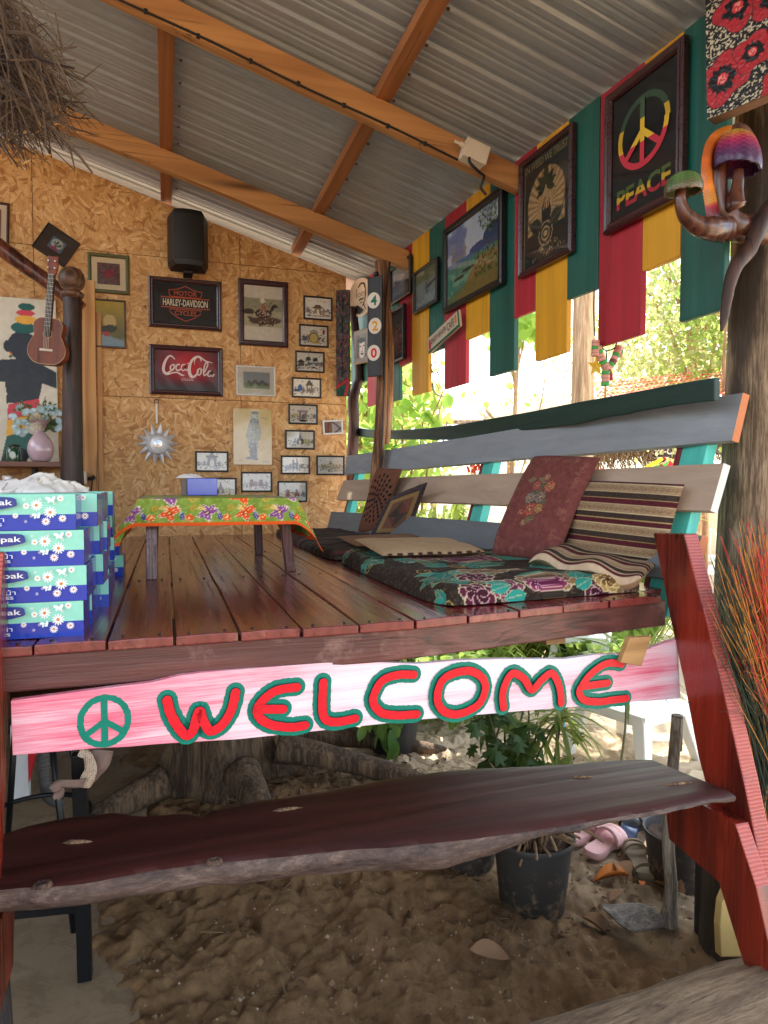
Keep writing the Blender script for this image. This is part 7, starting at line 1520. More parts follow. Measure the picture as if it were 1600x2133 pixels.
p = onW(907, 766, -.04); e = thing('dreamcatcher', 'small dreamcatcher hoop with trailing strings hanging below the cafe sign', 'dreamcatcher', tuple(p)); Yd = p[1]; Q2 = lambda px, py: onY(px, py, Yd); s3 = (Q2(917, 766)[0] - Q2(907, 766)[0]) / 10; TW2 = flat('dark_twine', C(70, 58, 66), .8)
b = B(); b.tube([(p[0] + 8.5 * s3 * math.cos(t), p[1], p[2] + 10.5 * s3 * math.sin(t)) for t in np.linspace(0, 6.283, 30)], 1.1 * s3, 6, cap=False); b.build('hoop', TW2, e, smooth=True)
b = B()
for k in range(8): t = k * .785; b.tube([(p[0] + 8 * s3 * math.cos(t), p[1], p[2] + 10 * s3 * math.sin(t)), (p[0] + 8 * s3 * math.cos(t + 2.2), p[1], p[2] + 10 * s3 * math.sin(t + 2.2))], .3 * s3, 4)
b.build('web', flat('pale_twine', C(150, 160, 150), .8), e)
b = B(); b.tube(spline([Q2(902, 735), Q2(903, 746), Q2(906, 756)], 4), .8 * s3, 5); b.tube(spline([Q2(899, 770), Q2(903, 790), Q2(912, 805), Q2(914, 815)], 5), .8 * s3, 5); b.tube(spline([Q2(908, 777), Q2(908, 790), Q2(909, 797)], 4), 1.0 * s3, 5); b.tube(spline([Q2(912, 775), Q2(914, 790), Q2(917, 808)], 4), .6 * s3, 5); b.tube(spline([Q2(904, 748), Q2(910, 742), Q2(914, 736)], 4), .6 * s3, 5); b.tube(spline([Q2(911, 748), Q2(913, 744)], 4), .6 * s3, 5)
for (px, py) in ((909, 795), (914, 780), (917, 806)): q = Q2(px, py); b.lathe([(0, -.012), (.004, 0), (0, .012)], q, 8)
b.build('strings', TW2, e)
# ---------------------------------------------------------------- twig bundle at the upper left
e = thing('twig_bundle', 'bundle of dry bare brown twigs hanging at the top left', 'twigs', tuple(onY(-20, 150, 1.5))); rs = random.Random(12); b1 = B(); b2 = B()
for i in range(620):
    Y = rs.uniform(1.25, 1.75); p = onY(rs.uniform(-260, -10), rs.uniform(-60, 200), Y); q = onY(rs.triangular(-40, 215, 40), rs.triangular(60, 380, 255), Y + rs.uniform(-.1, .1)); L = q - p
    if rs.random() < .25: q = p + L * rs.uniform(.5, .8)
    mid = p + L * .5 + np.array([0, 0, .03 + rs.uniform(0, .06)]); k1 = p + L * .75 + np.array([rs.gauss(0, .012), rs.gauss(0, .012), rs.gauss(.02, .015)]); pts = spline([p, mid, k1, q], 5)
    th = rs.choice([.0009, .0012, .0018, .0034]) * rs.uniform(.7, 1.3); (b1 if i % 3 else b2).tube(pts, np.linspace(th, th * .45, len(pts)), 5)
    for k in range(rs.randint(0, 3)):
        j = rs.randint(len(pts) // 2, len(pts) - 2); d = np.array([rs.gauss(.4, .6), rs.gauss(0, .5), rs.gauss(0, .7)]); d /= np.linalg.norm(d); b1.tube([pts[j], pts[j] + d * rs.uniform(.015, .06)], [th * .5, th * .25], 4)
b1.build('twigs', flat('twig_brown', C(88, 68, 50), .8, bump=.3, var=.35), e, kind='stuff'); b2.build('twigs', flat('twig_dark', C(50, 34, 30), .8, bump=.3, var=.35), e, kind='stuff')
b = B()
for i in range(26): Y = rs.uniform(1.3, 1.6); p = onY(rs.uniform(0, 120), rs.uniform(130, 340), Y); d = np.array([rs.gauss(0, 1), rs.gauss(0, .5), rs.gauss(-.5, 1)]) * .006; b.add([p, p + d + [.003, 0, 0], p + 2 * d, p + d - [.003, 0, 0]], [(0, 1, 2, 3)])
b.build('dry_leaves', flat('dry_leaf', C(176, 136, 84), .8), e, kind='stuff')
b = B(); pth = spline([onY(-300, -120, 1.5), onY(-150, -10, 1.5), onY(-60, 90, 1.5), onY(0, 175, 1.5)], 6); b.tube(pth, np.linspace(.03, .012, len(pth)), 8, noise=.2); b.build('main_branch', flat('twig_dark', C(66, 48, 42)), e, smooth=True)
# ================================================================== UNDER AND IN FRONT OF THE PLATFORM
BM = flat('black_steel', C(26, 28, 32), .38, .4, var=.1)
st = thing('steel_table_frame', 'black square-tube steel frame with a splayed leg standing on the concrete', 'table frame', (-.256, 2.2, 0)); b = B()
b.beam((-.253, 2.20, .003), onY(165, 1570, 2.16), (.020, 0, 0), (0, .020, 0)); b.build('leg', BM, st, bevel=.002)
b = B(); a0, a1 = onY(-40, 1905, 2.22), onY(158, 1885, 2.22); b.beam(a0, a1, (0, .012, 0), (0, 0, .020)); b.build('crossbar', BM, st, bevel=.002)
b = B(); b.beam((-.205, 2.62, .0), onY(188, 1700, 2.60) , (.016, 0, 0), (0, .016, 0)); b.build('leg', BM, st, bevel=.002)
b = B(); b.beam((-.62, 2.62, .0), (-.62, 2.60, .62), (.02, 0, 0), (0, .02, 0)); b.build('leg', BM, st, bevel=.002)
# bar stool
cs = onY(70, 1440, 2.55); bs = thing('bar_stool', 'black bar stool with round dark seat under the platform at left', 'stool', (cs[0], 2.6, 0)); cx, cy = cs[0] - .02, 2.62
b = B(); zt3 = onY(100, 1425, 2.62)[2]; b.lathe([(0, zt3 - .06), (.16, zt3 - .06), (.20, zt3 - .045), (.21, zt3 - .02), (.19, zt3), (0, zt3 + .004)], (cx, cy, 0), 36); b.build('seat', flat('dark_brown_seat', C(44, 28, 28), .4), bs, smooth=True, auto=40)
for t in (.5, 2.2, 3.8, 5.4): b = B(); b.tube([(cx + .10 * math.cos(t), cy + .10 * math.sin(t), zt3 - .06), (cx + .23 * math.cos(t), cy + .23 * math.sin(t), .004)], .011, 10); b.build('leg', BM, bs, smooth=True)
b = B(); b.tube([(cx + .185 * math.cos(t), cy + .185 * math.sin(t), .33) for t in np.linspace(0, 6.283, 40)], .009, 8, cap=False); b.build('foot_ring', BM, bs, smooth=True)
hs = thing('grey_hose', 'ribbed grey hose hanging behind the bar stool', 'hose', tuple(onY(93, 1600, 2.9))); b = B(); pts = spline([onY(90, 1540, 2.9), onY(92, 1600, 2.9), onY(96, 1640, 2.9), onY(104, 1662, 2.95), onY(125, 1672, 3.0)], 24); b.tube(pts, [.020 + .0035 * math.sin(i * 1.9) for i in range(len(pts))], 12); b.build('hose', flat('grey_rubber', C(80, 78, 76), .7), hs, smooth=True)
wp = thing('white_board', 'white post end with a red edge below the left end of the pink sign', 'panel', tuple(onY(45, 1660, 3.0))); a0, a1 = onY(24, 1670, 3.0), onY(58, 1560, 3.0); b = B(); b.box((a0[0], 3.0, max(.0, a0[2])), (a1[0], 3.05, a1[2] + .1)); b.build('panel_face', flat('white_paint', C(214, 216, 218), .5), wp, bevel=.003)
a0, a1 = onY(60, 1618, 3.0), onY(76, 1560, 3.0); b = B(); b.prism([(a0[0] - .002, a0[2] - .03), (a1[0], a0[2] + .1), (a1[0], a1[2] + .1), (a0[0] - .002, a1[2] + .1)], 3.0, 3.04); b.build('red_strip', flat('red_plastic', C(190, 26, 36), .4), wp, bevel=.002)
rg = thing('tied_rag', 'dotted cream and brown rag tied round the black steel leg', 'rag', tuple(onY(170, 1620, 2.1)))
def ribbon(pts, wds, mat, name, par, tw=0.0, th=.003):
    P_ = np.array(spline(pts, 8)); n = len(P_); d = np.gradient(P_, axis=0); d /= np.linalg.norm(d, axis=1)[:, None]; W_ = np.interp(np.linspace(0, 1, n), np.linspace(0, 1, len(wds)), wds); vs = []
    for i in range(n):
        s_ = np.cross(d[i], [0, 1, 0]); s_ /= np.linalg.norm(s_) + 1e-9; s_ = s_ + np.array([0, tw * math.sin(i * .5), 0])
        for q in (-1, -.33, .33, 1): vs.append(P_[i] + s_ * W_[i] * q + np.array([0, .006 * math.cos(q * 4 + i * .3), 0]))
    b = B(); b.add(vs, [(4 * i + k, 4 * i + k + 1, 4 * i + k + 5, 4 * i + k + 4) for i in range(n - 1) for k in range(3)]); o = b.build(name, mat, par, smooth=True); m = o.modifiers.new('t', 'SOLIDIFY'); m.thickness = th; return o
dt = NT('dotted_cloth'); vo = dt.n('TexVoronoi'); vo.inputs['Scale'].default_value = 190; vo.inputs['Randomness'].default_value = .1; dt.l(dt.coord(), vo.inputs[0]); dt.col(dt.mix(dt.ramp(vo.outputs[0], [(.25, 1.0), (.32, 0.0)]), C(206, 186, 166), C(60, 50, 46))); dt.rough(.9)
RGM = flat('brown_rag', C(142, 120, 112), .95, bump=.4)
Yr = 2.11; r_ = lambda px, py, dy=0: onY(px, py, Yr + dy)
ribbon([r_(165, 1566), r_(182, 1575), r_(190, 1600), r_(183, 1620), r_(176, 1640)], [.010, .012, .016, .020, .014], dt.m, 'cream_tail', rg, .3)
ribbon([r_(214, 1562, .02), r_(208, 1590, .02), r_(196, 1612, .02), r_(186, 1630, .02)], [.03, .026, .018, .008], RGM, 'brown_tail', rg, .2)
ribbon([r_(108, 1645), r_(125, 1634, -.01), r_(150, 1632, -.02), r_(176, 1630, -.01)], [.010, .012, .012, .014], RGM, 'wrapped_band', rg, .2)
ribbon([r_(130, 1640, -.01), r_(122, 1655), r_(116, 1664)], [.006, .012, .008], RGM, 'short_tail', rg, .2)
wb = thing('dark_stump', 'dark weathered wooden post foot at the bottom left corner', 'post', tuple(onY(10, 2100, 1.66))); pz = onY(14, 1990, 1.66); rotor([(pz[0] - .04, 1.66, -.03), (pz[0] - .045, 1.66, pz[2] * .5), (pz[0] - .05, 1.66, pz[2] + .1)], [.062, .058, .05], 20, .1, 3).build('post_body', bark('dark_old_wood', C(70, 58, 54), C(30, 26, 28), 14, .8, .7), wb, smooth=True)
# live tree trunk with roots
ROOT = bark('root_bark', C(124, 100, 76), C(68, 52, 38), 12, .9, .9); tx, ty = onZ(455, 1640, 0)[:2]
tr = thing('shaded_tree', 'thick pale tree trunk with spreading roots under the platform', 'tree', (tx, ty, 0)); ty += .12
n1, n2 = 60, 26; A = np.zeros((n2, n1, 3))
for j in range(n2):
    z = j / (n2 - 1) * 1.04; fl = math.exp(-z / .13)
    for i in range(n1):
        t = 2 * math.pi * i / n1; lob = .5 + .5 * math.cos(t * 5 + 1.2); r = .20 + fl * (.03 + .16 * lob ** 2) + .03 * float(fbm(math.cos(t) * 2.5, math.sin(t) * 2.5, z * 2.2, 4, 3)) * 2 - .03 * (1 - lob) * (1 - fl)
        A[j, i] = (tx + r * math.cos(t) * 1.25, ty + r * math.sin(t), z - .05)
b = B(); b.grid(A, closed=True); b.build('trunk', ROOT, tr, smooth=True)
for (P_, r0) in (([(tx + .3, ty - .1, .16), (tx + .62, ty - .22, .10), (tx + .95, ty - .42, .03), (tx + 1.2, ty - .6, -.03)], .075), ([(tx + .1, ty - .25, .12), (tx + .16, ty - .48, .05), (tx + .22, ty - .66, -.03)], .09), ([(tx - .25, ty - .2, .1), (tx - .5, ty - .28, .03), (tx - .7, ty - .3, -.03)], .08), ([(tx + .35, ty + .1, .14), (tx + .8, ty + .1, .08), (tx + 1.3, ty - .05, -.02)], .08)):
    p_ = spline(P_, 8); b = B(); b.tube(p_, np.linspace(r0, r0 * .35, len(p_)), 16, noise=.2, seed=int(r0 * 900)); b.build('root', ROOT, tr, smooth=True)
# leaf litter and debris
rs = random.Random(31); b = B()
def litter(x_, y_, s_, z=None):
    z = gh(x_, y_) + .004 if z is None else z; t = rs.random() * 6.28; d = np.array([math.cos(t), math.sin(t), rs.uniform(-.25, .35)]) * s_; q = np.array([-math.sin(t), math.cos(t), rs.uniform(-.3, .5)]) * s_ * .36; p = np.array([x_, y_, z])
    b.add([p - d, p - d * .1 + q + [0, 0, s_ * .25], p + d, p - d * .1 - q], [(0, 1, 2), (0, 2, 3)])
for i in range(160): litter(rs.uniform(1.2, 2.3), rs.uniform(1.85, 2.7), rs.uniform(.008, .026))
for i in range(620):
    u = rs.random()
    if u < .6: litter(rs.gauss(tx + .45, .35), rs.gauss(ty - .35, .22), rs.uniform(.012, .035))
    elif u < .8: litter(rs.uniform(.9, 2.4), rs.uniform(1.8, 3.4), rs.uniform(.008, .022))
    else: litter(rs.uniform(-.0, 2.8), rs.uniform(1.6, 5.0), rs.uniform(.006, .016))
b.build('leaf_litter', [flat('litter_brown', C(104, 78, 54), .9, var=.4)], None, kind='stuff')
b = B()
for i in range(240): x_, y_ = (rs.gauss(tx + .5, .4), rs.gauss(ty - .3, .25)) if rs.random() < .6 else (rs.uniform(0, 2.4), rs.uniform(1.7, 3.4)); t = rs.random() * 3.14; L = rs.uniform(.02, .08); z = gh(x_, y_) + .004; b.tube([(x_, y_, z), (x_ + L * math.cos(t), y_ + L * math.sin(t), z + rs.uniform(0, .015))], .0014, 4)
b.build('ground_twigs', flat('twig_pale', C(140, 112, 84), .9), None, kind='stuff')
b = B()
for i in range(900):
    x_, y_ = rs.uniform(-.05, 2.4), rs.uniform(1.2, 3.8); s_ = rs.uniform(.002, .006) * (1 if rs.random() < .93 else 2); z = gh(x_, y_); t = rs.random() * 3; b.add([(x_ - s_, y_, z), (x_, y_ - s_, z), (x_ + s_, y_, z), (x_, y_ + s_, z), (x_, y_, z + s_)], [(0, 1, 4), (1, 2, 4), (2, 3, 4), (3, 0, 4)])
b.build('pebbles', flat('pebble', C(176, 158, 132), .9, var=.3), None, kind='stuff')
b = B()
for i in range(2600):
    x_, y_ = rs.uniform(-.1, 2.3), rs.uniform(1.3, 3.2) ** 1.0; s_ = rs.uniform(.002, .007) * (1 if rs.random() < .94 else 2.2); z = gh(x_, y_); r = [s_ * rs.uniform(.6, 1.3) for _ in range(6)]; b.add([(x_ - r[0], y_, z), (x_, y_ - r[1], z), (x_ + r[2], y_, z), (x_, y_ + r[3], z), (x_ + r[4] * .3, y_, z + r[5])], [(0, 1, 4), (1, 2, 4), (2, 3, 4), (3, 0, 4)])
b.build('sand_clods', flat('sand_clod', C(140, 112, 80), .95, bump=.4, var=.3), None, kind='stuff')
# ---- pots and plants
POTM = flat('black_pot', C(46, 48, 50), .55, bump=.2); 
pm = NT('dusty_pot'); pc = pm.noise(pm.coord(), 24, 7, .75); gz = pm.n('SeparateXYZ'); pm.l(pm.coord(), gz.inputs[0]); fz = pm.math('ADD', pc, pm.math('MULTIPLY', gz.outputs[2], -.9)); pm.col(pm.mix(pm.ramp(fz, [(.46, 0.0), (.62, .7)]), C(54, 51, 48), C(158, 130, 98))); pm.rough(.6); pm.bump(pc, .15, .002)
def pot(label, x_, y_, r, h, mat=None, tilt=0):
    e = thing('plant_pot', label, 'plant pot', (x_, y_, 0)); z0_ = gh(x_, y_) - .01; b = B()
    b.lathe([(0, 0), (r * .74, 0), (r * .78, .01), (r * .86, h * .45), (r * .95, h * .90), (r, h * .91), (r * 1.03, h * .96), (r * 1.0, h), (r * .95, h * .985), (r * .90, h * .86), (r * .86, h * .80), (0, h * .80)], (x_, y_, z0_), 40); b.build('pot_body', mat or pm.m, e, smooth=True, auto=50)
    n = 22; u, v = np.meshgrid(np.linspace(-1, 1, n), np.linspace(-1, 1, n)); R_ = r * .87; X = u * np.sqrt(1 - v * v / 2) * R_; Y = v * np.sqrt(1 - u * u / 2) * R_; b = B(); b.grid(np.stack([x_ + X, y_ + Y, z0_ + h * .84 + fbm(X * 30, Y * 30, 0, 3, 4) * .03], -1)); b.build('soil', flat('dark_soil', C(74, 58, 46), .95, bump=.6), e, smooth=True)
    return e, z0_ + h * .85
pp1 = onZ(1142, 1908, 0); e1, zs1 = pot('black dusty plant pot with dried stems standing in the sand', pp1[0], pp1[1] + .11, .148, .275)
b = B(); rs = random.Random(3)
for i in range(52): t = rs.random() * 6.28; r = rs.random() * .09; p = np.array([pp1[0] + r * math.cos(t), pp1[1] + .11 + r * math.sin(t), zs1]); d = np.array([math.cos(t) * .08, math.sin(t) * .08, rs.uniform(.08, .24)]); b.tube(spline([p, p + d * .6, p + d + [d[0], d[1], -rs.uniform(0, .10)]], 4), .005, 5)
b.build('dried_stems', flat('dry_stem', C(140, 112, 84), .9, var=.35), e1, smooth=True)
pq = onZ(1005, 1835, 0); pot('dark plant pot mostly hidden behind the slab step', pq[0], pq[1] + .12, .125, .20)
pr_ = onZ(1450, 1872, 0); e3, zs3 = pot('dark pot of stones beside the mottled pole', pr_[0] + .02, pr_[1] + .12, .125, .20)
b = B()
for i in range(9): t = rs.random() * 6.28; r = rs.random() * .07; sr = rs.uniform(.016, .03); c0 = np.array([pr_[0] + .02 + r * math.cos(t), pr_[1] + .12 + r * math.sin(t), zs3 + sr * .5]); b.lathe([(0, -sr), (sr * .8, -sr * .5), (sr, 0), (sr * .7, sr * .6), (0, sr * .8)], c0, 8)
b.build('stones', flat('grey_stone', C(140, 132, 124), .9, bump=.5), e3, smooth=True)
pu = onZ(838, 1580, 0); e4, zs4 = pot('tall black pot hung with broad green leaves behind the pink sign', pu[0], pu[1] + .16, .165, .40, POTM)
L1 = leafmat('broad_leaf', C(62, 112, 44), C(116, 150, 66)); L2 = leafmat('dark_leaf', C(36, 70, 36), C(70, 104, 52)); L3 = leafmat('strap_leaf', C(84, 104, 44), C(140, 150, 70))
def leafmesh(L, W_, fold=.2, droop=.3, n=5):
    b = B(); vs = []
    for i in range(n + 1): u = i / n; w_ = W_ * math.sin(math.pi * min(1, u * .94 + .03)) ** .8; z = -droop * L * u * u; vs += [(-w_ / 2, u * L, z + fold * w_), (0, u * L, z), (w_ / 2, u * L, z + fold * w_)]
    b.add(vs, [(3 * i + k, 3 * i + k + 1, 3 * i + k + 4, 3 * i + k + 3) for i in range(n) for k in (0, 1)]); return b
def lobed(L):
    b = B(); vs = [(0, 0, 0)]; pr_ = [(.1, .12), (.42, .18), (.22, .34), (.50, .48), (.20, .56), (.38, .80), (.10, .78), (0, 1.0)]
    ri = [(x_ * L, y_ * L, -.1 * L * y_) for x_, y_ in pr_]; le = [(-x_, y_, z) for x_, y_, z in ri]; vs += ri + le[::-1][1:]
    sp = [(0, y_ * L, 0) for _, y_ in pr_]
    b.add([(0, .4 * L, .02)] + vs, [(0, i, i + 1) for i in range(1, len(vs))] + [(0, len(vs), 1)]); return b
def leaves(e, proto_b, mat, name, items, limit=300):
    """items: (pos, yaw, pitch, roll, scale)"""
    o0 = None
    for k, (p, yw, pt, rl, s_) in enumerate(items[:limit]):
        if o0 is None: o = proto_b.build(name, mat, e, smooth=True); o0 = o
        else: o = o0.copy(); COL.objects.link(o)
        o.location = Vector(p) - e.location; o.rotation_euler = (pt, rl, yw); o.scale = (s_,) * 3
def leafmass(bb, p, s_, t, tz, w_=.4):
    d = np.array([math.cos(t) * math.cos(tz), math.sin(t) * math.cos(tz), math.sin(tz)]) * s_; q = np.cross(d, [0, 0, 1]); q /= np.linalg.norm(q) + 1e-6; q = (q + np.array([0, 0, rs.gauss(0, .5)])) * s_ * w_
    bb.add([p, p + d * .5 + q, p + d, p + d * .5 - q], [(0, 1, 2, 3)])
its = []
for i in range(26): t = rs.uniform(2.2, 5.6); a = rs.uniform(0, .17); its.append(((pu[0] - .06 + a * math.cos(t), pu[1] + .02 + a * .5 * math.sin(t), .30 + rs.uniform(-.22, .16)), rs.uniform(0, 6.28), rs.uniform(-1.5, -.6), rs.uniform(-.4, .4), rs.uniform(.8, 1.3)))
leaves(e4, leafmesh(.10, .062), L1, 'leaf', its); b = B(); [b.tube(spline([(pu[0], pu[1] + .1, zs4), (pu[0] - .1, pu[1] - .05, zs4 + .05), (pu[0] - .13 - .02 * k, pu[1] - .1, .12 + .05 * k)], 5), .003, 5) for k in range(4)]; b.build('stems', L1, e4)
# lobed-leaf shrub, strap plants and twigs behind the slab
def stemplant(name, label, px, py, h, seed, nst=3, spread=.12):
    p = onZ(px, py, 0); e = thing(name, label, 'plant', (p[0], p[1], 0)); r2 = random.Random(seed); tops = []; b = B(); z_ = gh(p[0], p[1])
    for k in range(nst):
        q = np.array([p[0] + r2.gauss(0, spread * .4), p[1] + r2.gauss(0, spread * .3), z_ - .01]); t_ = q + np.array([r2.gauss(0, spread), r2.gauss(0, spread * .6), h * r2.uniform(.7, 1)]); P_ = spline([q, (q + t_) / 2 + [r2.gauss(0, .02), 0, 0], t_], 6); b.tube(P_, np.linspace(.007, .004, len(P_)), 6); tops.append(P_)
    b.build('stem', bark('green_stem', C(120, 112, 80), C(80, 78, 52), 30, .8, .3), e, smooth=True); return e, tops, r2
e, tops, r2 = stemplant('lobed_leaf_shrub', 'dark green shrub with lobed leaves growing below the letter O', 1050, 1645, .66, 4, 8, .16)
its = []
for P_ in tops:
    for j in range(12): q = P_[r2.randint(3, len(P_) - 1)]; its.append(((q[0] + r2.gauss(0, .06), q[1] + r2.gauss(0, .05), max(.06, q[2] + r2.gauss(0, .05))), r2.random() * 6.28, r2.uniform(-1.3, -.1), r2.uniform(-.5, .5), r2.uniform(.7, 1.25)))
leaves(e, lobed(.12), L2, 'leaf', its)
for (px, py, h, sd, lab, mt) in ((1110, 1650, .50, 8, 'bushy strap-leaved plant between the shrub and the blue pole', L3), (1160, 1650, .55, 11, 'tall strap-leaved plant just right of the blue pole', L3), (1285, 1625, .70, 15, 'cane plant with long drooping narrow leaves in front of the white stool', L2)):
    e, tops, r2 = stemplant('strap_leaf_plant', lab, px, py, h, sd, 2 if sd != 15 else 1, .05); its = []
    for P_ in tops:
        for j in range(13): q = P_[-1 - r2.randint(0, 3)]; its.append(((q[0], q[1], q[2]), j * 2.4 + r2.random(), r2.uniform(-.5, .8), r2.uniform(-.2, .2), r2.uniform(.7, 1.2)))
    leaves(e, leafmesh(.26, .022, .3, .55, 7), mt, 'leaf', its)
# dry broad leaves lying around
DL = flat('dry_leaf_big', C(150, 112, 78), .85, var=.3, bump=.3); OL = flat('orange_leaf', C(206, 120, 40), .7, var=.2)
for k, (px, py, s_, m, lab) in enumerate(((1310, 1828, 1.0, OL, 'curled golden dry leaf beside the beige sandals'), (1337, 1845, .35, flat('orange_bit', C(214, 110, 20), .6), 'small bright orange leaf scrap in the sand'), (1212, 1905, .9, DL, 'crumpled grey-brown dry leaf between pot and shovel'), (1270, 1875, .5, DL, 'small dark dry leaf above the shovel blade'), (1425, 1875, 1.1, DL, 'dry leaf at the foot of the dark pot'), (1060, 2005, 1.0, DL, 'faded dry leaf half buried near the log'), (1290, 1800, 1.0, DL, 'dry leaf under the pink sandal'))):
    p = onZ(px, py, .01); e = thing('dry_leaf', lab, 'dry leaf', (p[0], p[1], gh(p[0], p[1]) + .012)); o = leafmesh(.13 * s_, .07 * s_, .5, -.3 if k % 2 else .25, 6).build('leaf_blade', m, e, smooth=True); o.location = (0, 0, 0); o.rotation_euler = (random.uniform(-.2, .2), random.uniform(-.3, .3), k * 1.3 + 1.2); o.modifiers.new('t', 'SOLIDIFY').thickness = .0015
# sandals
def slide(name, label, px, py, rz, L, mat, mat2=None, strapped=False, cat='sandal'):
    p = onZ(px, py, .02); e = empty_local(name, label, cat, (p[0], p[1], gh(p[0], p[1]) + .008), (.05, 0, rz)); W_ = L * .40; k = L
    out = spline([(0, -.5), (.14, -.47), (.17, -.30), (.13, -.05), (.18, .22), (.16, .40), (.05, .5), (-.08, .49), (-.17, .36), (-.18, .15), (-.14, -.08), (-.15, -.32), (-.12, -.46)], 4, True); n = len(out); vs = []
    for (z, s_) in ((0, .93), (.008, 1.0), (.022, 1.0), (.030, .95), (.026, .84)): vs += [(float(q[0]) * k * s_, float(q[1]) * k * s_, z + .010 * max(0, -float(q[1])) ) for q in out]
    b = B(); b.add(vs, [(j * n + i, j * n + (i + 1) % n, (j + 1) * n + (i + 1) % n, (j + 1) * n + i) for j in range(4) for i in range(n)] + [tuple(range(n))[::-1], tuple(4 * n + i for i in range(n))]); b.build('sole', mat, e, smooth=True, auto=60)
    def band(v0, v1, h, th, m, nm):
        A = np.zeros((10, 17, 3))
        for j in range(10):
            v = v0 + (v1 - v0) * j / 9; hw = (.165 + .03 * math.sin((v + .5) * 3)) * k; hh = h * (1 - .25 * ((v - v0) / (v1 - v0)))
            for i in range(17): t = math.pi * i / 16; sk = -.05 * math.sin(t) * k * (1 if j > 4 else -1); A[j, i] = (-hw * math.cos(t) * 1.03, v * k + sk * .6, .016 + hh * math.sin(t) ** .8)
        b = B(); b.grid(A); o = b.build(nm, m, e, smooth=True); md = o.modifiers.new('t', 'SOLIDIFY'); md.thickness = th; md.offset = 0
    if strapped: band(.08, .22, .055, .006, mat2, 'strap'); band(.27, .42, .045, .006, mat2, 'strap'); band(-.42, -.32, .05, .006, mat2, 'strap')
    else: band(.00, .34, .062, .011, mat2 or mat, 'upper')
    return e
PNK = flat('pink_foam', C(216, 168, 164), .55, var=.04); BEI = flat('worn_leather', C(140, 120, 96), .75, bump=.4, var=.25); NVY = flat('navy_rubber', C(34, 52, 84), .5)
slide('slide_sandal', 'pale pink foam slide sandal lying foremost in the sand', 1262, 1765, -1.15, .25, PNK); slide('slide_sandal', 'pale pink foam slide sandal partly hidden behind its pair', 1225, 1740, -1.35, .25, PNK)
slide('strap_sandal', 'worn beige strapped sandal right of the pink slides', 1330, 1790, -.4, .25, BEI, BEI, True); slide('strap_sandal', 'worn beige strapped sandal under the step bracket', 1392, 1750, -.2, .25, BEI, BEI, True)
slide('mesh_sandal', 'navy blue mesh sandal behind the pink slides', 1315, 1722, -.9, .25, NVY, flat('dark_mesh', C(46, 50, 54), .6, bump=.6, bscale=300))
# shovel
sh2 = thing('shovel', 'rusty grey shovel blade half buried in the sand with a mottled pole', 'shovel', tuple(onZ(1320, 1925, 0))); A = np.zeros((14, 16, 3)); c4 = [onZ(1238, 1892, .02), onZ(1330, 1888, .05), onZ(1398, 1940, .06), onZ(1300, 1955, .02)]
for j in range(14):
    for i in range(16):
        v = j / 13; u = .5 + (i / 15 - .5) * (1 - .30 * abs(2 * v - 1) ** 3.5); v = .5 + (v - .5) * (1 - .15 * abs(2 * u - 1) ** 3); p = (c4[0] * (1 - u) + c4[1] * u) * (1 - v) + (c4[3] * (1 - u) + c4[2] * u) * v; p = p + np.array([0, 0, .012 + .03 * (u - .5) ** 2 + .012 * math.sin(v * 3.1)]); A[j, i] = p
b = B(); b.grid(A); o = b.build('blade', bark('rusty_blade', C(132, 122, 112), C(84, 74, 66), 20, .7, .3), sh2, smooth=True); o.modifiers.new('t', 'SOLIDIFY').thickness = .003
b = B(); pts = spline([onZ(1392, 1925, .02), onY(1398, 1850, onZ(1392, 1925, .02)[1]), onY(1392, 1740, onZ(1392, 1925, .02)[1]), onY(1402, 1600, onZ(1392, 1925, .02)[1] + .02), onY(1411, 1490, onZ(1392, 1925, .02)[1] + .04)], 8); b.tube(pts, np.interp(np.linspace(0, 1, len(pts)), [0, .08, .16, 1], [.034, .030, .021, .018]), 16, noise=.04); b.build('handle', bark('mottled_pipe', C(196, 188, 172), C(132, 120, 104), 26, .6, .3), sh2, smooth=True)
b = B(); q_ = pts[-1]; b.lathe([(.018, -.12), (.019, 0), (.014, .0), (.014, -.05), (0, -.05)], q_, 16); b.build('pipe_end', flat('grey_pipe', C(76, 78, 80), .5), sh2, smooth=True, auto=40)
e = thing('wooden_post', 'dark old wooden post standing in the sand beside the red stair foot', 'post', (1.72, 1.93, 0)); pb_ = onZ(1478, 1955, 0); b = B(); zz = onY(1478, 1700, pb_[1])[2]; b.box((pb_[0] - .032, pb_[1] - .03, -.05), (pb_[0] + .032, pb_[1] + .04, zz)); b.build('post_body', bark('dark_old_wood2', C(96, 82, 72), C(46, 40, 38), 14, .85, .6), e, bevel=.008)
e = thing('yellow_board', 'rounded pale yellow board end leaning behind the red stair foot', 'board', tuple(onZ(1520, 1990, 0))); pY = 1.50; pl = [onY(px, py, pY) for px, py in ((1503, 1995), (1500, 1930), (1505, 1880), (1520, 1845), (1545, 1830), (1580, 1830), (1600, 1995))]; b = B(); b.prism([(p[0], max(-.02, p[2])) for p in pl], pY, pY + .025); b.build('board_body', flat('pale_yellow', C(206, 176, 110), .6, bump=.2), e, bevel=.004)
e = thing('blue_pole', 'thin light blue pole slanting behind the plants', 'pole', tuple(onZ(1188, 1600, 0))); g0 = onZ(1190, 1585, 0); b = B(); b.tube([g0 - [0, 0, .03], onY(1165, 1470, g0[1] + .05), onY(1150, 1380, g0[1] + .1)], .013, 12); b.build('pole_tube', flat('blue_plastic', C(84, 150, 184), .4), e, smooth=True)
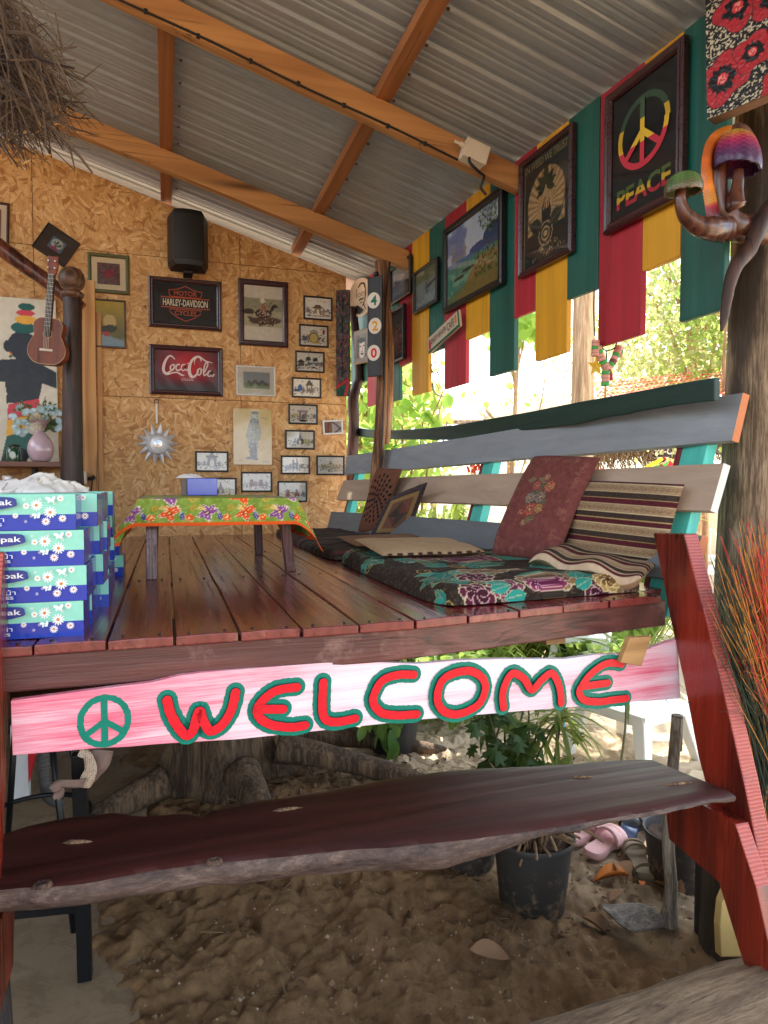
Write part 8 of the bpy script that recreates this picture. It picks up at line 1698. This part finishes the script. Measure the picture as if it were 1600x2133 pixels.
# big log at the bottom right
lg = thing('beach_log', 'big weathered grey-brown log lying in the sand at the bottom right', 'log', tuple(onZ(1400, 2080, .1))); b = rotor([(2.2, 0, 0), (1.7, 0, 0), (1.2, 0, 0), (.7, 0, 0), (.25, 0, 0)], [.2] * 5)
pc_ = [(2.6, .98, .20), (2.0, 1.05, .19), (1.55, 1.12, .22), (1.3, 1.14, .21), (1.0, 1.18, .175), (.7, 1.24, .12), (.35, 1.32, .03)]; rr_ = [.21, .21, .205, .20, .19, .18, .15]; P_ = np.array(spline(pc_, 14)); R_ = np.interp(np.linspace(0, 1, len(P_)), np.linspace(0, 1, 7), rr_); n = 64; A = np.zeros((len(P_), n, 3))
for i in range(len(P_)):
    th = np.arange(n) / n * 2 * math.pi; r = R_[i] * (1 + .35 * fbm(np.cos(th) * 2.2, np.sin(th) * 2.2, P_[i][0] * 1.6, 4, 5) + .22 * fbm(np.cos(th) * 9, np.sin(th) * 9, P_[i][0] * 3.0, 4, 8))
    A[i, :, 0] = P_[i][0]; A[i, :, 1] = P_[i][1] + r * np.cos(th); A[i, :, 2] = P_[i][2] + r * np.sin(th) * .85
b = B(); b.grid(A, closed=True); x = NT('weathered_log_flat'); v = x.coord('Object', (.14, 1, 1)); n_ = x.noise(v, 18, 8, .72, .8); n2_ = x.noise(v, 110, 5, .75); x.col(x.ramp(x.mix(.45, n_, n2_), [(.34, C(58, 46, 38)), (.46, C(120, 98, 76)), (.58, C(158, 134, 106)), (.72, C(196, 172, 138))])); x.rough(.85); x.bump(x.mix(.5, n_, n2_), .9, .014); b.build('log_body', x.m, lg, smooth=True)
# red and gold dried grass bundle
e = thing('dyed_grass_bundle', 'tall bundle of fine dried grass dyed red, orange and dark green at the right edge', 'dried grass', (1.9, 1.5, 0)); rs = random.Random(44); cols3 = [flat('grass_red', C(226, 70, 66), .7, var=.3), flat('grass_gold', C(222, 150, 66), .7, var=.3), flat('grass_dark', C(62, 74, 58), .7, var=.3)]; bb = [B(), B(), B()]
for i in range(1300):
    k = rs.choice([0, 0, 0, 0, 1, 1, 2, 2]); off = {0: 40, 1: 10, 2: -30}[k]; x0_ = rs.gauss(1650, 30); p = onY(x0_ + off * .5, rs.uniform(1650, 1800), 1.46 + rs.uniform(-.06, .1)); tx_ = rs.gauss(1585 + off, 45); ty_ = rs.triangular(1060, 1500, 1230 if k < 2 else 1320); 
    if k == 2: ty_ = max(ty_, 1160)
    q = onY(max(tx_, 1468 + rs.uniform(0, 30) + max(0, (1180 - ty_)) * .4 + max(0, (ty_ - 1300) * .22)), ty_, 1.40 + rs.uniform(-.08, .1)); mid = p * .45 + q * .55 + np.array([.02 + rs.gauss(0, .008), 0, 0]); P_ = spline([p, mid, q], 4); th = rs.uniform(.0009, .0017); bb[k].tube(P_, np.linspace(th, th * .5, len(P_)), 4, cap=False)
    if rs.random() < .5:
        d = np.array([rs.gauss(-.1, .5), rs.gauss(0, .3), rs.gauss(.2, .5)]); d /= np.linalg.norm(d); bb[k].tube([P_[-3], P_[-3] + d * rs.uniform(.02, .06)], th * .5, 4, cap=False)
for nm, q, m in zip(('red_stems', 'gold_stems', 'dark_stems'), bb, cols3): q.build(nm, m, e, kind='stuff')
# white plastic stool/table and chairs
WP = flat('white_resin', C(226, 226, 222), .35, var=.03)
def monobloc(label, x_, y_, rz, stool=False, s_=1.0):
    e = empty_local('plastic_stool' if stool else 'plastic_chair', label, 'stool' if stool else 'chair', (x_, y_, gh(x_, y_) - .005), (0, 0, rz)); H_ = .42 * s_; w_ = .21 * s_
    b = B(); n = 12; A = np.zeros((n, n, 3))
    for j in range(n):
        for i in range(n): u, v = i / (n - 1) * 2 - 1, j / (n - 1) * 2 - 1; A[j, i] = (u * w_ * (1 - .06 * v * v), v * w_ * (1 - .06 * u * u), H_ - .012 * max(0, max(abs(u), abs(v)) - .8) * 5 - .01 * (1 - u * u) * (1 - v * v))
    b.grid(A); o = b.build('seat', WP, e, smooth=True); o.modifiers.new('t', 'SOLIDIFY').thickness = .006
    b = B(); b.box((-w_ * .94, -w_ * .97, H_ - .07), (w_ * .94, -w_ * .945, H_ - .008)); b.box((-w_ * .94, w_ * .945, H_ - .07), (w_ * .94, w_ * .97, H_ - .008)); b.box((-w_ * .97, -w_ * .94, H_ - .07), (-w_ * .945, w_ * .94, H_ - .008)); b.box((w_ * .945, -w_ * .94, H_ - .07), (w_ * .97, w_ * .94, H_ - .008)); b.build('apron', WP, e, bevel=.003)
    for sx in (1, -1):
        for sy in (1, -1):
            b = B(); a, c = w_ * .78, w_ * 1.10; t_, q = .030, .020; b.hexa([(sx * c - q, sy * c - q, 0), (sx * c + q, sy * c - q, 0), (sx * c + q, sy * c + q, 0), (sx * c - q, sy * c + q, 0), (sx * a - t_, sy * a - t_, H_ - .03), (sx * a + t_, sy * a - t_, H_ - .03), (sx * a + t_, sy * a + t_, H_ - .03), (sx * a - t_, sy * a + t_, H_ - .03)]); b.build('leg', WP, e, bevel=.006)
    if not stool:
        P_ = spline([(-w_ * 1.02, w_, H_), (-w_ * 1.04, w_ * 1.2, H_ + .25), (-w_ * .8, w_ * 1.3, H_ + .40), (0, w_ * 1.34, H_ + .44), (w_ * .8, w_ * 1.3, H_ + .40), (w_ * 1.04, w_ * 1.2, H_ + .25), (w_ * 1.02, w_, H_)], 6); b = B(); b.tube(P_, .016, 8); b.build('back_hoop', WP, e, smooth=True)
        for k in range(5): xx = (-.6 + .3 * k) * w_; b = B(); b.tube([(xx, w_ * 1.02, H_ + .02), (xx * 1.05, w_ * 1.30, H_ + .40)], .010, 6); b.build('back_slat', WP, e, smooth=True)
        for s in (1, -1): P_ = spline([(s * w_ * 1.05, w_ * 1.15, H_ + .22), (s * w_ * 1.15, w_ * .3, H_ + .20), (s * w_ * 1.15, -w_ * .7, H_ + .18), (s * w_ * 1.08, -w_ * .95, H_ - .02)], 6); b = B(); b.tube(P_, .014, 8); b.build('armrest', WP, e, smooth=True)
    return e
ps = onZ(1345, 1600, 0); monobloc('white plastic stool standing in the sand behind the cane plant', ps[0] + .04, ps[1] + .16, .30, True, .82).scale = (1.3, 1.3, 1)
# ================================================================== GARDEN BEYOND THE PLATFORM
def at(px, py, D): return dist(px, py, D)
def ground_at(px, D): p = dist(px, 1011, D); return np.array([p[0], p[1], 0.0])
g_ = ground_at(1470, 10.5); monobloc('white plastic armchair far off at the right beside the log post', g_[0], g_[1], 2.2); g_ = ground_at(1215, 7.4); 
g_ = onZ(1262, 1455, 0); monobloc('white plastic chair leg group farther back behind the pink sign', g_[0], g_[1] + .3, .9)
FOL = {'yel': leafmat('leaf_yellow_green', C(140, 162, 66), C(188, 194, 104)), 'mid': leafmat('leaf_mid_green', C(104, 142, 58), C(158, 178, 84)), 'fine': leafmat('leaf_fine', C(150, 158, 104), C(192, 188, 138)), 'heart': leafmat('heart_leaf', C(112, 166, 58), C(172, 200, 88))}
PALE = bark('pale_trunk', C(206, 178, 140), C(150, 116, 84), 7, .85, .4)
rs = random.Random(77)
def tree(label, base, h, tr_r, crown_c, crown_r, n, ls, mat, lean=(0, 0), group='garden trees beyond the platform', limbs=7, seed=1, clumps=26, wleaf=.34, name='garden_tree'):
    r2 = random.Random(seed); e = thing(name, label, 'tree', tuple(base), group); base = np.array(base, float); top = base + np.array([lean[0], lean[1], h]); P_ = spline([base - [0, 0, .1], base + np.array([lean[0] * .3, lean[1] * .3, h * .4]) + [r2.gauss(0, .06), 0, 0], top], 10)
    b = B(); b.tube(P_, np.linspace(tr_r, tr_r * .6, len(P_)), 16, noise=.1, seed=seed); b.build('trunk', PALE, e, smooth=True)
    bl = B(); tips = []
    for k in range(limbs):
        s_ = P_[r2.randint(int(len(P_) * .5), len(P_) - 1)]; d = np.array([r2.gauss(0, 1), r2.gauss(0, 1), r2.uniform(-.1, 1.2)]); t = np.array(crown_c) + d / np.linalg.norm(d) * np.array(crown_r) * r2.uniform(.5, .9); q = spline([s_, (s_ + t) / 2 + [r2.gauss(0, .15), r2.gauss(0, .15), .1], t], 6); bl.tube(q, np.linspace(tr_r * .42, tr_r * .08, len(q)), 7, noise=.1); tips.append(t)
        for m in range(3): j = r2.randint(4, len(q) - 1); t2 = q[j] + np.array([r2.gauss(0, .5), r2.gauss(0, .5), r2.gauss(.1, .4)]) * np.array(crown_r) * .5; qq = spline([q[j], (q[j] + t2) / 2 + [0, 0, .05], t2], 4); bl.tube(qq, np.linspace(tr_r * .12, tr_r * .03, len(qq)), 5); tips.append(t2)
    bl.build('limbs', PALE, e, smooth=True)
    for k in range(clumps): d = np.array([r2.gauss(0, 1), r2.gauss(0, 1), r2.gauss(0, 1)]); d /= np.linalg.norm(d); tips.append(np.array(crown_c) + d * np.array(crown_r) * r2.random() ** .5)
    rg = np.random.default_rng(seed); tips = np.array(tips); idx = rg.integers(0, len(tips), n); cr_ = min(crown_r) * .30; P0 = tips[idx] + rg.normal(0, cr_, (n, 3)) * [1, 1, .6]
    d = rg.normal(0, 1, (n, 3)); d[:, 2] -= .3; d /= np.linalg.norm(d, axis=1)[:, None]; q = np.cross(d, rg.normal(0, 1, (n, 3))); q /= np.linalg.norm(q, axis=1)[:, None]; s_ = ls * rg.uniform(.6, 1.4, (n, 1)); V = np.stack([P0, P0 + d * s_ * .5 + q * s_ * wleaf, P0 + d * s_, P0 + d * s_ * .5 - q * s_ * wleaf], 1).reshape(-1, 3)
    me = bpy.data.meshes.new('crown'); me.vertices.add(len(V)); me.vertices.foreach_set('co', V.astype('f').ravel()); me.loops.add(len(V)); me.loops.foreach_set('vertex_index', np.arange(len(V), dtype='i')); me.polygons.add(n); me.polygons.foreach_set('loop_start', np.arange(0, 4 * n, 4, dtype='i')); me.materials.append(FOL[mat]); me.update(); me.validate()
    tag(place(bpy.data.objects.new('crown', me), e), kind='stuff'); return e
# pale trunk close behind the wall, and its neighbours
tb_ = ground_at(1208, 6.2); tree('tall tree with a pale peeling trunk seen between the painted boards', tb_, 6.5, .125, tb_ + [0, 0, 6.3], (2.6, 2.6, 1.4), 9000, .09, 'fine', (.12, .1), seed=3)
def crownat(px, py, D): return dist(px, py, D)
for k, (px, D, cpy, r, n, ls, mt, lab) in enumerate(((1440, 9.0, 640, (1.35, 1.3, 1.5), 5200, .085, 'fine', 'feathery tree with crooked pale limbs right of the pale trunk'), (1400, 12.0, 740, (1.5, 1.5, 1.3), 4200, .10, 'fine', 'airy yellow-green tree behind the hanging star mobile'), (1540, 8.0, 700, (1.0, 1.2, 1.4), 3800, .08, 'mid', 'leafy tree partly hidden by the log post'), (1120, 15.0, 870, (1.6, 1.2, .5), 900, .10, 'fine', 'thin-leaved tree low against the white sky'), (745, 9.5, 800, (.95, 1.0, 1.7), 6000, .11, 'yel', 'bright yellow-green tree behind the far posts'), (1085, 7.0, 600, (.5, .5, .45), 420, .13, 'heart', 'overhanging branch tree with broad leaves below the green board'), (700, 11.0, 930, (1.5, 1.5, 1.8), 6000, .12, 'yel', 'yellow-green tree past the end of the strand board wall'))):
    gp = ground_at(px, D); cc = crownat(px, cpy, D); h = cc[2] - .2; tree(lab, gp, max(h, 1.2), .10 if k not in (3, 5) else .03, cc, r, n, ls, FOL and mt, (cc[0] - gp[0], cc[1] - gp[1]), seed=20 + k)
# heart-leaved creeper bush by the far posts (individual leaves)
hp = ground_at(850, 6.2); e = thing('heart_leaf_bush', 'tall bush with large round heart-shaped leaves beside the far post', 'bush', tuple(hp)); its = []
b = B()
for k in range(9):
    t_ = at(rs.uniform(780, 960), rs.uniform(780, 880), 6.2 + rs.uniform(-.3, .3)); q = spline([hp + [rs.gauss(0, .1), rs.gauss(0, .1), 0], (hp + t_) / 2 + [rs.gauss(0, .15), 0, .2], t_], 8); b.tube(q, np.linspace(.018, .006, len(q)), 6)
b.build('stems', PALE, e, smooth=True)
hb = B(); hs_ = [(0, 0), (.30, -.12), (.52, .10), (.50, .42), (.28, .72), (0, 1.0)]; vs = [(0, .35, .03)] + [(x_ * .13, y_ * .13, -.05 * x_ * .13) for x_, y_ in hs_] + [(-x_ * .13, y_ * .13, -.05 * x_ * .13) for x_, y_ in hs_[::-1][1:-1]]; vs[0] = (0, .045, .012); hb.add(vs, [(0, i, i + 1) for i in range(1, len(vs) - 1)] + [(0, len(vs) - 1, 1)])
for i in range(280):
    px = rs.triangular(715, 950, 785); py = rs.uniform(760 + max(0, px - 850) * .75, 1010); p = at(px, py, 6.2 + rs.uniform(-.5, .5)); its.append((p, rs.random() * 6.28, rs.uniform(.2, 1.5), rs.uniform(-.5, .5), rs.uniform(.55, 1.15)))
leaves(e, hb, FOL['heart'], 'leaf', its)
# hedge plants seen under the slats
def clump(name, label, px, D, h, w_, n, ls, mt, wl=.12, seed=1, up=.8, group='garden plants behind the bench'):
    gp = ground_at(px, D); e = thing(name, label, 'plant', tuple(gp), group); r2 = random.Random(seed); b = B()
    for i in range(n):
        t = r2.random() * 6.28; a = r2.random() * w_ * .35; p = gp + np.array([a * math.cos(t), a * math.sin(t), r2.uniform(0, h * .75)]); L = ls * r2.uniform(.6, 1.3); o_ = np.array([math.cos(t), math.sin(t), 0]) * L * (1.0 - up * .5) * 1.2; q = [p, p + o_ * .5 + [0, 0, L * up * .7], p + o_ + [0, 0, L * up * r2.uniform(.3, .9)]]; s_ = np.array([-math.sin(t), math.cos(t), 0]) * L * wl * .5; b.add([q[0] - s_ * .4, q[0] + s_ * .4, q[1] + s_, q[1] - s_, q[2]], [(0, 1, 2, 3), (3, 2, 4)])
    b.build('leaves', FOL[mt], e, kind='stuff'); return e, gp
clump('grassy_clump', 'yellow spiky grass clump seen under the top slat near the middle', 910, 5.6, 1.45, .9, 1500, .40, 'yel', .07, 3)
clump('grassy_clump', 'long-leaved clump behind the middle of the bench', 1010, 5.2, 1.25, .9, 1200, .42, 'yel', .06, 4)
clump('grassy_clump', 'green leafy clump behind the tall mauve cushion', 1110, 5.6, 1.3, .9, 1100, .34, 'mid', .12, 5)
clump('grassy_clump', 'fan-leaved palm clump behind the striped cushion', 1310, 6.0, 1.50, 1.0, 1300, .45, 'mid', .07, 6)
clump('grassy_clump', 'low broad-leaved clump near the far end of the bench', 800, 5.4, 1.3, .8, 900, .30, 'heart', .30, 7)
clump('grassy_clump', 'yellow-green clump just behind the thin corner pole', 715, 6.0, 1.6, .8, 1100, .28, 'yel', .25, 8)
clump('low_green_plant', 'low leafy plant glimpsed just below the platform beam', 930, 4.5, .50, 1.2, 900, .16, 'mid', .35, 9); clump('low_green_plant', 'low dark leafy plant below the right end of the beam', 1240, 5.0, .42, .9, 600, .16, 'mid', .35, 10)
# red flower spikes
e = thing('red_flower_spikes', 'orange-red flower spikes standing among the yellow grass', 'flowers', tuple(ground_at(990, 5.0))); RF = flat('red_flower', C(214, 70, 40), .6); b = B()
for (px, py) in ((988, 965), (992, 985), (985, 978), (996, 972), (990, 955), (1378, 985)):
    for k in range(9): p = at(px, py, 5.0) + np.array([rs.gauss(0, .02), rs.gauss(0, .02), rs.gauss(0, .03)]); leafmass(b, p, .05, rs.random() * 6.28, .8, .3)
b.build('petals', RF, e, kind='stuff'); b = B(); b.tube([ground_at(990, 5.0), at(990, 975, 5.0)], .006, 5); b.build('stem', FOL['mid'], e)
# bar hut with thatch eave, orange tiled roof, signs and picket pieces
hut = thing('beach_bar_hut', 'open beach bar with a thatched eave and bright coloured boards beyond the garden', 'hut', tuple(ground_at(1380, 11)))
def hq(px, py, D=11): return at(px, py, D)
THA = bark('thatch', C(176, 150, 116), C(110, 88, 64), 20, .9, .9); b = B(); r2 = random.Random(9)
tl, trr = hq(1120, 968), hq(1560, 930); 
for i in range(1700): u = r2.random(); p = tl + (trr - tl) * u + np.array([0, 0, r2.uniform(.0, .50)]); q = p + np.array([r2.gauss(0, .10), -r2.uniform(0, .15), -r2.uniform(.12, .32)]); b.tube([p, q], .008, 4, cap=False)
b.build('thatch_eave', THA, hut, kind='stuff'); b = B(); b.quadslab([tl + [0, .1, -.0], trr + [0, .1, 0], trr + [.3, 2.5, 1.1], tl + [.3, 2.5, 1.1]], (0, 0, .08)); b.build('thatch_roof', THA, hut)
WPOST = bark('light_pole', C(196, 160, 120), C(140, 100, 68), 15, .8, .5)
for px in (1130, 1240, 1395, 1520): p = ground_at(px, 11.3); b = B(); b.tube([p, p + [0, 0, 2.3]], .06, 8, noise=.1); b.build('post', WPOST, hut, smooth=True)
b = B(); b.box((0, 0, 0), (1, 1, 1)); dk = flat('dark_interior_board', C(84, 64, 54), .8)
A0, A1 = ground_at(1100, 13.4), ground_at(1600, 13.4); b = B(); b.quadslab([A0, A1, A1 + [0, 0, 1.1], A0 + [0, 0, 1.1]], (.0, .1, 0)); b.build('counter_front', flat('pale_counter', C(196, 184, 160), .7), hut)
pc2 = [(206, 50, 70), (226, 220, 206), (190, 44, 60), (222, 120, 90), (226, 196, 60), (60, 150, 80), (206, 60, 80), (226, 160, 150), (90, 60, 60)]
for k in range(22):
    px = 1255 + k * 10.5; D = 10.2; p = at(px, 1011, D); h0 = at(px, 975 + (k * 7) % 13, D)[2]; b = B(); b.box((p[0] - .032, p[1], 1.30), (p[0] + .028, p[1] + .02, h0)); b.build('painted_picket', flat('picket_%d' % (k % 9), C(pc2[k % 9]), .6), hut)
b = B(); p = at(1250, 1005, 10.25); q = at(1500, 1005, 10.25); b.quadslab([p - [0, 0, .1], q - [0, 0, .1], q - [0, 0, .04], p - [0, 0, .04]], (0, .04, 0)); b.build('picket_rail', WPOST, hut)
pb2 = at(1384, 944, 10.9); e = empty_local('drink_sign', 'small dark hanging sign with white script above the coloured pickets', 'sign', tuple(pb2), (0, 0, -YAW - .3)); b = B(); b.box((-.30, 0, -.13), (.30, .03, .13)); b.build('sign_board', flat('dark_sign', C(50, 44, 48), .5), e); a = Art(-.001); a.text('Coca-Cola', -.26, -.02, .26, .10, (236, 232, 228), .02, .3); a.rect(-.2, -.09, .2, -.06, (226, 220, 216)); a.build('lettering', e)
pb2 = at(1385, 965, 10.0); e = empty_local('food_sign', 'small tilted dark arrow sign reading FOOD among the pickets', 'sign', tuple(pb2), (0, -.5, -YAW - .3)); b = B(); b.prism([(-.16, -.05), (.14, -.05), (.20, 0), (.14, .05), (-.16, .05)], 0, .02); b.build('sign_board', flat('dark_sign', C(50, 44, 48)), e); a = Art(-.001); a.text('FOOD', -.10, -.03, .12, .03, (236, 232, 228), .02); a.build('lettering', e)
for k, (pts_, col) in enumerate((([(1345, 985), (1362, 968), (1380, 955)], (232, 210, 60)), ([(1362, 985), (1385, 972), (1402, 958)], (70, 190, 90)), ([(1385, 978), (1405, 962), (1425, 948)], (220, 40, 60)))):
    e = thing('streamer_flag', 'twisted %s cloth streamer fluttering by the bar pickets' % ('yellow', 'green', 'red')[k], 'streamer', tuple(at(*pts_[0], 9.8))); ribbon([at(*p, 9.8) for p in pts_], [.09, .05, .02], flat('streamer_%d' % k, C(col), .7), 'cloth', e, .3)
# orange tiled roof
rf = thing('orange_roof_pavilion', 'open pavilion with an orange tiled roof behind the green rail', 'building', tuple(ground_at(1420, 7.4))); OT = flat('orange_tile', C(206, 104, 70), .7, bump=.3, var=.2); D = 7.2
e0, e1, e2, e3 = at(1190, 880, D), at(1600, 810, D), at(1600, 756, D + 1.1), at(1262, 800, D + 1.1)
nR, nC = 8, 34
for r in range(nR):
    b = B()
    for c_ in range(nC):
        u0, u1, v0, v1 = c_ / nC, (c_ + .995) / nC, r / nR, (r + 1.15) / nR; f = lambda u, v: (e0 * (1 - u) + e1 * u) * (1 - v) + (e3 * (1 - u) + e2 * u) * v
        a_, b__, c2, d2 = f(u0, v0), f(u1, v0), f(u1, min(v1, 1.02)), f(u0, min(v1, 1.02)); z_ = np.array([0, 0, .02]); m1 = (a_ + b__) / 2 + [0, 0, .035]; m2 = (c2 + d2) / 2 + [0, 0, .015]; b.add([a_ + z_, m1, b__ + z_, c2, m2, d2], [(0, 1, 4, 5), (1, 2, 3, 4)])
    b.build('tile_course', OT, rf)
for px in (1216, 1470, 1590): q = ground_at(px, 7.5); b = B(); b.tube([q, q + [0, 0, at(px, 860, 7.5)[2]]], .04, 10); b.build('post', WPOST, rf, smooth=True)
# long low thatched roof and bunting seen over the rail
rb_ = thing('low_thatch_shelter', 'long low shelter roof with coloured flags beyond the heart-leaved bush', 'shelter', tuple(ground_at(1000, 16))); b = B(); p0, p1 = at(890, 884, 16), at(1120, 884, 16); b.quadslab([p0, p1, p1 + [.5, 3, .35], p0 + [.5, 3, .35]], (0, 0, .1)); b.build('roof', THA, rb_)
b = B(); p2, p3 = at(1020, 880, 15.5), at(1110, 850, 15.5); b.quadslab([p2, at(1130, 880, 15.5), p3 + [.3, 2, .1], at(1050, 852, 15.5) + [.3, 2, .1]], (0, 0, .1)); b.build('roof', bark('reddish_thatch', C(200, 160, 140), C(150, 110, 96), 20, .9, .5), rb_)
for px in (900, 985, 1060, 1110): p = ground_at(px, 16.1); b = B(); b.tube([p, p + [0, 0, p0[2]]], .05, 8); b.build('post', WPOST, rb_)
fl = thing('bunting', 'string of red, blue and yellow bunting flags along the low shelter', 'bunting', tuple(at(960, 890, 15))); b = B(); bp = [at(px, 884 + 5 * math.sin((px - 880) * .05) , 15) for px in range(880, 1080, 8)]; b.tube(bp, .008, 4); b.build('cord', flat('black_rubber', C(26, 25, 26)), fl)
for k, px in enumerate(range(884, 1076, 14)): p = at(px, 886, 15); b = B(); b.add([p - [.08, 0, 0], p + [.08, 0, 0], p + [.0, .02, -.20]], [(0, 1, 2)]); b.build('flag', flat('flag_%d' % (k % 4), C([(206, 40, 50), (226, 200, 70), (50, 80, 180), (226, 220, 210)][k % 4]), .7), fl)
cb = thing('overhead_wire', 'thin slack wire crossing the sky between the boards and the low roof', 'wire', tuple(at(914, 820, 8))); b = B(); b.tube(spline([at(900, 800, 5), at(914, 824, 7), at(960, 832, 10), at(1010, 855, 14), at(1055, 870, 16)], 8), .010, 5); b.build('wire', flat('black_rubber', C(26, 25, 26)), cb)
# pale garden wall far behind, closing the horizon
gw = thing('garden_wall', 'pale rendered garden wall behind the trees', 'wall', (14, 30, 0)); WLm = flat('pale_render', C(222, 214, 198), .85, bump=.2)
A0, A1 = ground_at(500, 26), ground_at(1750, 24); b = B(); b.quadslab([A0, A1, A1 + [0, 0, 2.0], A0 + [0, 0, 2.0]], (.1, .2, 0)); b.build('wall_face', WLm, gw)
# distant shade trees to both sides so the place goes on outside the frame
for k, (x_, y_) in enumerate(((-9, 12), (-13, 5), (-9, -6), (4, -11), (12, -4), (15, 6), (18, 14), (2, 17), (-4, 15))):
    tree('broad shade tree standing %s' % ('far behind the strand board wall at left', 'well to the left of the platform', 'behind and left of the steps', 'behind the viewer', 'right of the viewer in the garden', 'right of the log post in the garden', 'far right beyond the orange roof', 'far behind the platform', 'behind the strand board wall')[k], (x_, y_, 0), 3.2, .2, (x_, y_, 4.6), (2.4, 2.4, 1.6), 2600, .28, 'mid', seed=60 + k)
